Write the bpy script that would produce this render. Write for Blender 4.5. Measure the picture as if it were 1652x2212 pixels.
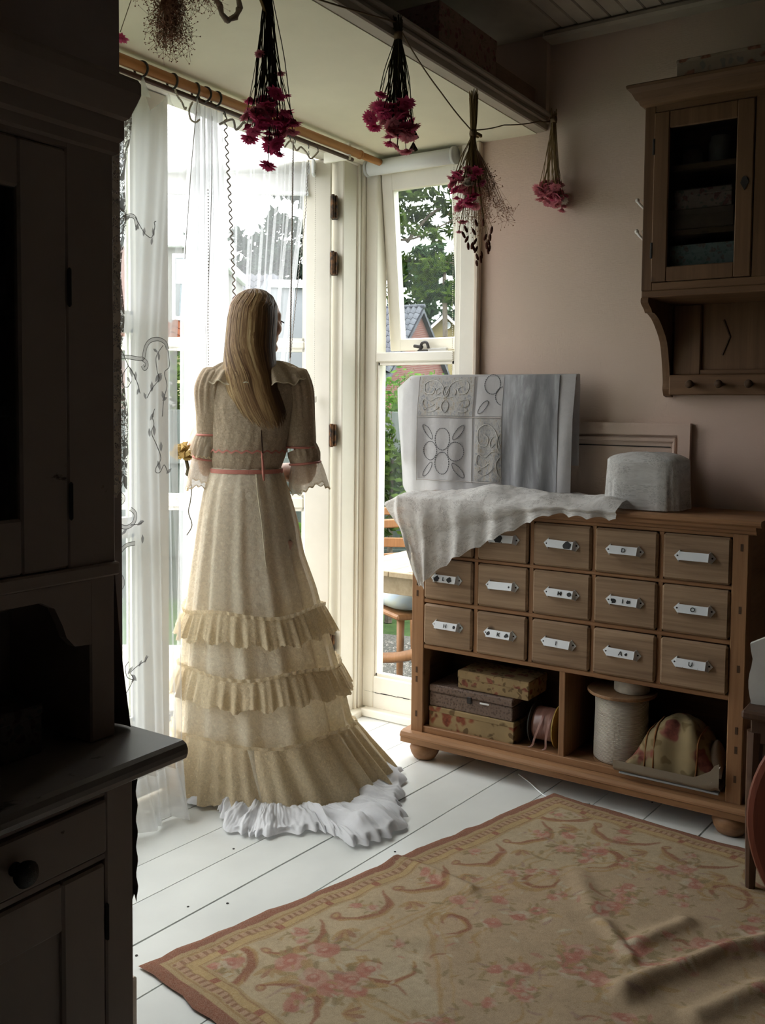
import bpy, bmesh, math, random
import numpy as np
from mathutils import Vector, Matrix, Euler, noise as mnoise

for o in list(bpy.data.objects):
    bpy.data.objects.remove(o, do_unlink=True)
SC = bpy.context.scene
COL = SC.collection
PI = math.pi
sin, cos = math.sin, math.cos

# ------------------------------------------------------------------ camera
cam_data = bpy.data.cameras.new('camera')
cam_data.sensor_fit = 'HORIZONTAL'
cam_data.sensor_width = 36.0
cam_data.lens = 2044.28 / 1652 * 36.0
cam_data.shift_y = -(1106.0 - 994.83) / 1652
cam_data.clip_start = 0.02
cam_data.clip_end = 300
cam = bpy.data.objects.new('camera', cam_data)
COL.objects.link(cam)
cR = (0.5509160, -0.8345039, 0.0097391)
cU = (0.0411815, 0.0388386, 0.9983965)
cF = (0.8335440, 0.5496315, -0.0557630)
cam.matrix_world = Matrix(((cR[0], cU[0], -cF[0], 0.0), (cR[1], cU[1], -cF[1], 0.0), (cR[2], cU[2], -cF[2], 1.30), (0, 0, 0, 1)))
SC.camera = cam

# ------------------------------------------------------------------ sky and exposure
world = bpy.data.worlds.new('overcast_sky')
SC.world = world
world.use_nodes = True
world.cycles.sampling_method = 'MANUAL'
world.cycles.sample_map_resolution = 128
wn = world.node_tree
bg = wn.nodes['Background']
bg.inputs['Color'].default_value = (0.97, 0.98, 1.0, 1)
# overcast sky: three times brighter overhead than at the horizon
_tc = wn.nodes.new('ShaderNodeTexCoord'); _sx = wn.nodes.new('ShaderNodeSeparateXYZ'); _m1 = wn.nodes.new('ShaderNodeMath'); _m2 = wn.nodes.new('ShaderNodeMath')
wn.links.new(_tc.outputs['Generated'], _sx.inputs[0]); _m1.operation = 'MAXIMUM'; _m1.inputs[1].default_value = 0.0; wn.links.new(_sx.outputs['Z'], _m1.inputs[0])
_m2.operation = 'MULTIPLY_ADD'; _m2.inputs[1].default_value = 8.0; _m2.inputs[2].default_value = 4.0; wn.links.new(_m1.outputs[0], _m2.inputs[0]); wn.links.new(_m2.outputs[0], bg.inputs['Strength'])
SC.view_settings.view_transform = 'Standard'
SC.view_settings.look = 'None'
SC.view_settings.gamma = 1.0
SC.view_settings.use_curve_mapping = False
SC.view_settings.exposure = 0.02
SC.cycles.max_bounces = 7
SC.cycles.diffuse_bounces = 4
SC.cycles.glossy_bounces = 2
SC.cycles.transmission_bounces = 3
SC.cycles.transparent_max_bounces = 16
SC.cycles.caustics_reflective = False
SC.cycles.caustics_refractive = False
SC.cycles.use_denoising = True
SC.cycles.adaptive_threshold = 0.03

# ------------------------------------------------------------------ helpers
def uid(o, **kw):
    for k, v in kw.items():
        if v is not None:
            o[k] = v
    return o

class MB:
    """collects geometry and builds one mesh object"""
    def __init__(s):
        s.v = []; s.f = []; s.uv = []
    def add(s, vs, fs, uvs=None):
        b = len(s.v)
        s.v += [tuple(p) for p in vs]
        s.uv += list(uvs) if uvs is not None else [(0.0, 0.0)] * len(vs)
        s.f += [tuple(i + b for i in f) for f in fs]
        return s
    def box(s, a, b, bev=0.0, R=None, at=(0, 0, 0)):
        lo = [min(a[i], b[i]) for i in range(3)]; hi = [max(a[i], b[i]) for i in range(3)]
        bev = min(bev, *[(hi[i] - lo[i]) * 0.49 for i in range(3)])
        if bev <= 0:
            vs = [(x, y, z) for x in (lo[0], hi[0]) for y in (lo[1], hi[1]) for z in (lo[2], hi[2])]
            fs = [(0, 1, 3, 2), (4, 6, 7, 5), (0, 4, 5, 1), (2, 3, 7, 6), (0, 2, 6, 4), (1, 5, 7, 3)]
        else:
            c = [(lo[i] + hi[i]) / 2 for i in range(3)]
            h = [(hi[i] - lo[i]) / 2 for i in range(3)]
            bm = bmesh.new()
            pts = []
            for sx in (-1, 1):
                for sy in (-1, 1):
                    for sz in (-1, 1):
                        sg = (sx, sy, sz)
                        for ax in range(3):
                            p = [c[i] + sg[i] * (h[i] - (0 if i == ax else bev)) for i in range(3)]
                            pts.append(p)
            vs = pts
            idx = {}
            k = 0
            for sx in (-1, 1):
                for sy in (-1, 1):
                    for sz in (-1, 1):
                        for ax in range(3):
                            idx[(sx, sy, sz, ax)] = k; k += 1
            bm.free()
            fs = []
            for ax in range(3):
                o1, o2 = [i for i in range(3) if i != ax]
                for sg in (-1, 1):
                    q = []
                    for a1, a2 in ((-1, -1), (1, -1), (1, 1), (-1, 1)):
                        g = [0, 0, 0]; g[ax] = sg; g[o1] = a1; g[o2] = a2
                        q.append(idx[(g[0], g[1], g[2], ax)])
                    fs.append(tuple(q))
                # edges parallel to ax
                for a1 in (-1, 1):
                    for a2 in (-1, 1):
                        g0 = [0, 0, 0]; g1 = [0, 0, 0]
                        g0[ax] = -1; g1[ax] = 1; g0[o1] = g1[o1] = a1; g0[o2] = g1[o2] = a2
                        fs.append((idx[tuple(g0) + (o1,)], idx[tuple(g1) + (o1,)], idx[tuple(g1) + (o2,)], idx[tuple(g0) + (o2,)]))
            for sx in (-1, 1):
                for sy in (-1, 1):
                    for sz in (-1, 1):
                        fs.append(tuple(idx[(sx, sy, sz, ax)] for ax in range(3)))
        if R is not None:
            vs = [tuple(R @ Vector(p) + Vector(at)) for p in vs]
        elif at != (0, 0, 0):
            vs = [tuple(Vector(p) + Vector(at)) for p in vs]
        return s.add(vs, fs)
    def grid(s, fn, nu, nv, closeu=False, uvf=None):
        vs = []; uvs = []
        for j in range(nv + 1):
            for i in range(nu + (0 if closeu else 1)):
                u = i / nu; v = j / nv
                vs.append(fn(u, v)); uvs.append((u, v) if uvf is None else uvf(u, v))
        w = nu if closeu else nu + 1
        fs = []
        for j in range(nv):
            for i in range(nu):
                i2 = (i + 1) % w if closeu else i + 1
                fs.append((j * w + i, j * w + i2, (j + 1) * w + i2, (j + 1) * w + i))
        return s.add(vs, fs, uvs)
    def tube(s, pts, r, n=8, cap=True, flat=None):
        pts = [Vector(p) for p in pts]
        m = len(pts)
        rs = r if isinstance(r, (list, tuple)) else [r] * m
        up = None; vs = []; uvs = []
        for i in range(m):
            t = (pts[min(i + 1, m - 1)] - pts[max(i - 1, 0)])
            if t.length < 1e-9: t = Vector((0, 0, 1))
            t.normalize()
            if up is None:
                up = Vector((0, 0, 1)) if abs(t.z) < 0.9 else Vector((1, 0, 0))
            a = t.cross(up)
            if a.length < 1e-6: a = t.cross(Vector((1, 0, 0)))
            a.normalize(); b = a.cross(t).normalized(); up = b
            for k in range(n):
                an = 2 * PI * k / n
                vs.append(pts[i] + a * (cos(an) * rs[i]) + b * (sin(an) * rs[i] * (flat or 1)))
                uvs.append((k / n, i / max(1, m - 1)))
        fs = []
        for i in range(m - 1):
            for k in range(n):
                k2 = (k + 1) % n
                fs.append((i * n + k, i * n + k2, (i + 1) * n + k2, (i + 1) * n + k))
        if cap:
            fs.append(tuple(range(n - 1, -1, -1))); fs.append(tuple((m - 1) * n + k for k in range(n)))
        return s.add(vs, fs, uvs)
    def lathe(s, prof, n=20, at=(0, 0, 0), R=None, sx=1, sy=1):
        vs = []; uvs = []
        for j, (r, z) in enumerate(prof):
            for k in range(n):
                a = 2 * PI * k / n
                p = Vector((r * cos(a) * sx, r * sin(a) * sy, z))
                if R is not None: p = R @ p
                vs.append(p + Vector(at)); uvs.append((k / n, j / (len(prof) - 1)))
        fs = []
        for j in range(len(prof) - 1):
            for k in range(n):
                k2 = (k + 1) % n
                fs.append((j * n + k, j * n + k2, (j + 1) * n + k2, (j + 1) * n + k))
        fs.append(tuple(range(n - 1, -1, -1))); fs.append(tuple((len(prof) - 1) * n + k for k in range(n)))
        return s.add(vs, fs, uvs)
    def prism(s, poly, fn0, fn1):
        """poly of 2d points, fn0/fn1 map a 2d point to each end"""
        n = len(poly)
        vs = [fn0(*p) for p in poly] + [fn1(*p) for p in poly]
        fs = [tuple(range(n - 1, -1, -1)), tuple(range(n, 2 * n))]
        fs += [(i, (i + 1) % n, n + (i + 1) % n, n + i) for i in range(n)]
        return s.add(vs, fs)
    def ball(s, c, r, nu=8, nv=6, R=None):
        rr = r if isinstance(r, (tuple, list)) else (r, r, r)
        vs = []; c = Vector(c)
        for j in range(nv + 1):
            th = PI * j / nv
            for i in range(nu):
                ph = 2 * PI * i / nu
                p = Vector((rr[0] * sin(th) * cos(ph), rr[1] * sin(th) * sin(ph), rr[2] * cos(th)))
                if R is not None: p = R @ p
                vs.append(c + p)
        fs = []
        for j in range(nv):
            for i in range(nu):
                i2 = (i + 1) % nu
                fs.append((j * nu + i, (j + 1) * nu + i, (j + 1) * nu + i2, j * nu + i2))
        return s.add(vs, fs)
    def mesh(s, name, mat=None, smooth=False, merge=False):
        me = bpy.data.meshes.new(name)
        me.from_pydata(s.v, [], s.f)
        if any(u != (0.0, 0.0) for u in s.uv):
            lay = me.uv_layers.new(name='UVMap')
            li = np.empty(len(me.loops), dtype=np.int32)
            me.loops.foreach_get('vertex_index', li)
            arr = np.array(s.uv, dtype=np.float32)[li]
            lay.data.foreach_set('uv', arr.ravel())
        bm = bmesh.new(); bm.from_mesh(me)
        if merge: bmesh.ops.remove_doubles(bm, verts=bm.verts, dist=1e-5)
        bmesh.ops.recalc_face_normals(bm, faces=bm.faces)
        bm.to_mesh(me); bm.free()
        if smooth:
            me.polygons.foreach_set('use_smooth', [True] * len(me.polygons))
        if mat is not None: me.materials.append(mat)
        return me
    def build(s, name, mat, parent=None, smooth=False, merge=False, loc=None):
        return link(name, s.mesh(name, mat, smooth, merge), parent, loc)

def link(name, me, parent=None, loc=None, rot=None, scl=None):
    o = bpy.data.objects.new(name, me)
    COL.objects.link(o)
    if parent is not None: o.parent = parent
    if loc is not None: o.location = loc
    if rot is not None: o.rotation_euler = rot
    if scl is not None: o.scale = scl if isinstance(scl, (tuple, list)) else (scl,) * 3
    return o

def thing(name, label, cat, loc=(0, 0, 0), rotz=0.0, group=None):
    o = bpy.data.objects.new(name, None); COL.objects.link(o)
    o.empty_display_size = 0.05
    o.location = loc; o.rotation_euler = (0, 0, rotz)
    o['label'] = label; o['category'] = cat
    if group: o['group'] = group
    return o

def tag(o, label, cat, group=None, kind=None):
    o['label'] = label; o['category'] = cat
    if group: o['group'] = group
    if kind: o['kind'] = kind
    return o

def struct(o, label=None):
    o['kind'] = 'structure'
    if label: o['label'] = label
    return o

def bx(name, a, b, mat, parent=None, bev=0.0):
    return MB().box(a, b, bev).build(name, mat, parent)

def lerp(a, b, t): return a + (b - a) * t
def interp(tab, z):
    if z <= tab[0][0]: return tab[0][1:]
    for p, q in zip(tab, tab[1:]):
        if z <= q[0]:
            t = (z - p[0]) / (q[0] - p[0])
            return tuple(lerp(a, b, t) for a, b in zip(p[1:], q[1:]))
    return tab[-1][1:]
def smooth_path(pts, n=6):
    """Catmull-Rom through points"""
    P = [Vector(p) for p in pts]; out = []
    for i in range(len(P) - 1):
        p0 = P[max(i - 1, 0)]; p1 = P[i]; p2 = P[i + 1]; p3 = P[min(i + 2, len(P) - 1)]
        for k in range(n):
            t = k / n
            out.append(0.5 * ((2 * p1) + (p2 - p0) * t + (2 * p0 - 5 * p1 + 4 * p2 - p3) * t * t + (3 * p1 - p0 - 3 * p2 + p3) * t ** 3))
    out.append(P[-1])
    return out
def nz(x, y=0.0, z=0.0): return mnoise.noise(Vector((x, y, z)))

# ------------------------------------------------------------------ materials
class NT:
    def __init__(s, name):
        s.m = bpy.data.materials.new(name); s.m.use_nodes = True
        s.t = s.m.node_tree; s.n = s.t.nodes; s.l = s.t.links
        s.b = s.n['Principled BSDF']; s.out = s.n['Material Output']
    def node(s, ty, **kw):
        n = s.n.new(ty)
        for k, v in kw.items():
            if k in n.inputs.keys() if isinstance(k, str) else False: n.inputs[k].default_value = v
            else: setattr(n, k, v)
        return n
    def link(s, a, b): s.l.new(a, b)
    def coord(s, which='Object', scale=(1, 1, 1), rnd=False, rot=(0, 0, 0)):
        tc = s.n.new('ShaderNodeTexCoord'); mp = s.n.new('ShaderNodeMapping')
        mp.inputs['Scale'].default_value = scale
        mp.inputs['Rotation'].default_value = rot
        s.link(tc.outputs[which], mp.inputs['Vector'])
        if rnd:
            oi = s.n.new('ShaderNodeObjectInfo'); mu = s.n.new('ShaderNodeMath'); mu.operation = 'MULTIPLY'; mu.inputs[1].default_value = 37.0
            s.link(oi.outputs['Random'], mu.inputs[0]); s.link(mu.outputs[0], mp.inputs['Location'])
        return mp.outputs['Vector']
    def noise(s, vec, scale=5, detail=4, rough=0.5, dist=0.0):
        n = s.n.new('ShaderNodeTexNoise'); n.inputs['Scale'].default_value = scale; n.inputs['Detail'].default_value = detail
        n.inputs['Roughness'].default_value = rough; n.inputs['Distortion'].default_value = dist
        if vec is not None: s.link(vec, n.inputs['Vector'])
        return n.outputs['Fac']
    def vor(s, vec, scale=5, feature='F1', out='Distance', rand=1.0):
        n = s.n.new('ShaderNodeTexVoronoi'); n.feature = feature; n.inputs['Scale'].default_value = scale; n.inputs['Randomness'].default_value = rand
        if vec is not None: s.link(vec, n.inputs['Vector'])
        return n.outputs[out]
    def ramp(s, fac, stops, interp='LINEAR'):
        r = s.n.new('ShaderNodeValToRGB'); r.color_ramp.interpolation = interp
        e = r.color_ramp.elements
        while len(e) > 1: e.remove(e[-1])
        e[0].position = stops[0][0]; e[0].color = c4(stops[0][1])
        for p, c in stops[1:]:
            k = e.new(p); k.color = c4(c)
        s.link(fac, r.inputs['Fac']); return r.outputs['Color']
    def math(s, op, a, b=None, clamp=False):
        n = s.n.new('ShaderNodeMath'); n.operation = op; n.use_clamp = clamp
        for i, x in enumerate((a, b)):
            if x is None: continue
            if isinstance(x, (int, float)): n.inputs[i].default_value = x
            else: s.link(x, n.inputs[i])
        return n.outputs[0]
    def mix(s, fac, a, b, mode='MIX'):
        n = s.n.new('ShaderNodeMix'); n.data_type = 'RGBA'; n.blend_type = mode
        for i, x in ((0, fac), (6, a), (7, b)):
            if isinstance(x, (int, float)): n.inputs[i].default_value = x
            elif isinstance(x, (tuple, list)): n.inputs[i].default_value = c4(x)
            else: s.link(x, n.inputs[i])
        return n.outputs[2]
    def bump(s, h, strength=0.3, dist=0.01):
        n = s.n.new('ShaderNodeBump'); n.inputs['Strength'].default_value = strength; n.inputs['Distance'].default_value = dist
        s.link(h, n.inputs['Height']); s.link(n.outputs['Normal'], s.b.inputs['Normal']); return n.outputs['Normal']
    def base(s, col, rough=0.6, spec=0.3, metal=0.0):
        if isinstance(col, (tuple, list)): s.b.inputs['Base Color'].default_value = c4(col)
        else: s.link(col, s.b.inputs['Base Color'])
        if isinstance(rough, (int, float)): s.b.inputs['Roughness'].default_value = rough
        else: s.link(rough, s.b.inputs['Roughness'])
        s.b.inputs['Specular IOR Level'].default_value = spec
        s.b.inputs['Metallic'].default_value = metal
        return s
    def sheet(s, col, alpha, transl=0.5, normal=None):
        """thin cloth: transparent gaps, diffuse and translucent threads"""
        d = s.n.new('ShaderNodeBsdfDiffuse'); t = s.n.new('ShaderNodeBsdfTranslucent'); tr = s.n.new('ShaderNodeBsdfTransparent')
        for n in (d, t):
            if isinstance(col, (tuple, list)): n.inputs['Color'].default_value = c4(col)
            else: s.link(col, n.inputs['Color'])
            if normal is not None: s.link(normal, n.inputs['Normal'])
        m1 = s.n.new('ShaderNodeMixShader'); m1.inputs[0].default_value = transl
        s.link(d.outputs[0], m1.inputs[1]); s.link(t.outputs[0], m1.inputs[2])
        m2 = s.n.new('ShaderNodeMixShader')
        if isinstance(alpha, (int, float)): m2.inputs[0].default_value = alpha
        else: s.link(alpha, m2.inputs[0])
        s.link(tr.outputs[0], m2.inputs[1]); s.link(m1.outputs[0], m2.inputs[2])
        s.link(m2.outputs[0], s.out.inputs['Surface'])
        return s

def c4(c):
    return (c[0], c[1], c[2], 1.0) if len(c) == 3 else tuple(c)

def paint(name, col, rough=0.5, var=0.12, scale=6, bump=0.08, spec=0.3):
    n = NT(name); v = n.coord()
    f = n.noise(v, scale, 5, 0.6)
    c = n.ramp(f, [(0.3, tuple(x * (1 - var) for x in col)), (0.7, tuple(min(1, x * (1 + var)) for x in col))])
    n.base(c, rough, spec)
    if bump: n.bump(n.noise(v, scale * 14, 3), bump, 0.004)
    return n.m

def worn_paint(name, col, under, amt=0.62, rough=0.55, scale=5):
    n = NT(name); v = n.coord(rnd=True)
    f = n.noise(v, scale, 8, 0.68, 0.4)
    k = n.ramp(f, [(amt, (0, 0, 0)), (amt + 0.03, (1, 1, 1))])
    c0 = n.ramp(n.noise(v, 3, 4), [(0.3, tuple(x * 0.85 for x in col)), (0.7, col)])
    n.base(n.mix(k, c0, under), rough, 0.3)
    n.bump(f, 0.15, 0.004)
    return n.m

def wood(name, c1, c2, axis=0, scale=1.0, rough=0.55, knots=True, rnd=True, spec=0.25):
    n = NT(name)
    sc = [9.0 * scale] * 3; sc[axis] = 0.7 * scale
    v = n.coord(scale=tuple(sc), rnd=rnd)
    f = n.noise(v, 1.6, 6, 0.62, 0.9)
    sc2 = [60.0 * scale] * 3; sc2[axis] = 2.2 * scale
    v2 = n.coord(scale=tuple(sc2), rnd=rnd)
    g = n.noise(v2, 1.5, 3, 0.6, 0.2)
    mixf = n.math('ADD', n.math('MULTIPLY', f, 0.65), n.math('MULTIPLY', g, 0.35))
    mid = tuple((a + b) / 2 for a, b in zip(c1, c2))
    c = n.ramp(mixf, [(0.33, c2), (0.48, mid), (0.64, c1)])
    if knots:
        kv = n.coord(scale=(5, 5, 5), rnd=rnd)
        kn = n.vor(kv, 1.0)
        kk = n.ramp(kn, [(0.03, (1, 1, 1)), (0.09, (0, 0, 0))])
        c = n.mix(kk, c, tuple(x * 0.35 for x in c2))
    n.base(c, rough, spec)
    n.bump(g, 0.12, 0.003)
    return n.m

def fabric(name, col, rough=0.9, var=0.12, scale=180, bump=0.25, col2=None):
    n = NT(name); v = n.coord()
    f = n.noise(v, 4, 5, 0.6)
    c = n.ramp(f, [(0.3, tuple(x * (1 - var) for x in (col2 or col))), (0.7, col)])
    n.base(c, rough, 0.1)
    n.bump(n.noise(v, scale, 2), bump, 0.002)
    return n.m

def floral(name, ground, reds, greens, scale=18, rough=0.75):
    n = NT(name); v = n.coord(rnd=True)
    w = n.noise(v, scale * 0.8, 3, 0.6)
    mv = n.n.new('ShaderNodeVectorMath'); mv.operation = 'ADD'
    sc = n.n.new('ShaderNodeVectorMath'); sc.operation = 'SCALE'; sc.inputs[3].default_value = 1.1 / scale
    nn = n.n.new('ShaderNodeTexNoise'); nn.inputs['Scale'].default_value = scale * 1.3
    n.link(v, nn.inputs['Vector']); n.link(nn.outputs['Color'], sc.inputs[0]); n.link(v, mv.inputs[0]); n.link(sc.outputs[0], mv.inputs[1])
    d = n.vor(mv.outputs[0], scale)
    d2 = n.vor(mv.outputs[0], scale * 1.7)
    c = n.ramp(w, [(0.35, tuple(x * 0.8 for x in ground)), (0.65, ground)])
    g = n.ramp(d2, [(0.26, (1, 1, 1)), (0.36, (0, 0, 0))])
    c = n.mix(g, c, greens)
    rd = n.ramp(d, [(0.26, (1, 1, 1)), (0.36, (0, 0, 0))])
    rc = n.ramp(n.noise(v, scale * 5, 2), [(0.35, tuple(x * 0.55 for x in reds)), (0.6, reds)])
    c = n.mix(rd, c, rc)
    n.base(c, rough, 0.2)
    return n.m
# ------------------------------------------------------------------ setting: materials
m_cream = paint('cream_gloss_paint', (0.80, 0.765, 0.67), 0.4, 0.05, 5, 0.04)
m_creamc = paint('cream_ceiling_paint', (0.80, 0.755, 0.60), 0.75, 0.05, 3, 0.1)
m_dirtcream = paint('aged_cream_paint', (0.62, 0.52, 0.42), 0.6, 0.15, 6, 0.1)
m_plank = worn_paint('white_floor_paint', (0.77, 0.78, 0.75), (0.60, 0.60, 0.56), 0.70, 0.33, 2.2)
m_dark = paint('dark_gap', (0.03, 0.027, 0.025), 0.9, 0.1, 6, 0)
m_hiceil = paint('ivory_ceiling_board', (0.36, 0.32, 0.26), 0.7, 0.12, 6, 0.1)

def make_wall():
    n = NT('pink_wallpaper'); v = n.coord()
    big = n.noise(v, 1.1, 3, 0.5)
    c = n.ramp(big, [(0.36, (0.54, 0.44, 0.355)), (0.52, (0.58, 0.46, 0.375)), (0.66, (0.63, 0.47, 0.39))])
    n.base(c, 0.85, 0.15)
    v2 = n.coord(scale=(1, 1, 0.22)); v3 = n.coord(scale=(0.25, 0.25, 1))
    w = n.math('ADD', n.noise(v2, 260, 2), n.noise(v3, 260, 2))
    n.bump(w, 0.35, 0.002)
    return n.m
m_wall = make_wall()

def make_glass():
    n = NT('window_glass')
    g = n.n.new('ShaderNodeBsdfGlossy'); g.inputs['Roughness'].default_value = 0.02
    t = n.n.new('ShaderNodeBsdfTransparent'); t.inputs['Color'].default_value = (0.95, 0.97, 0.96, 1)
    m = n.n.new('ShaderNodeMixShader'); m.inputs[0].default_value = 0.008
    n.link(t.outputs[0], m.inputs[1]); n.link(g.outputs[0], m.inputs[2]); n.link(m.outputs[0], n.out.inputs['Surface'])
    return n.m
m_glass = make_glass()
m_iron = paint('black_iron', (0.035, 0.03, 0.028), 0.5, 0.3, 30, 0.2)
n_ = NT('rusty_hinge'); v_ = n_.coord()
n_.base(n_.ramp(n_.noise(v_, 40, 4), [(0.42, (0.02, 0.015, 0.012)), (0.6, (0.16, 0.075, 0.03))]), 0.6, 0.3, 0.3); m_hinge = n_.m

# ------------------------------------------------------------------ floor of painted boards
WX = 3.266      # face of the wall beside the window
DY = 2.25       # face of the door frame
floor = struct(bx('floor', (-1.8, -2.2, -0.08), (3.40, 2.30, -0.022), m_dark))
ca, sa = cos(-0.0682), sin(-0.0682)
def clip(poly, ax, val, keep_less):
    out = []
    for i in range(len(poly)):
        p, q = poly[i], poly[(i + 1) % len(poly)]
        ip = (p[ax] <= val) == keep_less; iq = (q[ax] <= val) == keep_less
        if ip: out.append(p)
        if ip != iq:
            t = (val - p[ax]) / (q[ax] - p[ax]); out.append((lerp(p[0], q[0], t), lerp(p[1], q[1], t)))
    return out
seams = [2.48, 2.303, 2.120, 1.963, 1.809, 1.635, 1.462, 1.29, 1.115, 0.936, 0.765, 0.60, 0.43, 0.26, 0.09, -0.08, -0.25, -0.42, -0.59, -0.76, -0.93, -1.1, -1.27, -1.44, -1.61, -1.78, -1.95, -2.12]
rngf = random.Random(4)
for hi, lo in zip(seams, seams[1:]):
    g = rngf.uniform(0.0012, 0.0028)
    P = []
    for s_, t_ in ((-3.0, lo + g), (5.0, lo + g), (5.0, hi - g), (-3.0, hi - g)):
        P.append((s_ * ca - t_ * sa, s_ * sa + t_ * ca))
    for ax, val, kl in ((0, WX + 0.02, True), (0, -1.8, False), (1, DY + 0.02, True), (1, -2.2, False)):
        P = clip(P, ax, val, kl)
        if not P: break
    if P:
        dz = rngf.uniform(-0.001, 0.0)
        MB().prism(P, lambda x, y: (x, y, -0.022), lambda x, y, dz=dz: (x, y, dz)).build('floor_board', m_plank, floor)
nm = MB()
for hi, lo in zip(seams[:12], seams[1:13]):
    for k in range(9):
        s_ = 1.1 + k * 0.27 + rngf.uniform(-0.05, 0.05); t_ = rngf.choice((hi - 0.03, lo + 0.03)) + rngf.uniform(-0.01, 0.01)
        x, y = s_ * ca - t_ * sa, s_ * sa + t_ * ca
        if x < 3.2 and y < 2.2 and rngf.random() < 0.4:
            nm.lathe([(0.0035, -0.002), (0.0035, 0.0006)], 7, (x, y, 0))
nm.build('nail_heads', m_dark, floor)['kind'] = 'stuff'

# ------------------------------------------------------------------ walls, ceilings, beam
struct(bx('wall_right', (WX, -2.2, 0), (WX + 0.14, 1.79, 2.70), m_wall))
struct(bx('wall_right_lintel', (WX, 1.79, 2.285), (WX + 0.14, 2.34, 2.40), m_creamc))
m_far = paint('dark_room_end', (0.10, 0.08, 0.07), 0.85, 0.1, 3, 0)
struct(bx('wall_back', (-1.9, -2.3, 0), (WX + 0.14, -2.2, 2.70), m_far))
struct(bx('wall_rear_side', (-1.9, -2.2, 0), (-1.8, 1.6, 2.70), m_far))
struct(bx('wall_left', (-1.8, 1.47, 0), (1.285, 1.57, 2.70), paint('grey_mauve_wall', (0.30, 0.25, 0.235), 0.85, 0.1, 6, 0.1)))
struct(bx('wall_bay_side', (1.05, 1.57, 0), (1.25, 2.34, 2.40), m_wall))
struct(bx('baseboard_left', (-1.8, 1.452, 0), (1.305, 1.47, 0.125), m_dirtcream, bev=0.004))
struct(bx('ceiling_bay', (1.05, 1.488, 2.312), (3.40, 2.40, 2.36), m_creamc))
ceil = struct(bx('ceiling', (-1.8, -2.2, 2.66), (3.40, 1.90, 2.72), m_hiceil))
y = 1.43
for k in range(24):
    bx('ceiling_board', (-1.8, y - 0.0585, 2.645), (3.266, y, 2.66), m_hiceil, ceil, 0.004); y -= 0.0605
struct(bx('trim_1', (3.185, -2.2, 2.615), (WX, 1.44, 2.646), m_hiceil, bev=0.01), 'ivory cornice board along the top of the pink wall')
# deep ledge over the bay
beam = struct(bx('beam', (-1.8, 1.445, 2.314), (WX, 1.49, 2.362), paint('grey_cream_beam', (0.42, 0.37, 0.31), 0.6, 0.1, 6, 0.1), bev=0.004))
bx('moulding', (-1.8, 1.43, 2.362), (WX, 1.49, 2.380), beam.data.materials[0], beam, 0.006)
bx('moulding', (-1.8, 1.436, 2.338), (WX, 1.45, 2.348), beam.data.materials[0], beam, 0.004)
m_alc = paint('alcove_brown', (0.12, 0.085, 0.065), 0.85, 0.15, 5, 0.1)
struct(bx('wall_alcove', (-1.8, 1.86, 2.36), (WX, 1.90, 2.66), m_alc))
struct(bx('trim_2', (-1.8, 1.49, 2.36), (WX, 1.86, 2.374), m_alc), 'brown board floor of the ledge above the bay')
struct(bx('trim_3', (WX - 0.03, 1.44, 2.36), (WX, 1.47, 2.645), m_wall), 'narrow upright strip at the end of the high ledge')

# ------------------------------------------------------------------ door frame
fr = struct(bx('trim_4', (3.128, 2.262, 0.0), (3.225, 2.34, 2.30), m_cream, bev=0.004), 'cream door post beside the open garden door')
bx('moulding', (3.222, 2.252, 0.0), (3.236, 2.30, 2.30), m_cream, fr, 0.003)
bx('moulding', (3.236, 2.258, 0.0), (3.246, 2.30, 2.30), m_cream, fr, 0.002)
bx('post', (3.246, 2.250, 0.0), (3.40, 2.34, 2.31), m_cream, fr, 0.004)
bx('edge_strip', (3.136, 2.335, 0.0), (3.150, 2.345, 2.29), paint('white_strip', (0.85, 0.87, 0.9), 0.5), fr, 0.002)
struct(bx('trim_5', (1.25, 2.255, 2.287), (3.25, 2.34, 2.32), m_cream, bev=0.004), 'cream head of the garden door frame')
struct(bx('trim_6', (1.25, 2.215, 2.296), (3.25, 2.26, 2.313), m_creamc, bev=0.004), 'cream strip where ceiling meets the door frame')
struct(bx('trim_7', (1.25, 2.225, -0.02), (3.27, 2.44, 0.028), m_cream, bev=0.006), 'cream wooden threshold under the garden doors')
struct(bx('trim_8', (WX - 0.032, 1.70, 0.0), (WX + 0.02, 2.235, 0.034), m_cream, bev=0.005), 'low cream ledge on the floor under the window')

def leaf(name, label, L, stile0, stile1, rails, mats=m_cream, th=0.042):
    """garden door leaf in local x (0..L), thickness along y, from z rails"""
    o = thing(name, label, 'door'); del o['category']; o['kind'] = 'structure'
    zb, zt = rails[0][0], rails[-1][1]
    bx('stile', (0, 0, zb), (stile0, th, zt), mats, o, 0.005)
    bx('stile', (L - stile1, 0, zb), (L, th, zt), mats, o, 0.005)
    for a, b in rails:
        bx('rail', (stile0, 0.003, a), (L - stile1, th - 0.003, b), mats, o, 0.006)
    for (a, b), (c, d) in zip(rails, rails[1:]):
        p = bx('pane', (stile0 - 0.004, th / 2 - 0.003, b - 0.004), (L - stile1 + 0.004, th / 2 + 0.003, c + 0.004), m_glass, o)
        bd = MB()
        for yb in (0.008, th - 0.016):
            bd.box((stile0, yb, b), (stile0 + 0.01, yb + 0.008, c)); bd.box((L - stile1 - 0.01, yb, b), (L - stile1, yb + 0.008, c))
            bd.box((stile0, yb, b), (L - stile1, yb + 0.008, b + 0.01)); bd.box((stile0, yb, c - 0.01), (L - stile1, yb + 0.008, c))
        bd.build('glazing_bead', mats, o)
    return o
rails = [(0.04, 0.30), (0.885, 0.932), (1.532, 1.566), (2.165, 2.285)]
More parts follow.
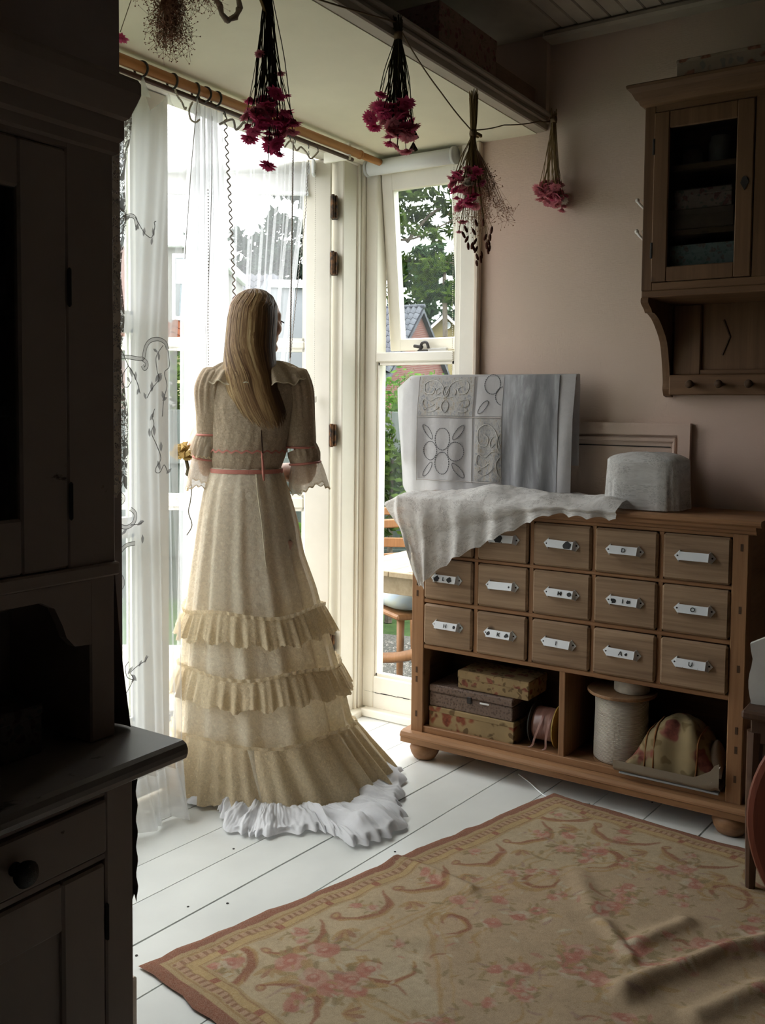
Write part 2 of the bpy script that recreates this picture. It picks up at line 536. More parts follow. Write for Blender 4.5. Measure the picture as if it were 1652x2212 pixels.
dl = leaf('door_1', 'closed cream glazed garden door behind the sheer curtain', 0.94, 0.11, 0.145, [(0.04, 0.30), (0.895, 0.94), (1.535, 1.582), (2.175, 2.285)])
dl.location = (1.25, 2.275, 0)
dr = leaf('door_2', 'cream glazed garden door standing open outside', 0.97, 0.105, 0.10, rails)
dr.location = (3.118, 2.312, 0); dr.rotation_euler = (0, 0, math.atan2(0.835, -0.551))
# the near face of the open leaf is local +y
for z in (2.10, 1.877, 1.186, 0.331):
    hb = MB(); hb.box((-0.024, 0.0, z - 0.045), (0.004, 0.045, z + 0.045), 0.003)
    hb.tube([(-0.006, 0.05, z - 0.047), (-0.006, 0.05, z + 0.047)], 0.007, 8)
    hb.build('hinge', m_hinge, dr)

# ------------------------------------------------------------------ side window
win = thing('window_1', 'cream side window with a tilted top sash beside the garden door', 'window'); del win['category']; win['kind'] = 'structure'
X0, X1 = WX + 0.006, WX + 0.085
bx('stile', (X0, 2.195, 0.03), (X1, 2.252, 2.29), m_cream, win, 0.005)
bx('stile', (X0, 1.79, 0.03), (X1, 1.828, 2.29), m_cream, win, 0.005)
bx('rail', (X0, 1.826, 1.487), (X1, 2.197, 1.528), m_cream, win, 0.005)
bx('rail', (X0, 1.826, 2.255), (X1, 2.197, 2.29), m_cream, win, 0.005)
bx('bottom_rail', (X0 + 0.002, 1.826, 0.03), (X1, 2.197, 0.168), m_cream, win, 0.005)
crk = MB()
yy = 2.24
while yy > 1.82:
    crk.box((X0 - 0.0005, yy - 0.03, 0.098 + rngf.uniform(-.002, .002)), (X0 + 0.004, yy, 0.1005 + rngf.uniform(-.002, .002))); yy -= 0.028
crk.build('crack', m_dark, win)
bx('pane', (X0 + 0.036, 1.822, 0.16), (X0 + 0.042, 2.20, 1.49), m_glass, win)
bd = MB()
for a, b in (((2.184, 0.168), (2.197, 1.487)), ((1.828, 0.168), (1.84, 1.487)), ((1.83, 1.475), (2.19, 1.487)), ((1.83, 0.168), (2.19, 0.18))):
    bd.box((X0 + 0.012, a[0], a[1]), (X0 + 0.035, b[0], b[1]))
bd.build('glazing_bead', m_cream, win)
# tilted sash hung from its top edge
sash = MB()
zt, zb = 2.262, 1.538
th_ = math.atan2(0.085, zt - zb)
RS = Matrix.Rotation(-th_, 3, 'Y')   # swings the foot outwards (+x)
hinge_at = Vector((X0 + 0.02, 0, zt))
Ls = (zt - zb) / cos(th_)
def sb(mb, a, b, bev=0.004): mb.box(a, b, bev, RS, tuple(hinge_at))
sb(sash, (0, 2.138, -Ls), (0.045, 2.193, 0)); sb(sash, (0, 1.832, -Ls), (0.045, 1.868, 0))
sb(sash, (0.001, 1.86, -0.075), (0.044, 2.145, 0)); sb(sash, (0.001, 1.86, -Ls), (0.044, 2.145, -Ls + 0.05))
so = sash.build('sash', m_cream, win)
gp = MB(); sb(gp, (0.02, 1.862, -Ls + 0.045), (0.025, 2.142, -0.07), 0); gp.build('pane', m_glass, so)
fo = Vector(RS @ Vector((0, 0, -Ls + 0.03)) + hinge_at)
st = MB()
st.box((fo.x - 0.03, 1.99, 1.528), (fo.x - 0.005, 2.04, 1.54), 0.003)
st.tube(smooth_path([(fo.x - 0.02, 2.03, 1.54), (fo.x - 0.025, 2.02, 1.565), (fo.x - 0.03, 1.995, 1.568), (fo.x - 0.03, 1.985, 1.545)], 5), 0.006, 8)
st.tube([(fo.x - 0.02, 2.06, 1.556), (fo.x - 0.02, 2.02, 1.55)], 0.007, 8)
st.build('window_stay', m_iron, win)
bx('stay_arm', (fo.x - 0.03, 1.90, 1.53), (fo.x - 0.015, 1.99, 1.545), paint('grey_metal', (0.35, 0.34, 0.32), 0.4), win, 0.003)
# casing on the room side
cas = struct(bx('trim_9', (WX - 0.018, 1.726, 0.03), (WX + 0.002, 1.792, 2.312), m_cream, bev=0.003), 'cream casing between the window and the pink wall')
bx('moulding', (WX - 0.03, 1.706, 0.03), (WX, 1.726, 2.312), m_dirtcream, cas, 0.005)
# mitred hatch frame on the wall behind the chest
hat = struct(MB().prism([(0.895, 1.256), (1.66, 1.256), (1.66, 1.215), (0.936, 1.215)], lambda y, z: (WX - 0.022, y, z), lambda y, z: (WX + 0.001, y, z)).build('trim_10', m_wall), 'pink painted hatch frame on the wall behind the chest')
MB().prism([(0.895, 1.256), (0.936, 1.215), (0.936, 0.80), (0.895, 0.80)], lambda y, z: (WX - 0.022, y, z), lambda y, z: (WX + 0.001, y, z)).build('frame_upright', m_wall, hat)
bx('moulding', (WX - 0.012, 0.95, 1.190), (WX, 1.66, 1.207), m_wall, hat, 0.004)
bx('moulding', (WX - 0.012, 0.945, 0.80), (WX, 0.957, 1.207), m_wall, hat, 0.004)
bx('gap_line', (WX - 0.0035, 0.965, 1.172), (WX + 0.001, 1.66, 1.1755), m_dark, hat)

# ------------------------------------------------------------------ blinds
m_blind = paint('white_blind', (0.80, 0.82, 0.84), 0.6, 0.03, 6, 0.05)
n_ = NT('white_blind_cloth'); n_.sheet((0.85, 0.86, 0.88), 1.0, 0.35); m_blindc = n_.m
n_ = NT('bead_chain'); n_.base((0.62, 0.58, 0.50), 0.4); m_chain = n_.m
def bead_chain(name, p, q, parent, step=0.008, r=0.0024):
    p, q = Vector(p), Vector(q); n = int((q - p).length / step); mb = MB()
    for i in range(n + 1): mb.ball(p.lerp(q, i / n), r, 5, 3)
    return mb.build(name, m_chain, parent)
# on the open door (same frame as the leaf)
rb = thing('roller_blind', 'white roller blind rolled up on the open garden door', 'blind', dr.location, dr.rotation_euler[2])
MB().tube([(0.085, 0.075, 2.243), (0.88, 0.075, 2.243)], 0.024, 16).build('roller', m_blind, rb, True)
MB().grid(lambda u, v: (lerp(0.095, 0.87, u), 0.052 + 0.002 * sin(u * 9), lerp(2.243, 2.15, v)), 12, 3).build('blind_cloth', m_blindc, rb)
bx('bottom_bar', (0.09, 0.047, 2.140), (0.875, 0.058, 2.155), m_blind, rb, 0.003)
for x in (0.07, 0.885): bx('bracket', (x - 0.006, 0.04, 2.215), (x + 0.006, 0.10, 2.275), m_blind, rb, 0.003)
bead_chain('pull_chain', (0.062, 0.085, 2.23), (0.062, 0.075, 1.345), rb)
bx('chain_weight', (0.053, 0.066, 1.318), (0.071, 0.084, 1.345), m_chain, rb, 0.003)
# cassette over the side window
cb = thing('roller_blind', 'white rolled-up blind above the side window', 'blind', (WX - 0.03, 2.02, 2.272))
MB().tube([(0, 0.196, 0), (0, -0.205, 0)], 0.03, 18).build('roller', m_blind, cb, True)
for yy in (0.196, -0.205): MB().tube([(0, yy - 0.006, 0), (0, yy + 0.006, 0)], 0.034, 18).build('end_cap', paint('grey_cap', (0.55, 0.55, 0.54), 0.4), cb, True)
bead_chain('pull_chain', (0.03, -0.185, -0.02), (0.03, -0.190, -0.82), cb)
# ------------------------------------------------------------------ apothecary chest of drawers
m_pineY = wood('aged_pine_long', (0.37, 0.20, 0.10), (0.20, 0.098, 0.046), 1, 1.0, 0.5)
m_pineZ = wood('aged_pine_upright', (0.37, 0.20, 0.10), (0.20, 0.098, 0.046), 2, 1.0, 0.5)
m_drawer = wood('bleached_pine_drawer', (0.36, 0.245, 0.155), (0.19, 0.118, 0.07), 1, 1.3, 0.6)
m_pineX = wood('aged_pine_cross', (0.34, 0.20, 0.105), (0.19, 0.10, 0.05), 0, 1.0, 0.5)
m_inside = wood('dark_inside', (0.10, 0.055, 0.03), (0.05, 0.028, 0.016), 1, 1.0, 0.8)
def enamel():
    n = NT('chipped_white_enamel'); v = n.coord(rnd=True)
    f = n.noise(v, 38, 3, 0.55)
    k = n.ramp(f, [(0.74, (0, 0, 0)), (0.75, (1, 1, 1))])
    n.base(n.mix(k, (0.74, 0.77, 0.80), (0.02, 0.02, 0.022)), 0.3, 0.5)
    return n.m
m_enamel = enamel()
m_ink = paint('black_letter', (0.015, 0.015, 0.017), 0.5, 0, 5, 0)

chest = thing('apothecary_chest', 'low pine chest with fifteen small drawers beside the side window', 'chest', (3.10, 1.2215, 0))
F = -0.146
bx('post', (F, 0.5375, 0.10), (F + 0.05, 0.590, 0.955), m_pineZ, chest, 0.003)
bx('post', (F, -0.5905, 0.10), (F + 0.05, -0.5425, 0.955), m_pineZ, chest, 0.003)
for s_ in (-1, 1):
    y0 = s_ * 0.5885
    bx('side_panel', (F + 0.04, y0 - s_ * 0.022, 0.10), (0.14, y0, 0.955), m_pineX, chest)
bx('back_panel', (0.125, -0.58, 0.10), (0.14, 0.58, 0.955), m_inside, chest)
bx('bottom_board', (F + 0.005, -0.57, 0.098), (0.13, 0.57, 0.121), m_pineY, chest)
bx('inner_floor_edge', (F + 0.004, -0.545, 0.104), (F + 0.03, 0.54, 0.128), m_pineY, chest, 0.002)
bx('divider', (F + 0.008, -0.0135, 0.12), (0.13, 0.0085, 0.43), m_pineZ, chest, 0.002)
bx('dust_board', (F + 0.02, -0.57, 0.42), (0.13, 0.57, 0.432), m_inside, chest)
for z0, z1 in ((0.418, 0.4345), (0.589, 0.604), (0.758, 0.7705), (0.919, 0.94)):
    bx('front_rail', (F + 0.002, -0.545, z0), (F + 0.03, 0.54, z1), m_pineY, chest, 0.003)
cols = [(1.757, 1.558), (1.5385, 1.3465), (1.3275, 1.122), (1.1085, 0.902), (0.887, 0.6805)]
for (a, _), (_, b) in zip(cols[1:], cols):
    yc = (a + b) / 2 - 1.2215
    bx('drawer_partition', (F + 0.004, yc - 0.007, 0.43), (0.12, yc + 0.007, 0.925), m_pineZ, chest)
pl = MB()
prof = [(F - 0.004, 0.104), (F - 0.022, 0.100), (F - 0.028, 0.090), (F - 0.029, 0.084), (F - 0.024, 0.080), (F - 0.024, 0.062), (0.14, 0.062), (0.14, 0.104)]
pl.prism(prof, lambda x, z: (x, -0.618, z), lambda x, z: (x, 0.619, z)); pl.build('plinth', m_pineY, chest)
tp = MB(); tprof = [(F - 0.022, 0.957), (F - 0.030, 0.962), (F - 0.030, 0.969), (F - 0.024, 0.975), (0.14, 0.975), (0.14, 0.955), (F - 0.02, 0.955)]
tp.prism(tprof, lambda x, z: (x, -0.628, z), lambda x, z: (x, 0.628, z)); tp.build('top_board', m_pineY, chest)
tm = MB(); tm.prism([(F - 0.020, 0.955), (F - 0.018, 0.946), (F - 0.010, 0.941), (F - 0.008, 0.934), (F, 0.930), (0.0, 0.93), (0.0, 0.955)], lambda x, z: (x, -0.612, z), lambda x, z: (x, 0.612, z)); tm.build('top_moulding', m_pineY, chest)
for x in (F + 0.03, 0.09):
    for yb in (0.545, -0.555):
        MB().lathe([(0.030, 0.0), (0.040, 0.004), (0.052, 0.024), (0.056, 0.040), (0.050, 0.056), (0.038, 0.064)], 24, (x, yb, 0)).build('bun_foot', m_pineY, chest, True)
# peg marks on the posts
for s_, zz in ((0.566, (0.70, 0.62, 0.335, 0.30, 0.17, 0.66)), (-0.57, (0.89, 0.70, 0.52, 0.33, 0.27, 0.18))):
    for z in zz:
        bx('dowel_mark', (F - 0.0008, s_ - 0.004, z - 0.011), (F + 0.004, s_ + 0.004, z + 0.011), m_inside, chest)

def handle_mesh():
    mb = MB()
    def q(a, b, c, d, t=0.0015):
        vs = [Vector(p) for p in (a, b, c, d)]; n = (vs[1] - vs[0]).cross(vs[2] - vs[0]).normalized() * t
        mb.add([tuple(v) for v in vs] + [tuple(v + n) for v in vs], [(0, 1, 2, 3), (7, 6, 5, 4), (0, 4, 5, 1), (1, 5, 6, 2), (2, 6, 7, 3), (3, 7, 4, 0)])
    a, b = (-0.016, 0.015), (-0.026, -0.010)
    q((a[0], 0.044, a[1]), (a[0], -0.044, a[1]), (b[0], -0.044, b[1]), (b[0], 0.044, b[1]))
    for s_ in (1, -1):
        q((a[0], s_ * 0.044, a[1]), (b[0], s_ * 0.044, b[1]), (-0.001, s_ * 0.050, -0.018), (-0.001, s_ * 0.047, 0.017))
        mb.prism([(s_ * 0.046, 0.018), (s_ * 0.0635, 0.0), (s_ * 0.049, -0.019)], lambda y, z: (-0.0035, y, z), lambda y, z: (0.0, y, z))
    return mb.mesh('handle', m_enamel)
me_handle = handle_mesh()
me_screw = MB().lathe([(0.0028, -0.001), (0.0028, 0.0012)], 8, R=Matrix.Rotation(-PI / 2, 3, 'Y')).mesh('screw', m_ink)
me_chip = {}
def text_mesh(ch, size, mat):
    cu = bpy.data.curves.new('letter_' + ch, 'FONT'); cu.body = ch; cu.size = size; cu.align_x = 'CENTER'; cu.align_y = 'CENTER'; cu.extrude = 0.0003; cu.offset = 0.0004
    ob = bpy.data.objects.new('tmp', cu); COL.objects.link(ob)
    dg = bpy.context.evaluated_depsgraph_get()
    me = bpy.data.meshes.new_from_object(ob.evaluated_get(dg))
    bpy.data.objects.remove(ob); me.materials.clear(); me.materials.append(mat)
    return me
letters = [['', '', '', 'D', ''], ['L', '', 'M', 'I', 'O'], ['H', 'K', 'I', 'A', 'U']]
rows = [(0.7725, 0.917), (0.606, 0.756), (0.437, 0.587)]
RT = Matrix(((0, 0, -1), (-1, 0, 0), (0, 1, 0)))
tilt = Matrix.Rotation(math.atan2(0.010, 0.025), 3, 'Y')
rngd = random.Random(8)
mat_chip = m_ink
for r, (z0, z1) in enumerate(rows):
    for c, (ya, yb) in enumerate(cols):
        yc = (ya + yb) / 2 - 1.2215; hw = (ya - yb) / 2; zc = (z0 + z1) / 2; hz = (z1 - z0) / 2
        out = rngd.uniform(0.006, 0.012)
        d = MB()
        d.box((0, -hw, -hz), (0.02, hw, hz), 0.007)
        dro = d.build('drawer', m_drawer, chest, loc=(F - out, yc, zc))
        MB().box((0.018, -hw + 0.012, -hz + 0.012), (0.22, hw - 0.012, hz - 0.02)).build('drawer_box', m_inside, dro)
        h = link('handle', me_handle, dro, (0, rngd.uniform(-.004, .004), 0.006), (rngd.uniform(-.04, .04), 0, 0))
        for s_ in (1, -1): link('screw', me_screw, dro, (-0.0038, s_ * 0.053 + h.location.y, 0.006))
        ch = letters[r][c]
        if ch:
            t = link('letter', text_mesh(ch, 0.019, m_ink), dro)
            t.matrix_local = Matrix.Translation((-0.0236, h.location.y + rngd.uniform(-.004, .004), 0.0085)) @ (tilt @ RT).to_4x4()
        # bare iron where enamel has flaked off
        spots = {(0, 2): [(-0.026, 0.017)], (1, 0): [(0.03, 0.012), (-0.02, 0.012)], (1, 3): [(0.03, 0.01), (-0.018, 0.007)], (0, 1): [(0.01, 0.02)], (2, 1): [(0.036, 0.008), (-0.033, 0.008)], (1, 2): [(-0.034, 0.01)], (1, 1): [(-0.035, 0.004)], (2, 0): [(-0.036, 0.007)], (2, 3): [(-0.02, 0.005)]}.get((r, c), [])
        if spots:
            for (cy_, rad) in spots:
                mb = MB()
                k = 11; pts = []
                for i in range(k):
                    a = 2 * PI * i / k; rr = rad * rngd.uniform(0.65, 1.1)
                    y_ = max(-0.0438, min(0.0438, cy_ + rr * cos(a))); z_ = max(-0.0095, min(0.0145, 0.002 + rr * 0.9 * sin(a)))
                    pts.append((y_ + h.location.y, z_))
                # on the sloping plate: x runs from -0.016 at the top to -0.026 at the bottom
                mb.prism(pts, lambda y, z: (-0.0226 - (0.0025 - z) * 0.4 + 0.0004, y, z + 0.006), lambda y, z: (-0.0214 - (0.0025 - z) * 0.4, y, z + 0.006))
                mb.build('bare_iron_patch', m_ink, dro)

# ------------------------------------------------------------------ things in the chest
m_flor1 = floral('rose_print_paper', (0.33, 0.235, 0.12), (0.25, 0.075, 0.04), (0.13, 0.085, 0.04), 13)
m_flor2 = floral('small_rose_print', (0.32, 0.225, 0.115), (0.22, 0.075, 0.05), (0.13, 0.085, 0.04), 22)
m_flor3 = floral('faded_pink_print', (0.34, 0.22, 0.17), (0.26, 0.10, 0.08), (0.16, 0.13, 0.10), 30)
n_ = NT('embossed_brown_leather'); v_ = n_.coord(); vv = n_.vor(v_, 110)
n_.base(n_.ramp(vv, [(0.1, (0.07, 0.045, 0.035)), (0.5, (0.16, 0.11, 0.085))]), 0.6, 0.3); n_.bump(vv, 0.5, 0.003); m_leather = n_.m
def carton(name, label, a, b, mat, lid=0.0, cat='box', rz=0.0, lidmat=None):
    c = ((a[0] + b[0]) / 2, (a[1] + b[1]) / 2, a[2]); h = [abs(b[i] - a[i]) / 2 for i in range(2)]; H = b[2] - a[2]
    o = thing(name, label, cat, c, rz)
    L = lid or H * 0.35
    bx('box_body', (-h[0], -h[1], 0), (h[0], h[1], H - L * 0.5), mat, o, 0.002)
    bx('lid', (-h[0] - 0.002, -h[1] - 0.002, H - L), (h[0] + 0.002, h[1] + 0.002, H), lidmat or mat, o, 0.003)
    return o
carton('storage_box', 'large rose-print box at the bottom of the stack in the chest', (2.972, 1.40, 0.122), (3.19, 1.742, 0.204), m_flor1, 0.02)
tb = thing('lidded_box', 'dark brown embossed box with hinged lid between two floral boxes', 'box', (3.08, 1.575, 0.2045))
bx('box_body', (-0.105, -0.168, 0), (0.105, 0.168, 0.050), m_leather, tb, 0.003)
bx('lid', (-0.107, -0.170, 0.051), (0.107, 0.170, 0.080), m_leather, tb, 0.005)
bx('clasp', (-0.112, -0.008, 0.036), (-0.104, 0.010, 0.060), m_iron, tb, 0.002)
bx('paper_tag', (-0.1095, -0.078, 0.043), (-0.108, -0.042, 0.049), paint('white_tag', (0.8, 0.8, 0.8), 0.6, 0, 5, 0), tb)
carton('storage_box', 'small rose-print box on top of the brown embossed box', (2.985, 1.352, 0.2865), (3.14, 1.63, 0.352), m_flor2, 0.03)
n_ = NT('pink_satin'); v_ = n_.coord(scale=(1, 40, 1)); n_.base(n_.ramp(n_.noise(v_, 4, 2), [(0.3, (0.20, 0.095, 0.075)), (0.7, (0.34, 0.18, 0.145))]), 0.28, 0.5); m_satin = n_.m
sp = thing('ribbon_spool', 'spool of old-pink satin ribbon lying beside the floral boxes', 'spool', (3.05, 1.305, 0.122))
RY = Matrix.Rotation(PI / 2, 3, 'X')
MB().lathe([(0.056, -0.04), (0.058, -0.03), (0.058, 0.03), (0.056, 0.04)], 28, (0, 0, 0.076), RY).build('ribbon', m_satin, sp, True)
for s_, m_ in ((1, m_dark), (-1, paint('gold_card', (0.35, 0.24, 0.06), 0.4))):
    MB().lathe([(0.075, -0.002), (0.075, 0.002)], 28, (0, s_ * 0.044, 0.076), RY).build('flange', m_, sp)
for y0, y1 in ((0.0, 0.03), (-0.03, -0.02)):
    mb = MB(); pth = smooth_path([(-0.02, y0, 0.131), (-0.062, y0, 0.10), (-0.075, lerp(y0, y1, .5), 0.05), (-0.07, y1, 0.012), (-0.078, y1 + 0.03, 0.003)], 5)
    for p, q in zip(pth, pth[1:]): mb.add([p + Vector((0, -0.004, 0)), p + Vector((0, 0.004, 0)), q + Vector((0, 0.004, 0)), q + Vector((0, -0.004, 0))], [(0, 1, 2, 3)])
    mb.build('loose_ribbon', m_satin, sp, True, True)
tag(MB().box((-0.001, -0.02, 0), (0.001, 0.02, 0.09), 0, Euler((0.1, 0.2, 0.4)).to_matrix()).build('paper_slip', paint('white_slip', (0.7, 0.72, 0.72), 0.7, 0, 5, 0), loc=(3.12, 1.25, 0.236)), 'white paper slip standing behind the ribbon spool', 'paper')
bx('support', (-0.02, -0.012, -0.114), (0.02, 0.008, 0.004), m_inside, bpy.data.objects['paper_slip'])
bs = thing('cord_reel', 'big wooden reel wound with cream cord in the chest', 'reel', (3.06, 1.045, 0.122))
n_ = NT('cream_cord'); v_ = n_.coord(scale=(1, 1, 1)); wv = n_.n.new('ShaderNodeTexWave'); wv.bands_direction = 'Z'; wv.inputs['Scale'].default_value = 75; wv.inputs['Distortion'].default_value = 0.25
n_.link(v_, wv.inputs['Vector']); n_.base(n_.ramp(wv.outputs['Fac'], [(0.0, (0.40, 0.36, 0.30)), (0.6, (0.62, 0.57, 0.50))]), 0.8, 0.1); n_.bump(wv.outputs['Fac'], 0.6, 0.003); m_cord = n_.m
MB().lathe([(0.082, 0.008), (0.090, 0.016), (0.089, 0.10), (0.087, 0.17), (0.088, 0.232)], 36).build('cord', m_cord, bs, True)
MB().lathe([(0.088, 0.0), (0.088, 0.008)], 36).build('flange', m_pineX, bs)
MB().lathe([(0.112, 0.232), (0.114, 0.235), (0.114, 0.240), (0.112, 0.243)], 40).build('flange', m_pineX, bs)
rbx = thing('round_box', 'small round ivory box standing on the cord reel', 'box', (3.06, 1.012, 0.3655))
MB().lathe([(0.056, 0.0), (0.058, 0.003), (0.058, 0.048)], 26).build('box_body', paint('ivory_card', (0.5, 0.45, 0.37), 0.7, 0.2, 30), rbx, True)
# tray of folded rose quilt
tr = thing('cloth_tray', 'linen tray with turned-up corner in the chest, holding a rose quilt', 'tray', (3.04, 0.84, 0.122))
m_linen = fabric('raw_linen', (0.30, 0.25, 0.19), 0.9, 0.15, 260, 0.3)
def trayf(u, v):
    # cross section runs from the front lip over the floor to the back lip
    y = lerp(0.185, -0.148, u)
    up = 0.012 * sin(u * 7) * 0 + (0.03 if u > 0.93 else 0.0)
    prof_ = [(-0.115, 0.048 + 0.045 * max(0, u - 0.78) / 0.22), (-0.112, 0.020), (-0.095, 0.008), (0.07, 0.008), (0.085, 0.05)]
    k = v * 4; i = min(3, int(k)); t = k - i
    x = lerp(prof_[i][0], prof_[i + 1][0], t); z = lerp(prof_[i][1], prof_[i + 1][1], t)
    return (x, y, z + up * (1 - v) * 0.4)
MB().grid(trayf, 26, 16).build('tray_cloth', m_linen, tr, True)
bx('tray_board', (-0.10, -0.145, 0.001), (0.08, 0.17, 0.007), paint('blue_grey_card', (0.42, 0.45, 0.47), 0.7, 0.1), tr, 0.002)
tc = MB(); tc.grid(lambda u, v: (-0.114 + 0.012 * v, lerp(-0.125, -0.15, u * v), 0.04 + 0.055 * v * (0.6 + 0.4 * u)), 4, 4)
tc.build('printed_corner', floral('red_berry_print', (0.62, 0.56, 0.50), (0.45, 0.02, 0.05), (0.5, 0.45, 0.4), 40), tr, True)
m_quilt = floral('rose_quilt', (0.27, 0.205, 0.11), (0.19, 0.06, 0.045), (0.16, 0.115, 0.055), 11, 0.9)
qu = thing('folded_quilt', 'plump rose-patterned cushion with brown piping in the linen tray', 'cushion', (3.04, 0.845, 0.135))
def quf(u, v):
    y = lerp(0.165, -0.14, u); x = lerp(-0.095, 0.08, v)
    e = max(0.0, 1 - abs(2 * u - 1) ** 3.2) ** 0.5 * max(0.0, 1 - abs(2 * v - 1) ** 4) ** 0.5
    hgt = interp([(0, 0.02), (0.12, 0.075), (0.35, 0.165), (0.6, 0.19), (0.85, 0.17), (1, 0.10)], u)[0]
    fold = 0.010 * sin(u * 26 + 2 * sin(v * 4)) * (1 - v) + 0.006 * nz(u * 6, v * 6, 2)
    return (x - 0.006 * sin(u * 19), y, hgt * e + fold * e)
MB().grid(quf, 44, 24).build('cushion_cover', m_quilt, qu, True)
for uu in (0.26, 0.36, 0.80):
    MB().tube([Vector(quf(uu + 0.02 * v / 10, v / 10)) + Vector((-0.002, 0, 0.003)) for v in range(0, 9)], 0.003, 6).build('piping', paint('brown_piping', (0.22, 0.09, 0.03), 0.8), qu, True)
MB().grid(lambda u, v: (lerp(-0.07, 0.05, v), lerp(-0.10, -0.15, u), 0.03 + 0.10 * sin(v * PI) ** 0.5 * sin(lerp(0.25, 0.9, u) * PI)), 10, 10).build('turned_back', fabric('brown_lining', (0.20, 0.15, 0.11)), qu, True)
# ------------------------------------------------------------------ wall cabinet
m_cabZ = wood('brown_pine_upright', (0.18, 0.10, 0.052), (0.10, 0.053, 0.028), 2, 1.0, 0.5)
m_cabY = wood('brown_pine_long', (0.18, 0.10, 0.052), (0.10, 0.053, 0.028), 1, 1.0, 0.5)
wc = thing('wall_cabinet', 'brown pine wall cabinet with glazed doors, curved brackets and peg rail', 'cabinet', (3.12, 0.585, 1.35))
fx, bxk, hy = -0.15, 0.140, 0.40      # front, back, half width (local)
Z = lambda z: z - 1.35
for s_ in (1, -1):
    bx('side_panel', (fx + 0.004, s_ * (hy - 0.02), Z(1.668)), (bxk, s_ * hy, Z(2.25)), m_cabZ, wc, 0.002)
bx('bottom_board', (fx, -hy + 0.001, Z(1.655)), (bxk, hy - 0.001, Z(1.676)), m_cabY, wc, 0.003)
bx('top_board', (fx + 0.004, -hy + 0.02, Z(2.23)), (bxk, hy - 0.02, Z(2.25)), m_cabY, wc)
bx('back_panel', (0.125, -hy + 0.02, Z(1.355)), (bxk, hy - 0.02, Z(2.24)), m_cabZ, wc)
bx('face_stile', (fx, hy - 0.034, Z(1.676)), (fx + 0.02, hy, Z(2.25)), m_cabZ, wc, 0.002)
bx('face_stile', (fx, -hy, Z(1.676)), (fx + 0.02, -hy + 0.034, Z(2.25)), m_cabZ, wc, 0.002)
bx('face_stile', (fx, 0.026, Z(1.70)), (fx + 0.02, 0.068, Z(2.228)), m_cabZ, wc, 0.002)
bx('face_rail', (fx, -hy + 0.034, Z(2.226)), (fx + 0.02, hy - 0.034, Z(2.25)), m_cabY, wc, 0.002)
bx('face_rail', (fx, -hy + 0.034, Z(1.676)), (fx + 0.02, hy - 0.034, Z(1.700)), m_cabY, wc, 0.002)
cr = MB()
cprof = [(0.0, 2.245), (0.012, 2.25), (0.018, 2.262), (0.024, 2.266), (0.034, 2.285), (0.046, 2.298), (0.048, 2.306), (0.044, 2.310), (-0.27, 2.310), (-0.27, 2.245)]
cr.prism(cprof, lambda d, z: (fx - d, -hy - max(d, 0), Z(z)), lambda d, z: (fx - d, hy + max(d, 0), Z(z)))
cr.build('cornice', m_cabY, wc)
m_cabglass = NT('dark_cabinet_glass'); g_ = m_cabglass
gl = g_.n.new('ShaderNodeBsdfGlossy'); gl.inputs['Roughness'].default_value = 0.05; tp_ = g_.n.new('ShaderNodeBsdfTransparent'); tp_.inputs['Color'].default_value = (0.72, 0.76, 0.78, 1)
mx_ = g_.n.new('ShaderNodeMixShader'); mx_.inputs[0].default_value = 0.03
g_.link(tp_.outputs[0], mx_.inputs[1]); g_.link(gl.outputs[0], mx_.inputs[2]); g_.link(mx_.outputs[0], g_.out.inputs['Surface']); m_cabglass = g_.m
for (ya, yb, hs) in ((0.369, 0.070, 1), (0.024, -0.366, -1)):
    dz0, dz1 = Z(1.702), Z(2.224)
    d = MB()
    d.box((fx - 0.004, ya - 0.048, dz0), (fx + 0.018, ya, dz1), 0.003); d.box((fx - 0.004, yb, dz0), (fx + 0.018, yb + 0.050, dz1), 0.003)
    d.box((fx - 0.003, yb + 0.049, dz0), (fx + 0.017, ya - 0.047, dz0 + 0.045), 0.003); d.box((fx - 0.003, yb + 0.049, dz1 - 0.052), (fx + 0.017, ya - 0.047, dz1), 0.003)
    do = d.build('door', m_cabZ, wc)
    bx('pane', (fx + 0.004, yb + 0.046, dz0 + 0.04), (fx + 0.007, ya - 0.044, dz1 - 0.048), m_cabglass, do)
    ky = yb + 0.024 if hs > 0 else ya - 0.024
    MB().prism([(ky, -0.022), (ky + 0.012, 0.0), (ky + 0.006, 0.016), (ky, 0.020), (ky - 0.006, 0.016), (ky - 0.012, 0.0)], lambda y, z: (fx - 0.007, y, Z(1.977) + z), lambda y, z: (fx - 0.003, y, Z(1.977) + z)).build('escutcheon', m_iron, do)
    for z in (1.80, 2.12):
        bx('hinge', (fx - 0.006, (ya if hs > 0 else yb) - 0.004, Z(z) - 0.025), (fx + 0.0, (ya if hs > 0 else yb) + 0.004, Z(z) + 0.025), m_iron, do, 0.002)
for z in (1.845, 2.045):
    bx('shelf', (fx + 0.03, -hy + 0.02, Z(z)), (0.125, hy - 0.02, Z(z) + 0.018), m_cabY, wc, 0.002)
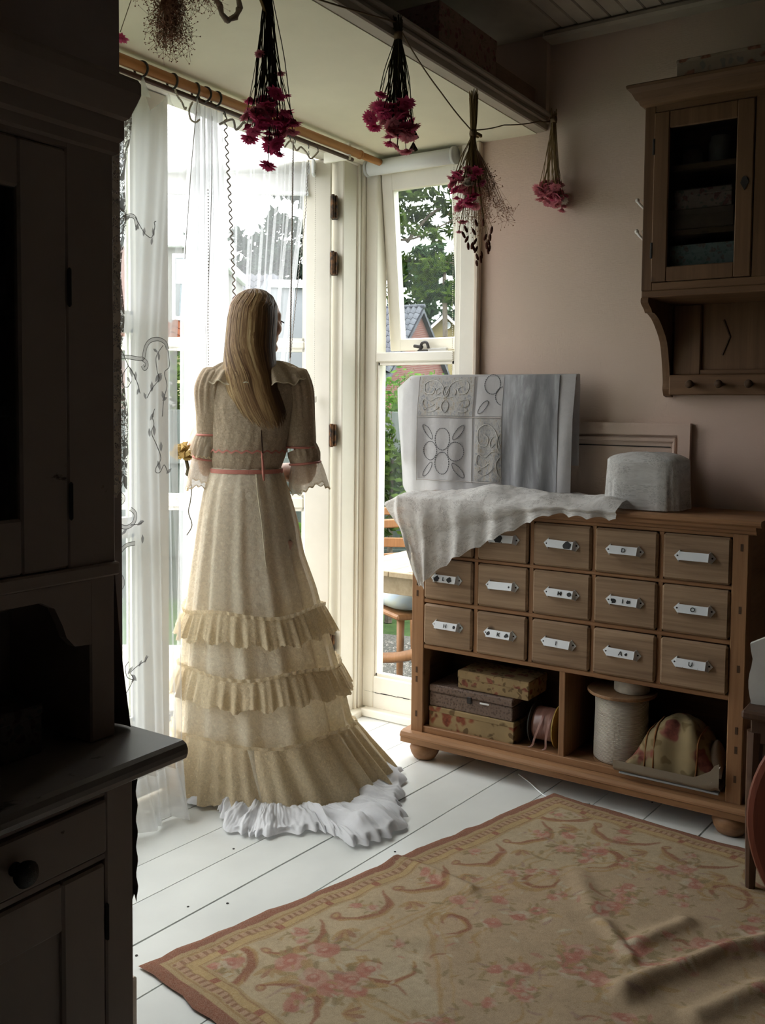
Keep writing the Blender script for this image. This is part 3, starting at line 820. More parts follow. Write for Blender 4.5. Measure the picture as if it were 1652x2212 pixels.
# brackets with an S curve
bprof = smooth_path([(-0.148, 1.656, 0), (-0.150, 1.640, 0), (-0.118, 1.622, 0), (-0.105, 1.612, 0), (-0.078, 1.610, 0), (-0.02, 1.588, 0), (0.055, 1.53, 0), (0.085, 1.46, 0), (0.100, 1.40, 0), (0.098, 1.372, 0), (0.112, 1.35, 0)], 4)
poly = [(p[0], p[1]) for p in bprof] + [(0.14, 1.345), (0.14, 1.656)]
for s_ in (1, -1):
    MB().prism(poly, lambda x, z: (x, s_ * hy, Z(z)), lambda x, z: (x, s_ * (hy - 0.024), Z(z))).build('bracket', m_cabZ, wc)
bx('panel_frame', (0.112, hy - 0.12, Z(1.42)), (0.126, hy - 0.03, Z(1.655)), m_cabZ, wc, 0.003)
bx('panel_frame', (0.112, -hy + 0.03, Z(1.42)), (0.126, -hy + 0.12, Z(1.655)), m_cabZ, wc, 0.003)
bx('panel_frame', (0.112, -hy + 0.12, Z(1.42)), (0.126, hy - 0.12, Z(1.437)), m_cabY, wc, 0.003)
for c_ in (0.21, -0.21):
    cv = MB()
    sg = 1 if c_ > 0 else -1
    cv.tube([(0.124, c_, Z(1.60)), (0.124, c_ - sg * 0.022, Z(1.545)), (0.124, c_ + sg * 0.002, Z(1.485))], 0.0035, 5)
    cv.build('carved_groove', m_inside, wc)
bx('peg_rail', (0.095, -hy + 0.022, Z(1.352)), (0.126, hy - 0.022, Z(1.420)), m_cabY, wc, 0.004)
for k in range(8):
    y_ = 0.30 - k * 0.0935
    if y_ > -0.37:
        MB().lathe([(0.008, 0.0), (0.007, 0.018), (0.012, 0.026), (0.014, 0.034), (0.010, 0.042)], 12, (0.096, y_, Z(1.388)), Matrix.Rotation(-PI / 2, 3, 'Y')).build('peg', m_inside, wc, True)
# things behind the glass
def jar(name, label, y, x, z, r, h, mat):
    o = thing(name, label, 'jar', (x, y, z))
    MB().lathe([(r * 0.9, 0), (r, 0.006), (r, h * 0.8), (r * 0.8, h * 0.9), (r * 0.8, h)], 18).build('jar_body', mat, o, True)
    MB().lathe([(r * 0.85, h), (r * 0.85, h + 0.012)], 18).build('lid', m_iron, o, True)
jm = paint('dusky_stoneware', (0.34, 0.29, 0.25), 0.4, 0.2, 12)
jar('storage_jar', 'short stoneware jar on the top cabinet shelf by the hinge', 0.865, 3.08, 2.064, 0.030, 0.058, jm)
jar('storage_jar', 'taller stoneware jar on the top cabinet shelf, further from the hinge', 0.785, 3.10, 2.064, 0.036, 0.095, jm)
carton('storage_box', 'faded floral box on the middle cabinet shelf behind glass', (3.00, 0.722, 1.925), (3.20, 0.895, 1.985), m_flor3, 0.02)
carton('storage_box', 'dark floral box under another on the middle cabinet shelf', (3.00, 0.715, 1.864), (3.20, 0.915, 1.9245), paint('brown_card', (0.15, 0.09, 0.06), 0.7, 0.2, 20), 0.02)
carton('storage_box', 'upper grey-green floral box on the lowest cabinet shelf', (3.00, 0.710, 1.745), (3.20, 0.905, 1.815), floral('grey_green_print', (0.30, 0.32, 0.28), (0.30, 0.20, 0.17), (0.18, 0.22, 0.18), 40), 0.03)
carton('storage_box', 'lower grey floral box on the lowest cabinet shelf', (3.00, 0.705, 1.677), (3.20, 0.91, 1.7445), floral('grey_print', (0.26, 0.27, 0.25), (0.22, 0.17, 0.15), (0.16, 0.19, 0.17), 40), 0.03)
carton('storage_box', 'long faded floral box lying on top of the wall cabinet', (3.02, 0.40, 2.6601 - 0.35), (3.24, 0.905, 2.392), floral('blue_grey_floral', (0.42, 0.33, 0.25), (0.34, 0.16, 0.11), (0.24, 0.22, 0.19), 16), 0.012)
# porcelain hooks on the wall beside the cabinet
m_porc = paint('white_porcelain', (0.75, 0.72, 0.68), 0.25, 0.05, 10, 0)
for z, lb in ((1.99, 'upper white wall hook at the cabinet side'), (1.885, 'lower white wall hook at the cabinet side')):
    o = thing('wall_hook', lb, 'hook', (WX, 1.045, z))
    MB().lathe([(0.018, -0.006), (0.018, 0.0)], 14, R=Matrix.Rotation(PI / 2, 3, 'Y')).build('hook_plate', m_porc, o)
    mb = MB(); mb.tube(smooth_path([(0, 0, 0), (-0.03, 0.012, -0.008), (-0.045, 0.03, 0.008), (-0.04, 0.045, 0.026)], 5), 0.005, 8); mb.ball((-0.04, 0.045, 0.028), 0.008)
    mb.tube(smooth_path([(-0.02, 0.01, -0.004), (-0.035, 0.018, 0.012), (-0.03, 0.028, 0.030)], 5), 0.004, 8)
    mb.build('hook_arm', m_porc, o, True)

# boxes on the high ledge
carton('storage_box', 'tall dusky-pink floral box on the high ledge', (2.50, 1.46, 2.381), (2.875, 1.66, 2.515), floral('dusky_pink_print', (0.30, 0.19, 0.16), (0.24, 0.10, 0.09), (0.19, 0.14, 0.10), 34), 0.03)
carton('storage_box', 'lower plain brown box at the wall end of the high ledge', (2.895, 1.47, 2.381), (3.205, 1.66, 2.455), paint('dull_brown_card', (0.22, 0.14, 0.10), 0.7, 0.15, 8), 0.02)
# ------------------------------------------------------------------ painted hutch
m_hut = worn_paint('worn_shaded_paint', (0.36, 0.285, 0.24), (0.07, 0.045, 0.035), 0.66, 0.55, 6)  # worn cream paint, darkened in its base colour for the unlit front
m_huttop = worn_paint('worn_grey_counter', (0.25, 0.22, 0.20), (0.06, 0.045, 0.04), 0.60, 0.35, 9)
hu = thing('painted_hutch', 'tall worn painted hutch with glazed doors and arched niche', 'hutch', (0.4675, 1.28, 0))
def hb(name, a, b, mat=None, par=None, bev=0.003):
    return bx(name, (a[0] - 0.4675, a[1] - 1.28, a[2]), (b[0] - 0.4675, b[1] - 1.28, b[2]), mat or m_hut, par or hu, bev)
XL, XR = -0.08, 1.015
for x in (XL, XR - 0.025): hb('side_panel', (x, 1.142, 0.0), (x + 0.025, 1.445, 0.72))
hb('back_panel', (XL, 1.43, 0.05), (XR, 1.448, 1.74))
hb('base_board', (XL + 0.02, 1.16, 0.05), (XR - 0.02, 1.43, 0.07))
hb('face_stile', (0.960, 1.138, 0.0), (1.015, 1.16, 0.72)); hb('face_stile', (XL, 1.138, 0.0), (XL + 0.055, 1.16, 0.72))
hb('face_rail', (XL + 0.05, 1.140, 0.697), (0.962, 1.16, 0.72)); hb('face_rail', (XL + 0.05, 1.140, 0.597), (0.962, 1.16, 0.610)); hb('face_rail', (XL + 0.05, 1.140, 0.0), (0.962, 1.16, 0.06))
for a, b in ((0.632, 0.957), (0.302, 0.627), (-0.022, 0.297)):
    d = hb('drawer', (a, 1.132, 0.612), (b, 1.155, 0.695))
    MB().lathe([(0.010, 0.0), (0.008, 0.014), (0.017, 0.020), (0.019, 0.028), (0.014, 0.035)], 16, ((a + b) / 2 - 0.4675, 1.132 - 1.28, 0.652), Matrix.Rotation(PI / 2, 3, 'X')).build('knob', m_iron, d, True)
for a, b in ((0.552, 0.957), (-0.02, 0.40)):
    dd = MB()
    for p, q in (((a, 1.136, 0.065), (a + 0.075, 1.156, 0.594)), ((b - 0.079, 1.136, 0.065), (b, 1.156, 0.594)), ((a + 0.074, 1.1365, 0.065), (b - 0.078, 1.1555, 0.14)), ((a + 0.074, 1.1365, 0.52), (b - 0.078, 1.1555, 0.594))):
        dd.box((p[0] - 0.4675, p[1] - 1.28, p[2]), (q[0] - 0.4675, q[1] - 1.28, q[2]), 0.004)
    do = dd.build('door', m_hut, hu)
    hb('door_panel', (a + 0.07, 1.145, 0.135), (b - 0.074, 1.152, 0.525), None, do)
    hb('hinge', (b - 0.001, 1.131, 0.47), (b + 0.005, 1.14, 0.53), m_iron, do)
hb('face_stile', (0.402, 1.139, 0.06), (0.55, 1.16, 0.6))
cn = MB(); pf = [(1.112, 0.718), (1.104, 0.723), (1.1005, 0.731), (1.1005, 0.739), (1.104, 0.747), (1.112, 0.751), (1.46, 0.751), (1.46, 0.718)]
cn.prism(pf, lambda y, z: (-0.16 - 0.4675, y - 1.28, z), lambda y, z: (1.098 - 0.4675, y - 1.28, z)); cn.build('counter_top', m_huttop, hu)
for x in (-0.115, 1.0): hb('upper_side', (x, 1.219, 0.751), (x + 0.05, 1.445, 1.74))
hb('face_stile', (0.957, 1.216, 1.02), (1.05, 1.236, 1.74)); hb('face_stile', (-0.115, 1.216, 1.02), (-0.022, 1.236, 1.74))
hb('face_stile', (0.43, 1.217, 1.02), (0.505, 1.236, 1.74))
hb('face_rail', (-0.07, 1.2165, 1.690), (1.0, 1.236, 1.745)); hb('niche_shelf', (-0.07, 1.222, 1.016), (1.0, 1.43, 1.034)); hb('ledge_moulding', (-0.118, 1.208, 1.022), (1.053, 1.222, 1.044))
arch = [(0.0, 1.02), (1.0, 1.02), (1.0, 0.915), (0.968, 0.918), (0.952, 0.935), (0.945, 0.955), (0.93, 0.985), (0.905, 0.998), (0.03, 0.998), (0.0, 0.985), (-0.018, 0.955), (-0.03, 0.935), (-0.045, 0.918), (-0.07, 0.915), (-0.07, 1.02)]
MB().prism(arch, lambda x, z: (x - 0.4675, 1.217 - 1.28, z), lambda x, z: (x - 0.4675, 1.235 - 1.28, z)).build('arch_rail', m_hut, hu)
for a, b in ((0.507, 0.955), (-0.02, 0.428)):
    dd = MB()
    for p, q in (((a, 1.212, 1.046), (a + 0.082, 1.232, 1.688)), ((b - 0.085, 1.212, 1.046), (b, 1.232, 1.688)), ((a + 0.08, 1.2125, 1.046), (b - 0.083, 1.2315, 1.13)), ((a + 0.08, 1.2125, 1.615), (b - 0.083, 1.2315, 1.688))):
        dd.box((p[0] - 0.4675, p[1] - 1.28, p[2]), (q[0] - 0.4675, q[1] - 1.28, q[2]), 0.004)
    do = dd.build('door', m_hut, hu)
    hb('pane', (a + 0.078, 1.221, 1.125), (b - 0.08, 1.224, 1.62), m_cabglass, do, 0)
    for z in (1.12, 1.45): hb('hinge', (b - 0.001, 1.206, z), (b + 0.006, 1.214, z + 0.06), m_iron, do)
for z in (1.28, 1.45): hb('shelf', (-0.07, 1.25, z), (1.0, 1.43, z + 0.015))
cw = MB()
cpf = [(0.0, 1.700), (0.006, 1.704), (0.006, 1.72), (0.012, 1.726), (0.012, 1.755), (0.018, 1.760), (0.027, 1.785), (0.031, 1.798), (0.031, 1.815), (0.027, 1.822), (-0.24, 1.822), (-0.24, 1.700)]
cw.prism(cpf, lambda d, z: (-0.115 - max(d, 0) - 0.4675, 1.216 - d - 1.28, z), lambda d, z: (1.05 + max(d, 0) - 0.4675, 1.216 - d - 1.28, z)); cw.build('cornice', m_hut, hu)
carton('storage_box', 'dark patterned box inside the arched niche of the hutch', (0.55, 1.25, 0.752), (0.93, 1.42, 0.83), floral('dark_print', (0.10, 0.08, 0.07), (0.06, 0.03, 0.03), (0.05, 0.05, 0.045), 30), 0.02)

# lace hung down the side of the hutch
def lace_mat(name, col, s1, dens, transl=0.35, fine=900):
    n = NT(name); v = n.coord('UV', (s1, s1, s1))
    a = n.vor(v, 1.0, 'DISTANCE_TO_EDGE'); b = n.noise(v, 0.35, 3, 0.5, 1.0)
    e = n.math('LESS_THAN', a, 0.075)
    fl = n.math('GREATER_THAN', b, dens)
    k = n.math('MAXIMUM', e, fl)
    net = n.math('MULTIPLY', n.math('ADD', n.math('MULTIPLY', k, 0.62), 0.30), 1.0)
    n.sheet(col, net, transl)
    return n.m
m_lacedark = lace_mat('ecru_lace', (0.40, 0.33, 0.26), 190, 0.5, 0.3)
def lacef(u, v):
    z = lerp(1.79, 1.16, v)
    edge = interp([(0, 1.078), (0.25, 1.064), (0.5, 1.057), (0.75, 1.060), (0.9, 1.072), (1, 1.062)], v)[0]
    yy = lerp(1.205, 1.38, u)
    return (edge - 0.006 * u + 0.004 * sin(v * 26) * (1 - u) + 0.003 * sin(u * 20), yy, z - 0.03 * u * v + 0.012 * sin(u * 30) * (v > 0.97))
tag(MB().grid(lacef, 14, 50, uvf=lambda u, v: (u * 0.2, v * 0.65)).build('lace_curtain', m_lacedark, None, True), 'dark ecru lace hanging down the side of the hutch', 'lace')
def clothf(u, v):
    z = lerp(1.13, 0.753, v)
    edge = interp([(0, 1.053), (0.3, 1.056), (0.6, 1.066), (1, 1.088)], v)[0]
    return (edge - 0.003 * u + 0.002 * sin(u * 18), lerp(1.225, 1.40, u), z)
m_taupe = fabric('taupe_linen', (0.25, 0.19, 0.155))
tag(MB().grid(clothf, 12, 24).build('linen_cloth', m_taupe, None, True), 'taupe cloth falling beside the hutch onto its counter', 'cloth')
def clothf2(u, v):
    z = lerp(0.716, 0.50, v)
    return (1.026 - 0.002 * u + 0.002 * sin(v * 30), lerp(1.142, 1.34, u), z + (0.012 * (int(u * 40) % 2) if v > 0.96 else 0))
tag(MB().grid(clothf2, 40, 26).build('fringed_cloth', m_taupe, None, True), 'fringed taupe cloth under the overhang of the hutch counter', 'cloth')

# ------------------------------------------------------------------ rug
def build_rug():
    NU, NV = 500, 530
    LU, LV = 1.52, 1.62
    A = np.array([1.468, 1.630]); B = np.array([2.935, 1.236]); D = A + np.array([-0.18, -0.985]) * LV; Cc = B + np.array([-0.085, -0.996]) * LV
    u = np.linspace(0, 1, NU + 1); v = np.linspace(0, 1, NV + 1)
    U, V = np.meshgrid(u, v)
    Pm = ((1 - U) * (1 - V))[..., None] * A + (U * (1 - V))[..., None] * B + ((1 - U) * V)[..., None] * D + (U * V)[..., None] * Cc
    a = U * LU; b = V * LV       # metres along the top edge and down
    img = np.zeros((NV + 1, NU + 1, 3)); img[:] = (0.55, 0.475, 0.335)
    rng = np.random.RandomState(5)
    def blurnoise(n, amp):
        g = rng.rand(n, n); iu = np.linspace(0, n - 1.001, NU + 1); iv = np.linspace(0, n - 1.001, NV + 1)
        i0 = iu.astype(int); j0 = iv.astype(int); fu = iu - i0; fv = (iv - j0)[:, None]
        return amp * ((g[np.ix_(j0, i0)] * (1 - fu) + g[np.ix_(j0, i0 + 1)] * fu) * (1 - fv) + (g[np.ix_(j0 + 1, i0)] * (1 - fu) + g[np.ix_(j0 + 1, i0 + 1)] * fu) * fv - 0.5)
    wob = blurnoise(60, 0.012); wob2 = blurnoise(60, 0.012)
    aw, bw = a + wob, b + wob2
    def mixc(mask, col):
        m = np.clip(mask, 0, 1)[..., None]; img[:] = img * (1 - m) + np.array(col) * m
    soft = 0.004
    def win(x0, x1, y0, y1, pad):
        i0 = max(0, int((x0 - pad) / LU * NU)); i1 = min(NU + 1, int((x1 + pad) / LU * NU) + 2)
        j0 = max(0, int((y0 - pad) / LV * NV)); j1 = min(NV + 1, int((y1 + pad) / LV * NV) + 2)
        return (slice(j0, j1), slice(i0, i1)) if i1 > i0 and j1 > j0 else None
    def put(w_, m, col):
        m = m[..., None]; img[w_] = img[w_] * (1 - m) + np.array(col) * m
    def disc(x, y, r, col, k=1.0, ry=None, ang=0.0):
        w_ = win(x, x, y, y, r + 0.02)
        if w_ is None: return
        dx, dy = aw[w_] - x, bw[w_] - y
        c_, s_ = cos(ang), sin(ang); ex = dx * c_ + dy * s_; ey = -dx * s_ + dy * c_
        d = np.sqrt(ex ** 2 + (ey * r / (ry or r)) ** 2)
        put(w_, np.clip((r - d) / soft + 0.5, 0, 1) * k, col)
    def seg(p, q, w0, w1, col, k=1.0):
        p = np.array(p); q = np.array(q); d = q - p; L2 = max(1e-9, d @ d)
        w_ = win(min(p[0], q[0]), max(p[0], q[0]), min(p[1], q[1]), max(p[1], q[1]), max(w0, w1) + 0.02)
        if w_ is None: return
        A_, B_ = aw[w_], bw[w_]
        t = np.clip(((A_ - p[0]) * d[0] + (B_ - p[1]) * d[1]) / L2, 0, 1)
        dist = np.hypot(A_ - p[0] - t * d[0], B_ - p[1] - t * d[1])
        put(w_, np.clip(((w0 + (w1 - w0) * t) - dist) / soft + 0.5, 0, 1) * k, col)
    def curve(pts, w, col, k=0.9, taper=True):
        P_ = smooth_path([(x, y, 0) for x, y in pts], 5)
        n = len(P_) - 1
        for i in range(n):
            f0 = sin(PI * (0.12 + 0.83 * i / n)) if taper else 1; f1 = sin(PI * (0.12 + 0.83 * (i + 1) / n)) if taper else 1
            seg(P_[i][:2], P_[i + 1][:2], w * f0, w * f1, col, k)
    RUST = (0.30, 0.095, 0.045); GOLD = (0.44, 0.29, 0.11); TAN = (0.50, 0.36, 0.17); PINK = (0.52, 0.245, 0.20); ROSE = (0.46, 0.13, 0.11); OLIVE = (0.25, 0.20, 0.085); PALE = (0.58, 0.55, 0.44); MAUVE = (0.38, 0.26, 0.24); LINEN = (0.52, 0.40, 0.27)
    # washes of pale green and buff in the field
    mixc(blurnoise(9, 1.6), PALE); mixc(blurnoise(7, 1.4), LINEN)
    dist = np.minimum(np.minimum(a, LU - a), b) + 0.4 * wob
    field = ((((aw - 0.80) / 0.50) ** 2 + ((bw - 0.84) / 0.56) ** 2) < 1)
    mixc(field * 0.75, (0.50, 0.385, 0.265))
    r_ = random.Random(3)
    def leaf_(x, y, L, ang, col):
        for s_ in (1,): disc(x + cos(ang) * L, y + sin(ang) * L, L, col, 0.75, L * 0.32, ang)
    def rose(x, y, s):
        for k in range(7):
            an = r_.uniform(0, 6.28); leaf_(x + cos(an) * s * 0.7, y + sin(an) * s * 0.7, s * r_.uniform(0.5, 0.8), an, r_.choice((OLIVE, OLIVE, (0.33, 0.25, 0.10), GOLD)))
        disc(x, y, s, PINK, 0.9)
        for k in range(6):
            an = k * 1.05 + r_.uniform(-.3, .3); disc(x + cos(an) * s * 0.62, y + sin(an) * s * 0.62, s * 0.5, r_.choice((PINK, (0.60, 0.38, 0.32), ROSE, PALE)), 0.7)
        disc(x, y, s * 0.45, ROSE, 0.85); disc(x + s * 0.1, y - s * 0.1, s * 0.2, (0.62, 0.42, 0.36), 0.8)
    def spray(x, y, n, R, s):
        for k in range(n * 3):
            an = r_.uniform(0, 6.28); rr = R * r_.uniform(0.2, 1.15); leaf_(x + cos(an) * rr, y + sin(an) * rr, s * r_.uniform(0.35, 0.7), r_.uniform(0, 6.28), r_.choice((OLIVE, (0.35, 0.27, 0.12), MAUVE, GOLD, PALE)))
        for k in range(n):
            an = r_.uniform(0, 6.28); rr = R * math.sqrt(r_.random()); rose(x + cos(an) * rr, y + sin(an) * rr, s * r_.uniform(0.6, 1.1))
    # swags of rust scrolls along the three edges
    def swag(fn, L, n):
        for k in range(n):
            t0, t1 = (k + 0.08) / n * L, (k + 1.0) / n * L; m_ = (t0 + t1) / 2
            curve([fn(t0, 0.15), fn(t0 + 0.03, 0.185), fn(m_, 0.205), fn(t1 - 0.05, 0.175), fn(t1 - 0.012, 0.125)], 0.011, RUST, 0.8)
            curve([fn(t0, 0.158), fn(t0 + 0.03, 0.193), fn(m_, 0.215), fn(t1 - 0.05, 0.185)], 0.006, GOLD, 0.7)
            disc(*fn(t0 + 0.005, 0.143), 0.014, RUST, 0.8); disc(*fn(t0 + 0.005, 0.143), 0.007, TAN, 0.9)
            for q in range(5): leaf_(*fn(t1 - 0.01, 0.205), 0.022, fn_ang(fn) + 0.5 + q * 0.5, RUST if q % 2 else GOLD)
            spray(*fn(m_, 0.148), 2, 0.035, 0.020)
    def fn_ang(fn):
        p, q = fn(0.5, 0.1), fn(0.5, 0.2); return math.atan2(q[1] - p[1], q[0] - p[0]) - 1.0
    swag(lambda t, d: (t, d), LU, 7); swag(lambda t, d: (d, t), LV, 7); swag(lambda t, d: (LU - d, t), LV, 7)
    # ruled lines and inner scroll frame
    for d_, w_, c_ in ((0.262, 0.004, TAN), (0.285, 0.003, GOLD)):
        curve([(d_ + 0.1, d_), (LU - d_ - 0.1, d_)], w_, c_, 0.7, False); curve([(d_, d_ + 0.1), (d_, LV)], w_, c_, 0.7, False); curve([(LU - d_, d_ + 0.1), (LU - d_, LV)], w_, c_, 0.7, False)
    def scroll(x, y, s, ang, flip=1, col=GOLD):
        pts = []
        for k in range(13):
            t = k / 12; r0 = s * (1 - 0.82 * t); an = ang + flip * t * 5.2
            pts.append((x + r0 * cos(an), y + r0 * sin(an)))
        curve(pts, s * 0.10, col, 0.75)
    for (x, y, s, an, fl) in ((0.36, 0.36, 0.10, 0.5, 1), (0.62, 0.335, 0.08, 2.4, -1), (0.95, 0.335, 0.08, 0.6, 1), (1.18, 0.37, 0.10, 2.6, -1), (0.34, 0.75, 0.09, 1.2, 1), (1.20, 0.72, 0.10, 2.0, -1), (0.36, 1.10, 0.10, 4.5, -1), (1.18, 1.10, 0.11, 5.0, 1), (0.78, 1.28, 0.09, 4.0, 1), (1.05, 1.30, 0.10, 5.5, -1), (0.5, 1.32, 0.10, 3.5, 1)):
        scroll(x, y, s, an, fl); scroll(x + 0.015, y + 0.012, s * 0.8, an + 0.2, fl, RUST)
    for k in range(44):
        an = k / 44 * 6.283; n_an = an + 6.283 / 44
        f = lambda q: (0.80 + (0.50 + 0.03 * sin(6 * q)) * cos(q), 0.84 + (0.56 + 0.03 * sin(6 * q)) * sin(q))
        seg(f(an), f(n_an), 0.005, 0.005, GOLD, 0.7)
        f = lambda q: (0.80 + (0.47 + 0.03 * sin(6 * q)) * cos(q), 0.84 + (0.53 + 0.03 * sin(6 * q)) * sin(q))
        seg(f(an), f(n_an), 0.003, 0.003, TAN, 0.7)
    # bouquets
    for (x, y, n, R, s) in ((0.76, 0.72, 9, 0.13, 0.036), (0.98, 0.56, 4, 0.07, 0.028), (0.55, 0.60, 4, 0.07, 0.028), (1.02, 0.86, 5, 0.08, 0.03), (0.56, 0.92, 4, 0.07, 0.03), (0.80, 1.04, 4, 0.08, 0.028), (0.30, 0.30, 6, 0.09, 0.034), (1.22, 0.30, 5, 0.08, 0.030), (0.76, 0.36, 4, 0.09, 0.026), (1.24, 0.62, 4, 0.07, 0.026), (0.28, 0.62, 4, 0.07, 0.028), (1.22, 0.95, 5, 0.08, 0.03), (0.30, 0.98, 4, 0.07, 0.03), (0.80, 1.42, 6, 0.12, 0.034), (1.15, 1.38, 5, 0.1, 0.03), (0.40, 1.40, 5, 0.1, 0.03)):
        spray(x, y, n, R, s)
    for k in range(420):
        x, y = r_.uniform(0.2, LU - 0.2), r_.uniform(0.22, LV); leaf_(x, y, r_.uniform(0.008, 0.02), r_.uniform(0, 6.28), r_.choice((OLIVE, MAUVE, PINK, GOLD, PALE, TAN)))
    for k in range(34):
        spray(r_.uniform(0.22, LU - 0.22), r_.uniform(0.24, LV - 0.05), r_.choice((1, 2, 2)), 0.04, r_.uniform(0.014, 0.024))
    for k in range(70):
        x, y = r_.uniform(0.18, LU - 0.18), r_.uniform(0.2, LV); an = r_.uniform(0, 6.28); L = r_.uniform(0.04, 0.09)
        curve([(x, y), (x + L * 0.5 * cos(an) - 0.015 * sin(an), y + L * 0.5 * sin(an) + 0.015 * cos(an)), (x + L * cos(an), y + L * sin(an))], r_.uniform(0.003, 0.006), r_.choice((GOLD, OLIVE, TAN, RUST, MAUVE)), 0.55)
    # guard bands
    along = np.where((a < b) | (LU - a < b), b, a)
    ang_ = np.where(b <= np.minimum(a, LU - a), a, b)
    img[dist < 0.104] = (0.47, 0.36, 0.20)
    bead = (dist > 0.052) & (dist < 0.070)
    img[bead & ((ang_ % 0.020) < 0.012)] = (0.50, 0.34, 0.24)
    img[bead & ((ang_ % 0.020) >= 0.012)] = (0.27, 0.12, 0.06)
    img[(dist > 0.072) & (dist < 0.092)] = (0.53, 0.40, 0.19)
    img[(dist > 0.072) & (dist < 0.094) & ((ang_ % 0.16) < 0.018)] = (0.33, 0.09, 0.05)
    img[(dist > 0.070) & (dist < 0.0735)] = (0.34, 0.20, 0.08); img[(dist > 0.093) & (dist < 0.097)] = (0.36, 0.22, 0.09); img[(dist > 0.044) & (dist < 0.049)] = (0.38, 0.24, 0.10)
    img[dist < 0.032] = (0.255, 0.07, 0.04)
    img *= 0.72 * np.array([1.0, 0.88, 0.78])
    img *= (1 + blurnoise(240, 0.22) + blurnoise(40, 0.14))[..., None]
    # relief: long wrinkles
    X, Y = Pm[..., 0], Pm[..., 1]
    Zh = np.full_like(X, 0.007)
    def ridge(pts, h, w):
        for p, q in zip(pts, pts[1:]):
            p = np.array(p); q = np.array(q); d = q - p; t = np.clip(((X - p[0]) * d[0] + (Y - p[1]) * d[1]) / (d @ d), 0, 1)
            dd = np.hypot(X - p[0] - t * d[0], Y - p[1] - t * d[1])
            Zh[:] = np.maximum(Zh, 0.007 + h * np.exp(-(dd / w) ** 2))
    ridge([(2.00, 0.66), (2.143, 0.585), (2.27, 0.515), (2.40, 0.42)], 0.030, 0.030)
    ridge([(2.20, 0.70), (2.36, 0.63)], 0.016, 0.025); ridge([(2.24, 0.80), (2.13, 0.69)], 0.014, 0.02)
    ridge([(2.232, 1.44), (2.224, 1.30), (2.205, 1.16)], 0.014, 0.022); ridge([(1.86, 1.30), (1.95, 1.08)], 0.006, 0.03)
    ridge([(2.0, 0.5), (2.2, 0.40)], 0.02, 0.03); ridge([(2.45, 0.95), (2.3, 0.85)], 0.008, 0.03)
    Zh += blurnoise(26, 0.005) + 0.002
    edge = np.minimum(dist, 0.02) / 0.02
    Zh = 0.003 + (Zh - 0.003) * np.clip(edge + 0.35, 0, 1)
    Xe = X + (blurnoise(30, 0.012)); Ye = Y + (blurnoise(30, 0.012))
    n = (NU + 1) * (NV + 1)
    co = np.stack([Xe, Ye, Zh], -1).reshape(-1, 3).astype(np.float32)
    idx = np.arange(n).reshape(NV + 1, NU + 1)
    quads = np.stack([idx[:-1, :-1], idx[1:, :-1], idx[1:, 1:], idx[:-1, 1:]], -1).reshape(-1, 4)
    me = bpy.data.meshes.new('area_rug')
    me.vertices.add(n); me.vertices.foreach_set('co', co.ravel())
    me.loops.add(quads.size); me.loops.foreach_set('vertex_index', quads.ravel().astype(np.int32))
    me.polygons.add(len(quads)); me.polygons.foreach_set('loop_start', np.arange(0, quads.size, 4, dtype=np.int32))
    me.update(calc_edges=True); me.validate()
    ca_ = me.color_attributes.new('weave', 'FLOAT_COLOR', 'POINT')
    rgba = np.ones((n, 4), np.float32); rgba[:, :3] = np.clip(img.reshape(-1, 3), 0.01, 1)
    ca_.data.foreach_set('color', rgba.ravel())
    me.polygons.foreach_set('use_smooth', [True] * len(me.polygons))
    nt = NT('woven_wool'); at = nt.n.new('ShaderNodeAttribute'); at.attribute_name = 'weave'
    v_ = nt.coord(); g = nt.noise(v_, 420, 2)
    nt.base(nt.mix(0.22, at.outputs['Color'], nt.ramp(g, [(0.3, (0.25, 0.2, 0.14)), (0.7, (0.7, 0.62, 0.48))]), 'MIX'), 0.95, 0.05)
    nt.bump(g, 0.5, 0.002)
    me.materials.append(nt.m)
    o = link('area_rug', me)
    tag(o, 'floral wool rug with rust border lying on the white floorboards', 'rug')
build_rug()

# white cable on the floor under the chest
tag(MB().tube(smooth_path([(3.02, 1.40, 0.006), (2.975, 1.335, 0.004), (2.935, 1.29, 0.004), (2.905, 1.25, 0.004), (2.89, 1.20, 0.004), (2.93, 1.10, 0.004)], 6), 0.0022, 6).build('power_cable', m_blind, None, True), 'thin white cable curling on the floor before the chest', 'cable')

# ------------------------------------------------------------------ dark stands at the edge of the room
m_mah = wood('red_mahogany', (0.20, 0.055, 0.03), (0.10, 0.025, 0.015), 2, 1.0, 0.35, False)
tt = thing('tilt_top_table', 'round red mahogany table with its top tipped upright', 'table', (2.24, 0.165, 0.012))
MB().lathe([(0.276, -0.012), (0.288, -0.008), (0.293, 0.0), (0.288, 0.008), (0.276, 0.012)], 64, (-0.04, 0, 0.385), Matrix.Rotation(-PI / 2 + 0.05, 3, 'Y')).build('table_top', m_mah, tt)
MB().lathe([(0.030, 0.12), (0.022, 0.15), (0.036, 0.20), (0.020, 0.26), (0.026, 0.36), (0.040, 0.40), (0.020, 0.42)], 18, (0.03, 0, 0)).build('pedestal', m_mah, tt, True)
bx('tilt_block', (-0.022, -0.05, 0.34), (0.06, 0.05, 0.42), m_mah, tt, 0.004)
for k in range(3):
    an = k * 2 * PI / 3 + 0.0
    MB().tube(smooth_path([(0.03, 0, 0.15), (0.03 + 0.08 * cos(an), 0.08 * sin(an), 0.14), (0.03 + 0.17 * cos(an), 0.17 * sin(an), 0.05), (0.03 + 0.23 * cos(an), 0.23 * sin(an), 0.012)], 5), [0.02] * 5 + [0.016] * 5 + [0.013] * 6, 8).build('leg', m_mah, tt, True)
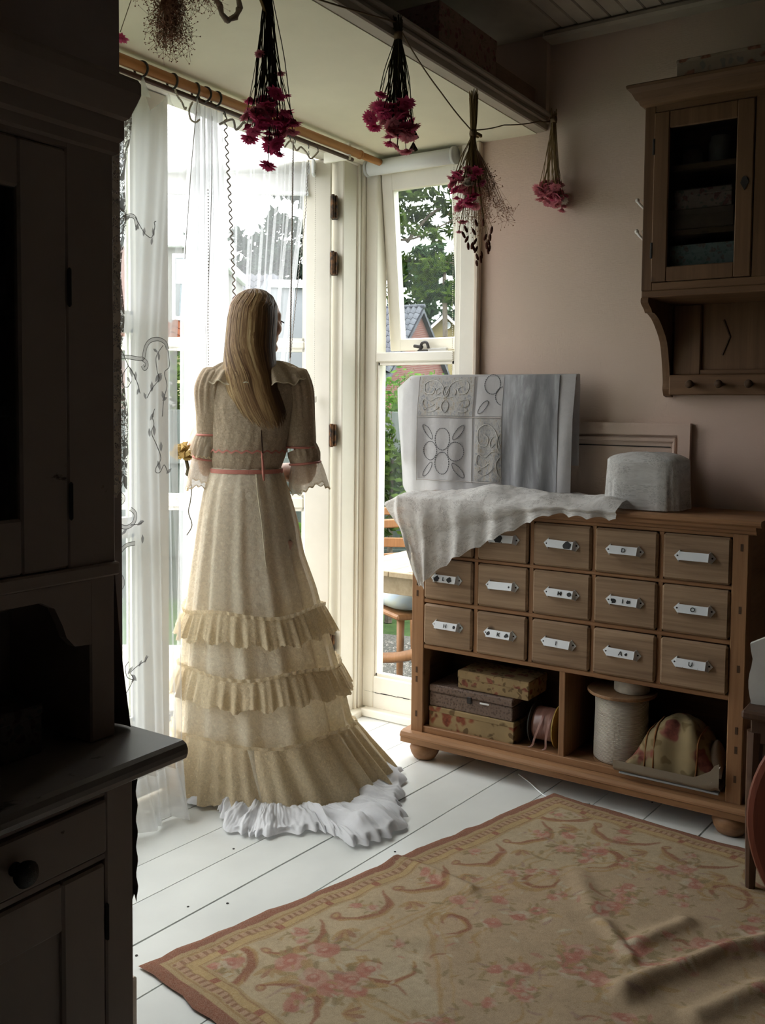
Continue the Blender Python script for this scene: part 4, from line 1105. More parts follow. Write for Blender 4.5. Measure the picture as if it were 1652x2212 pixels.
sd = thing('side_table', 'small dark brown side table behind the tipped round table', 'table', (2.78, 0.40, 0.0))
m_dkw = wood('dark_walnut', (0.10, 0.055, 0.035), (0.05, 0.027, 0.018), 2, 1.0, 0.45, False)
bx('table_top', (-0.17, -0.17, 0.478), (0.17, 0.165, 0.502), m_dkw, sd, 0.006)
bx('apron', (-0.145, -0.15, 0.41), (0.145, 0.145, 0.478), m_dkw, sd, 0.003)
for sx in (-1, 1):
    for sy in (-1, 1):
        MB().tube([(sx * 0.135, sy * 0.135, 0.0), (sx * 0.135, sy * 0.137, 0.25), (sx * 0.13, sy * 0.135, 0.44)], [0.013, 0.018, 0.022], 8).build('leg', m_dkw, sd)
pf_ = thing('picture_frame', 'white scalloped picture frame on the dark side table', 'frame', (2.70, 0.46, 0.503), 0.1)
scal = [(0.10, 0.0)] + [(0.10 - 0.004 + 0.010 * abs(sin(k * 0.55)), 0.02 * k) for k in range(0, 9)] + [(0.05, 0.19), (0.0, 0.20), (-0.05, 0.19)] + [(-0.10 + 0.004 - 0.010 * abs(sin(k * 0.55)), 0.02 * k) for k in range(8, -1, -1)]
MB().prism(scal, lambda y, z: (-0.01 + 0.12 * z, y, z), lambda y, z: (0.012 + 0.12 * z, y, z)).build('frame_board', paint('white_scallop', (0.62, 0.60, 0.57), 0.5), pf_)
bx('picture', (-0.004, -0.06, 0.03), (0.0, 0.06, 0.15), m_dkw, pf_)
bpy.data.objects['picture'].location = (0.0, 0, 0)
# ------------------------------------------------------------------ curtain pole, rings and sheer curtain
m_pole = wood('orange_pine_pole', (0.50, 0.24, 0.09), (0.34, 0.145, 0.05), 0, 1.0, 0.4, False)
pole = thing('curtain_pole', 'orange wooden curtain pole with thin dark rail above the garden door', 'curtain pole', (2.2, 2.143, 2.282))
MB().tube([(-1.1, 0, 0), (0.862, 0, 0)], 0.016, 18).build('pole', m_pole, pole, True)
MB().tube([(0.866, 0, 0), (0.874, 0, 0)], 0.0175, 18).build('end_cap', m_pole, pole, True)
MB().tube([(-1.1, 0.006, -0.028), (0.828, 0.006, -0.028)], 0.0075, 10).build('thin_rail', paint('dark_brown_rail', (0.07, 0.03, 0.02), 0.4), pole, True)
MB().tube([(0.892, 0, 0), (1.06, 0, 0)], 0.0135, 12).build('pole_socket', m_pole, pole, True)
for x in (-0.6, 0.80): bx('bracket', (x - 0.006, -0.004, -0.034), (x + 0.006, 0.12, 0.03), m_cream, pole, 0.002)
m_ring = paint('dark_ring', (0.03, 0.025, 0.022), 0.4, 0.2, 10)
tor = MB(); n1, n2 = 22, 8
tor.grid(lambda u, v: (0.0035 * sin(v * 2 * PI), (0.0225 + 0.0035 * cos(v * 2 * PI)) * cos(u * 2 * PI), (0.0225 + 0.0035 * cos(v * 2 * PI)) * sin(u * 2 * PI)), n1, n2)
me_ring = tor.mesh('curtain_ring', m_ring, True)
for i, (x, pl_) in enumerate(((1.853, 'beside the hutch'), (1.955, 'second from the hutch'), (2.078, 'over the closed door stile'), (2.176, 'first of the close trio'), (2.217, 'middle of the close trio'), (2.268, 'last of the close trio'))):
    o = link('curtain_ring', me_ring, None, (x, 2.143, 2.276), (0.15 * ((i * 7) % 3 - 1), 0, 0.25 * ((i * 5) % 3 - 1)))
    tag(o, 'dark curtain ring on the pole, ' + pl_, 'ring', 'rings on the curtain pole')

def sheer(name, col, base, weave=520):
    n = NT(name); v = n.coord('UV', (1, 1, 1))
    w = n.noise(v, 6, 3, 0.6)
    a = n.math('ADD', base - 0.05, n.math('MULTIPLY', w, 0.10))
    n.sheet(col, a, 0.55); return n.m
m_sheer = sheer('white_voile', (0.92, 0.93, 0.94), 0.32)
m_sheerd = sheer('white_voile_hem', (0.88, 0.89, 0.90), 0.55)
m_gather = sheer('gathered_voile', (0.90, 0.91, 0.93), 0.24)
m_gather2 = sheer('tight_gathered_voile', (0.92, 0.93, 0.94), 0.40)
m_trim = fabric('grey_lace_braid', (0.42, 0.39, 0.37), 0.9)
n_ = NT('taupe_applique'); n_.sheet((0.46, 0.44, 0.42), 0.70, 0.3); m_appl = n_.m
m_thread = fabric('grey_thread', (0.16, 0.155, 0.155), 0.9)
n_ = NT('leaf_embroidery'); n_.sheet((0.22, 0.21, 0.21), 0.80, 0.25); m_leafe = n_.m

cu1 = thing('sheer_curtain', 'white sheer curtain with embroidered vines in front of the closed door', 'curtain', (0, 0, 0))
tops = [(1.55, 2.245), (1.70, 2.19), (1.853, 2.248), (1.90, 2.205), (1.955, 2.246), (2.01, 2.175), (2.078, 2.246), (2.115, 2.205), (2.150, 2.19), (2.176, 2.246)]
def p1(u, v):
    xt = lerp(1.55, 2.176, u)
    zt = interp([(a, b) for a, b in tops], xt)[0]
    z = lerp(zt, 0.012, v)
    xb = lerp(1.55, 2.15, u ** 0.9)
    x = lerp(xt, lerp(2.06, 2.10, v) if u > 0.999 else lerp(1.55, 2.115, u), min(1, v * 3.0))
    x = lerp(x, xb, max(0, v - 0.45) / 0.55)
    amp = 0.006 + 0.034 * max(0, u - 0.55) / 0.45 * (0.25 + v) + 0.02 * max(0, v - 0.75)
    f = sin(u * 46 + 1.5 * sin(v * 2.2)) * 0.6 + 0.4 * sin(u * 87 + 3 * v)
    y = 2.158 + amp * f * 0.75
    if v > 0.93: y -= 0.05 * (v - 0.93) / 0.07 * (0.5 + 0.5 * sin(u * 30))
    return (x + 0.25 * amp * cos(u * 46), min(y, 2.245), z)
MB().grid(p1, 150, 70).build('voile', m_sheer, cu1, True)
# hem fold near the floor
MB().grid(lambda u, v: (p1(u, lerp(0.93, 1.0, v))[0], p1(u, lerp(0.93, 1.0, v))[1] - 0.004, p1(u, lerp(0.93, 1.0, v))[2]), 110, 4).build('hem', m_sheerd, cu1, True)
YE = 2.136
def flat_ribbon(pts, w, name, mat):
    P_ = smooth_path([(x, YE, z) for x, z in pts], 6); mb = MB()
    vs = []
    for i, p in enumerate(P_):
        t = (P_[min(i + 1, len(P_) - 1)] - P_[max(i - 1, 0)]).normalized(); nrm = Vector((t.z, 0, -t.x)) * w
        vs += [p + nrm, p - nrm]
    mb.add(vs, [(2 * i, 2 * i + 1, 2 * i + 3, 2 * i + 2) for i in range(len(P_) - 1)])
    mb.build(name, mat, cu1)
    eb = MB(); eb.tube([vs[i] for i in range(0, len(vs), 2)], 0.0009, 4); eb.build('ribbon_edge', m_thread, cu1)
    eb = MB(); eb.tube([vs[i] for i in range(1, len(vs), 2)], 0.0009, 4); eb.build('ribbon_edge', m_thread, cu1)
for R_ in ([(1.834, 1.801), (1.858, 1.812), (1.88, 1.835), (1.906, 1.846), (1.923, 1.842), (1.932, 1.811)],
           [(1.855, 1.439), (1.903, 1.439), (1.947, 1.437), (1.956, 1.455), (1.963, 1.475), (1.98, 1.492), (2.011, 1.499), (2.039, 1.49), (2.049, 1.47)],
           [(1.947, 1.437), (1.963, 1.428), (1.965, 1.416), (1.956, 1.408), (1.948, 1.418)],
           [(1.829, 1.082), (1.852, 1.054), (1.874, 1.033), (1.868, 1.018), (1.848, 1.020), (1.838, 1.042)],
           [(1.826, 0.996), (1.845, 0.961), (1.882, 0.944), (1.912, 0.955), (1.918, 0.981), (1.9, 0.997)],
           [(1.917, 0.893), (1.882, 0.89), (1.856, 0.866), (1.838, 0.814), (1.833, 0.782), (1.85, 0.762), (1.870, 0.776), (1.866, 0.798), (1.848, 0.806), (1.835, 0.799)]):
    flat_ribbon(R_, 0.0055, 'embroidered_ribbon', m_appl)
for V_ in ([(1.923, 1.845), (1.944, 1.819), (1.962, 1.802), (1.985, 1.796), (1.998, 1.828), (1.996, 1.842), (2.003, 1.846)],
           [(1.855, 1.478), (1.872, 1.453), (1.894, 1.414), (1.911, 1.395), (1.929, 1.362), (1.938, 1.335)],
           [(1.894, 1.414), (1.875, 1.39), (1.872, 1.36), (1.89, 1.352), (1.905, 1.37)],
           [(2.03, 1.482), (2.002, 1.446), (2.005, 1.405), (2.011, 1.378), (1.983, 1.349), (1.965, 1.322)],
           [(2.049, 1.47), (2.055, 1.42), (2.035, 1.40), (2.045, 1.36), (2.033, 1.323), (2.025, 1.267)],
           [(1.995, 1.29), (1.985, 1.267), (1.992, 1.245), (1.982, 1.218), (2.001, 1.183), (2.019, 1.141), (2.0, 1.114), (1.998, 1.10), (2.015, 1.098), (2.032, 1.12), (2.045, 1.10)],
           [(1.837, 1.135), (1.853, 1.108), (1.846, 1.081)], [(1.857, 1.0), (1.865, 0.946), (1.851, 0.92), (1.858, 0.896)], [(1.9, 0.949), (1.93, 0.949), (1.95, 0.955)],
           [(1.846, 0.77), (1.85, 0.735), (1.843, 0.70), (1.846, 0.66)], [(1.879, 0.452), (1.906, 0.487), (1.897, 0.51), (1.924, 0.525), (1.951, 0.533), (1.965, 0.545)], [(1.906, 0.487), (1.884, 0.50), (1.876, 0.53), (1.89, 0.545)]):
    MB().tube(smooth_path([(x, YE - 0.001, z) for x, z in V_], 5), 0.0011, 5).build('embroidered_vine', m_thread, cu1)
lf = MB(); lf.add([(0, 0, 0.011), (0.0045, 0, 0.002), (0.003, 0, -0.006), (0, 0, -0.011), (-0.003, 0, -0.006), (-0.0045, 0, 0.002)], [(0, 1, 2, 3, 4, 5)]); me_lf = lf.mesh('embroidered_leaf', m_leafe)
rl = random.Random(2)
for x, z in [(1.86, 1.851), (1.873, 1.857), (1.892, 1.837), (1.928, 1.817), (1.955, 1.808), (1.985, 1.785), (1.991, 1.813), (1.846, 1.832), (1.865, 1.486), (1.86, 1.463), (1.998, 1.464), (2.011, 1.447), (1.903, 1.397), (1.92, 1.386), (1.894, 1.374), (1.956, 1.328), (1.983, 1.356), (1.929, 1.341), (2.011, 1.389), (2.005, 1.383), (2.016, 1.381), (2.029, 1.329), (2.035, 1.32), (1.983, 1.267), (1.973, 1.219), (1.992, 1.225), (2.019, 1.176), (2.01, 1.12), (2.051, 1.1), (1.837, 1.128), (1.858, 1.11), (1.846, 1.095), (1.851, 0.94), (1.874, 0.931), (1.856, 0.9), (1.936, 0.952), (1.944, 0.903), (1.85, 0.745), (1.833, 0.735), (1.843, 0.699), (1.855, 0.69), (1.894, 0.518), (1.906, 0.487), (1.933, 0.53), (1.955, 0.539), (1.909, 0.493)]:
    link('embroidered_leaf', me_lf, cu1, (x, YE - 0.002, z), (0, rl.uniform(-1.2, 1.2), 0), rl.uniform(1.0, 1.5))
# little lace flags under the rings
for x, w_, d_ in ((1.955, 0.030, 0.055), (2.176, 0.016, 0.045)):
    MB().grid(lambda u, v: (x + (u - 0.5) * 2 * w_ * v, 2.135, 2.255 - d_ * v), 6, 4).build('ring_flag', m_sheerd, cu1)
MB().tube(smooth_path([(2.080, 2.135, 2.255), (2.092, 2.135, 2.235), (2.110, 2.135, 2.222), (2.122, 2.135, 2.205), (2.128, 2.135, 2.212)], 5), 0.003, 6).build('tie_tape', m_cord, cu1)
MB().tube(smooth_path([(2.155, 2.135, 2.235), (2.140, 2.135, 2.205), (2.148, 2.135, 2.18), (2.170, 2.135, 2.178), (2.185, 2.135, 2.19)], 5), 0.003, 6).build('tie_tape', m_cord, cu1)

# gathered middle panel
cu2 = thing('sheer_curtain', 'tightly gathered sheer curtain with scalloped lace edge behind the woman', 'curtain', (0, 0, 0))
def p2(u, v):
    z = lerp(2.245, 0.015, v)
    x0, x1 = interp([(0, 2.180, 2.315), (0.12, 2.17, 2.33), (0.3, 2.14, 2.345), (0.62, 2.13, 2.36), (1, 2.12, 2.36)], v)
    fx_ = sin(u * 78 + 2 * sin(3 * v)); 
    dy = 0.22 * min(1, v * 2.0)
    return (lerp(x0, x1, u) + 0.008 * sin(u * 110) + dy * 1.05, 2.165 + dy + 0.028 * fx_ * (0.5 + 0.7 * v), z)
MB().grid(p2, 190, 40).build('voile', m_gather2, cu2, True)
def edge_pt(u, z): 
    v = (2.245 - z) / 2.23; return Vector(p2(u, v))
sc_ = []
z = 2.245
k = 0
while z > 1.36:
    p = edge_pt(1.0, z); sc_.append((p.x + 0.004 + (0.0075 if k % 2 else -0.0075), p.y - 0.02, z)); z -= 0.0125; k += 1
MB().tube(smooth_path(sc_, 3), 0.0027, 5).build('scallop_trim', m_trim, cu2, True)
for uu, wob in ((0.42, 0.002), (0.55, 0.002)):
    MB().tube([(edge_pt(uu, z_).x, edge_pt(uu, z_).y - 0.01, z_) for z_ in np.linspace(2.22, 1.30, 50)], 0.0016, 4).build('cord_edge', m_trim, cu2)
bd_ = MB()
for z_ in np.linspace(2.0, 0.95, 110): bd_.ball((edge_pt(0.36, z_).x, edge_pt(0.36, z_).y - 0.01, z_), (0.0028, 0.0018, 0.0028), 5, 3)
bd_.build('bead_trim', m_trim, cu2)['kind'] = 'stuff'
MB().tube(smooth_path([(2.11, 2.124, 1.75), (2.14, 2.124, 2.05), (2.165, 2.124, 2.24)], 8), 0.0016, 4).build('cord_edge', m_trim, cu2)

# loose swag from the thin rail
cu3 = thing('sheer_curtain', 'loose sheer curtain swagged from the thin rail towards the open door', 'curtain', (0, 0, 0))
tp3 = [(2.335, 2.235), (2.36, 2.19), (2.392, 2.236), (2.50, 2.19), (2.633, 2.232), (2.66, 2.205), (2.70, 2.222), (2.738, 2.205), (2.793, 2.236)]
def p3(u, v):
    xt = lerp(2.335, 2.793, u); zt = interp(tp3, xt)[0]
    z = lerp(zt, 0.45, v)
    xr = interp([(0, 2.793), (0.12, 2.775), (0.3, 2.715), (0.5, 2.655), (0.75, 2.59), (1, 2.56)], v)[0]
    xl = interp([(0, 2.335), (0.3, 2.345), (0.6, 2.30), (1, 2.25)], v)[0]
    f = sin(u * 40 + 4 * v) * (0.4 + 0.6 * v) + 0.5 * sin(u * 83)
    dy = 0.12 * min(1, v * 2.0)
    return (lerp(xl, xr, u) * (1 + dy / 2.178), 2.178 + dy + 0.016 * f, z)
MB().grid(p3, 130, 46).build('voile', m_gather, cu3, True)
def p3c(u, dz=0.0): return [Vector(p3(u, t)) + Vector((0, -0.012, 0)) for t in np.linspace(0, 0.62, 60)]
def braid(pts, r, name, parent):
    mb = MB()
    for k, p in enumerate(pts):
        if k < len(pts) - 1:
            for j in range(3):
                q = p.lerp(pts[k + 1], j / 3); mb.ball((q.x + (0.0012 if (3 * k + j) % 2 else -0.0012), q.y, q.z), (r, r * 0.7, r * 1.5), 5, 3)
    o = mb.build(name, m_trim, parent); o['kind'] = 'stuff'; return o
braid([Vector((2.627 - 0.012 * t, 2.118, lerp(2.225, 1.47, t))) for t in np.linspace(0, 1, 60)], 0.0034, 'braid_edge', cu3)
braid(p3c(0.985), 0.0026, 'braid_edge', cu3)
for uu in (0.88, 0.94, 0.5, 0.3, 0.7):
    c_ = p3c(uu); mb = MB()
    for p, q in zip(c_, c_[1:]): mb.add([p + Vector((-0.004, 0, 0)), p + Vector((0.004, 0, 0)), q + Vector((0.004, 0, 0)), q + Vector((-0.004, 0, 0))], [(0, 1, 2, 3)])
    mb.build('folded_pleat', m_sheer, cu3)
MB().tube(smooth_path([(2.28, 2.14, 2.20), (2.335, 2.135, 2.228), (2.35, 2.135, 2.20), (2.372, 2.135, 2.215), (2.392, 2.135, 2.232), (2.43, 2.135, 2.215), (2.47, 2.135, 2.218)], 5), 0.004, 6).build('heading_braid', m_trim, cu3, True)
MB().tube(smooth_path([(2.60, 2.135, 2.20), (2.633, 2.135, 2.23), (2.665, 2.135, 2.205), (2.69, 2.135, 2.222), (2.72, 2.135, 2.212), (2.75, 2.135, 2.195), (2.793, 2.135, 2.23)], 5), 0.0035, 6).build('heading_braid', m_cord, cu3, True)
for x in (2.303, 2.392, 2.633, 2.66, 2.738, 2.793):
    MB().tube([(x, 2.143, 2.248), (x + 0.002, 2.137, 2.238), (x, 2.137, 2.228)], 0.0018, 5).build('small_hook', m_ring, cu3)
# ------------------------------------------------------------------ dried flowers hung from the beam
m_stemd = fabric('dark_dry_stem', (0.055, 0.045, 0.025), 0.9)
m_steml = fabric('straw_stem', (0.22, 0.15, 0.07), 0.9)
m_twine = fabric('jute_twine', (0.16, 0.11, 0.065), 0.9)
def petal_mat(name, c1, c2):
    n = NT(name); oi = n.n.new('ShaderNodeObjectInfo'); c = n.ramp(oi.outputs['Random'], [(0, c1), (1, c2)])
    n.sheet(c, 1.0, 0.5); return n.m
m_pk = petal_mat('crimson_petals', (0.60, 0.07, 0.20), (0.78, 0.18, 0.34))
m_pk2 = petal_mat('rose_petals', (0.62, 0.20, 0.28), (0.78, 0.36, 0.40))
m_wh = petal_mat('ivory_petals', (0.55, 0.50, 0.42), (0.68, 0.62, 0.55))
def flower_mesh(name, mat, open_=0.8, n=18, seed=0):
    """a strawflower of pointed papery petals, facing -z, radius 1"""
    r = random.Random(seed); mb = MB()
    for lay in range(4):
        el = lerp(0.15, 1.25, lay / 3) * open_ + 0.1
        L = lerp(1.0, 0.55, lay / 3)
        for k in range(n - 3 * lay):
            a = 2 * PI * (k + 0.5 * (lay % 2)) / (n - 3 * lay) + r.uniform(-.1, .1); e = el + r.uniform(-.12, .12)
            d = Vector((cos(a) * cos(e), sin(a) * cos(e), -sin(e))); s_ = Vector((-sin(a), cos(a), 0))
            w = 0.16 * L + 0.03
            base = d * 0.12; mid = d * (0.6 * L); tip = d * L + Vector((0, 0, 0.06))
            mb.add([base - s_ * w * 0.4, base + s_ * w * 0.4, mid + s_ * w, mid - s_ * w, tip], [(0, 1, 2, 3), (3, 2, 4)])
    mb.ball((0, 0, -0.1), (0.3, 0.3, 0.28), 8, 5)
    return mb.mesh(name, mat)
FM = {('p', i): flower_mesh('dried_flower', m_pk, (0.55, 0.8, 1.0)[i], seed=i) for i in range(3)}
FM.update({('r', i): flower_mesh('dried_flower', m_pk2, (0.55, 0.8, 1.0)[i], seed=i + 5) for i in range(3)})
FM.update({('w', i): flower_mesh('dried_flower', m_wh, (0.55, 0.8, 1.0)[i], seed=i + 9) for i in range(3)})
def bouquet(label, at, tie_dz, L, waist, heads, stem_mat, tail=0.05, nst=36, seed=1, loose=(), clump=None):
    """at: top of the stems; heads: (dx, dy, dz, radius, kind) below; waist: stem spread half way"""
    o = thing('dried_bouquet', label, 'dried flowers', at, 0, 'dried bunches hung overhead')
    r = random.Random(seed); st = MB()
    pts = list(heads)
    for k in range(nst):
        if k < len(heads): hx, hy, hz_ = heads[k][:3]
        else:
            a = r.uniform(0, 6.28); q = math.sqrt(r.random()); hx, hy, hz_ = waist * 1.15 * q * cos(a), waist * q * sin(a), -L * r.uniform(0.72, 0.95)
        a = r.uniform(0, 6.28)
        top = Vector((0.012 * cos(a) + r.uniform(-.006, .006), 0.012 * sin(a), r.uniform(-0.02, 0.02)))
        tie = Vector((0.007 * cos(a), 0.007 * sin(a), tie_dz))
        w = waist * r.uniform(0.3, 1.0)
        mid = Vector((lerp(tie.x, hx, 0.45) + r.uniform(-.4, .4) * waist, lerp(tie.y, hy, 0.45) + r.uniform(-.3, .3) * waist, lerp(tie_dz, hz_, 0.5)))
        st.tube(smooth_path([top, tie, mid, (hx, hy, hz_)], 4), r.uniform(0.0009, 0.0017), 4, False)
    s_o = st.build('stems', stem_mat, o); s_o['kind'] = 'stuff'
    MB().lathe([(0.011, -0.010), (0.0125, 0), (0.011, 0.010)], 10, (0, 0, tie_dz)).build('twine_tie', m_twine, o, True)
    for k, (dx, dy, dz, rad, kd) in enumerate(heads):
        e = Euler((r.uniform(-.6, .6) + dy * 4, r.uniform(-.6, .6) - dx * 5, r.uniform(0, 6)))
        link('flower_head', FM[(kd, r.randrange(3))], o, (dx, dy, dz), e, rad * r.uniform(1.05, 1.4))
    return o
def cluster(n, cx, cz, rx, rz, rad, kinds, seed, ry=None):
    r = random.Random(seed); out = []
    while len(out) < n:
        a = r.uniform(0, 6.28); q = math.sqrt(r.random())
        p = (cx + rx * q * cos(a), (ry or rx * 0.8) * r.uniform(-1, 1), cz + rz * q * sin(a))
        if all((p[0] - h[0]) ** 2 + (p[1] - h[1]) ** 2 + (p[2] - h[2]) ** 2 > (rad * 0.85) ** 2 for h in out) or r.random() < 0.08:
            out.append(p + (rad, r.choice(kinds)))
    return out
# nearest big bunch
h2 = cluster(40, 0.01, -0.372, 0.054, 0.058, 0.020, 'pppppr', 3) + [(0.0, 0, -0.475, 0.018, 'p'), (0.068, 0, -0.30, 0.012, 'p'), (0.02, -0.02, -0.265, 0.013, 'r'), (-0.03, 0, -0.235, 0.010, 'r'), (0.042, 0, -0.44, 0.016, 'p'), (-0.045, 0.0, -0.375, 0.018, 'p')]
b2 = bouquet('crimson dried bunch hanging nearest the wooden curtain pole, with dark stems', (1.694, 1.44, 2.33), -0.075, 0.40, 0.036, h2, m_stemd, nst=70, seed=2)
for a in (-0.5, -0.2): b = MB(); b.box((-0.004, -0.004, -0.05), (0.004, 0.004, 0.05), 0.001, Euler((0, -0.6 + a * 0.1, 0)).to_matrix(), (-0.02, 0, -0.12)); b.build('peg_half', m_steml, b2)
h3 = cluster(36, -0.005, -0.262, 0.062, 0.052, 0.022, 'pppprr', 7) + [(-0.03, -.02, -0.34, 0.022, 'r'), (0.03, -.01, -0.335, 0.020, 'r'), (-0.078, 0, -0.21, 0.018, 'p'), (-0.07, 0, -0.255, 0.02, 'p'), (0.07, 0, -0.24, 0.015, 'p')]
b3 = bouquet('crimson dried bunch hanging in front of the side window blind', (2.218, 1.425, 2.345), -0.035, 0.30, 0.038, h3, m_stemd, nst=80, seed=5)
for dx, dz in ((0.085, -0.30), (0.09, -0.265)):
    mb = MB(); mb.tube(smooth_path([(0.01, 0, -0.05), (0.06, 0, -0.15), (dx, 0, dz)], 6), 0.001, 4, False)
    for k in range(5): mb.tube([(dx, 0, dz), (dx + 0.010 * cos(k * 1.3), 0.01 * sin(k * 1.3), dz - 0.022)], [0.002, 0.004], 5)
    mb.build('seed_head', m_stemd, b3)
h4 = cluster(28, -0.045, -0.30, 0.045, 0.075, 0.019, 'ppprrrw', 11) + [(-0.06, 0, -0.40, 0.016, 'r'), (-0.083, 0, -0.435, 0.014, 'r'), (-0.10, 0, -0.335, 0.017, 'p'), (0.02, -0.02, -0.27, 0.016, 'p')]
b4 = bouquet('mixed dried bunch with brown seed ears hanging before the window casing', (2.684, 1.44, 2.283), -0.118, 0.36, 0.030, h4, m_steml, nst=70, seed=9)
ears = [(-0.058, -0.425), (-0.072, -0.445), (-0.05, -0.455), (-0.04, -0.475), (-0.005, -0.425), (0.004, -0.455), (-0.006, -0.475), (0.012, -0.478), (0.02, -0.50), (0.045, -0.505), (0.018, -0.52), (0.05, -0.49), (0.075, -0.43), (0.085, -0.455), (0.10, -0.445), (0.105, -0.46), (0.108, -0.425), (0.095, -0.47), (0.01, -0.395), (0.058, -0.385), (0.118, -0.40), (-0.015, -0.47)]
me_ear = MB().lathe([(0.0012, 0.012), (0.0042, 0.006), (0.0048, -0.003), (0.003, -0.012)], 7).mesh('seed_ear', fabric('brown_seed', (0.10, 0.035, 0.025)), True)
sm = MB(); r4 = random.Random(4)
for dx, dz in ears:
    sm.tube(smooth_path([(0, 0, -0.16), (dx * 0.5 + r4.uniform(-.02, .02), 0, -0.30), (dx, -0.01, dz + 0.012)], 5), 0.0007, 4, False)
    link('seed_ear', me_ear, b4, (dx, -0.01, dz), (r4.uniform(-.5, .5), r4.uniform(-.6, .6), 0))
sm.build('ear_stems', m_steml, b4)['kind'] = 'stuff'
def gyp(mb, base, cone, n, r, rad, spread):
    for k in range(n):
        p = Vector(base); d = Vector((r.uniform(-1, 1) * spread, r.uniform(-1, 1) * spread, -1)).normalized(); L = cone * r.uniform(0.3, 1)
        q = p + d * L; mb.tube([p, p.lerp(q, 0.5) + Vector((r.uniform(-.01, .01), r.uniform(-.01, .01), 0)), q], 0.00045, 3, False)
        for j in range(5):
            e = q + Vector((r.uniform(-1, 1), r.uniform(-1, 1), r.uniform(-1, 1))) * 0.022
            mb.tube([q, e], 0.0003, 3, False); mb.ball(e, rad * r.uniform(0.6, 1.2), 5, 3)
m_gyp = fabric('rusty_gypsophila', (0.36, 0.20, 0.14))
gm = MB(); gyp(gm, (0.03, 0, -0.16), 0.24, 150, random.Random(6), 0.0019, 0.42)
gm.v = [(x + max(0, -z - 0.16) * 0.25, y, z) for x, y, z in gm.v]
gm.build('gypsophila_cloud', m_gyp, b4)['kind'] = 'stuff'
for k in range(2): bx('peg_half', (0.015, -0.004 + 0.012 * k, -0.118), (0.055, 0.004 + 0.012 * k, -0.108), m_steml, b4, 0.001); 
h5 = cluster(28, -0.005, -0.275, 0.062, 0.042, 0.023, 'rrrrp', 15, 0.04) + [(-0.06, -.01, -0.285, 0.022, 'r'), (0.06, 0, -0.30, 0.022, 'r'), (0.0, -0.04, -0.305, 0.018, 'w'), (-0.03, -.03, -0.325, 0.018, 'r'), (0.02, -0.03, -0.335, 0.018, 'r')]
b5 = bouquet('pale rose dried bunch hanging against the pink wall', (3.205, 1.395, 2.352), -0.02, 0.30, 0.026, h5, m_steml, nst=34, seed=21)
# brown gypsophila near the hutch, hung from the bay ceiling
b1 = thing('dried_bouquet', 'rust-brown gypsophila bunch hanging beside the hutch', 'dried flowers', (1.548, 1.60, 2.311), 0, 'dried bunches hung overhead')
gm = MB(); rr = random.Random(12)
gyp(gm, (0, 0, -0.03), 0.10, 150, rr, 0.0016, 1.6); gyp(gm, (0, 0, -0.05), 0.17, 150, rr, 0.0016, 0.22); gyp(gm, (0.0, 0, -0.09), 0.10, 90, rr, 0.0016, 0.8); gyp(gm, (-0.06, 0, -0.04), 0.09, 60, rr, 0.0016, 1.4); gyp(gm, (0.07, 0, -0.035), 0.08, 60, rr, 0.0016, 1.4)
gm.build('gypsophila_cloud', m_gyp, b1)['kind'] = 'stuff'
sm = MB()
for k in range(10): sm.tube([(0.01 * cos(k), 0.01 * sin(k), 0.0), (0.02 * cos(k * 2.1), 0.02 * sin(k * 2.1), -0.10)], 0.001, 4, False)
sm.build('stems', m_steml, b1)['kind'] = 'stuff'
for dx, dz, rad in ((-0.146, -0.232, 0.022), (-0.118, -0.085, 0.022), (0.02, -0.09, 0.012)):
    MB().tube([(dx * 0.4, 0, 0), (dx, 0, dz + 0.01)], 0.0009, 4, False).build('flower_stalk', m_steml, b1)
    link('flower_head', FM[('p', 0)], b1, (dx, 0, dz), (0, 0.2, 0), rad)
# driftwood wreath
wr = thing('twig_wreath', 'pale driftwood twig ring hanging from the bay ceiling', 'wreath', (1.732, 1.60, 2.311))
wp = [(-0.045, -0.005), (-0.042, -0.045), (-0.03, -0.062), (-0.002, -0.088), (0.03, -0.068), (0.042, -0.045), (0.04, -0.002), (0.0, 0.02 - 0.025)]
mt_ = fabric('driftwood', (0.30, 0.25, 0.20), 0.9, 0.4)
rr = random.Random(3)
for p, q in zip(wp, wp[1:] + wp[:1]):
    MB().tube([(p[0], rr.uniform(-.004, .004), p[1]), ((p[0] + q[0]) / 2, rr.uniform(-.006, .006), (p[1] + q[1]) / 2), (q[0], rr.uniform(-.004, .004), q[1])], [0.0075, 0.006, 0.0085], 7).build('twig', mt_, wr, True)
MB().tube([(0, 0, 0), (0, 0, -0.008)], 0.001, 4).build('hanging_thread', m_twine, wr)
# twine strung under the beam
tw = MB(); P_ = [(1.40, 1.44, 2.312), (1.695, 1.44, 2.262), (2.218, 1.427, 2.347), (2.303, 1.436, 2.306), (2.48, 1.44, 2.235), (2.672, 1.44, 2.172), (2.90, 1.44, 2.245), (3.183, 1.438, 2.329), (3.262, 1.43, 2.35)]
pp = []
for a, b in zip(P_, P_[1:]): pp += [Vector(a).lerp(Vector(b), k / 8) - Vector((0, 0, 0.004 * sin(PI * k / 8))) for k in range(8)]
tw.tube(pp + [P_[-1]], 0.0022, 6)
tag(tw.build('jute_twine', m_twine, None, True), 'jute twine strung under the beam between the dried bunches', 'string')
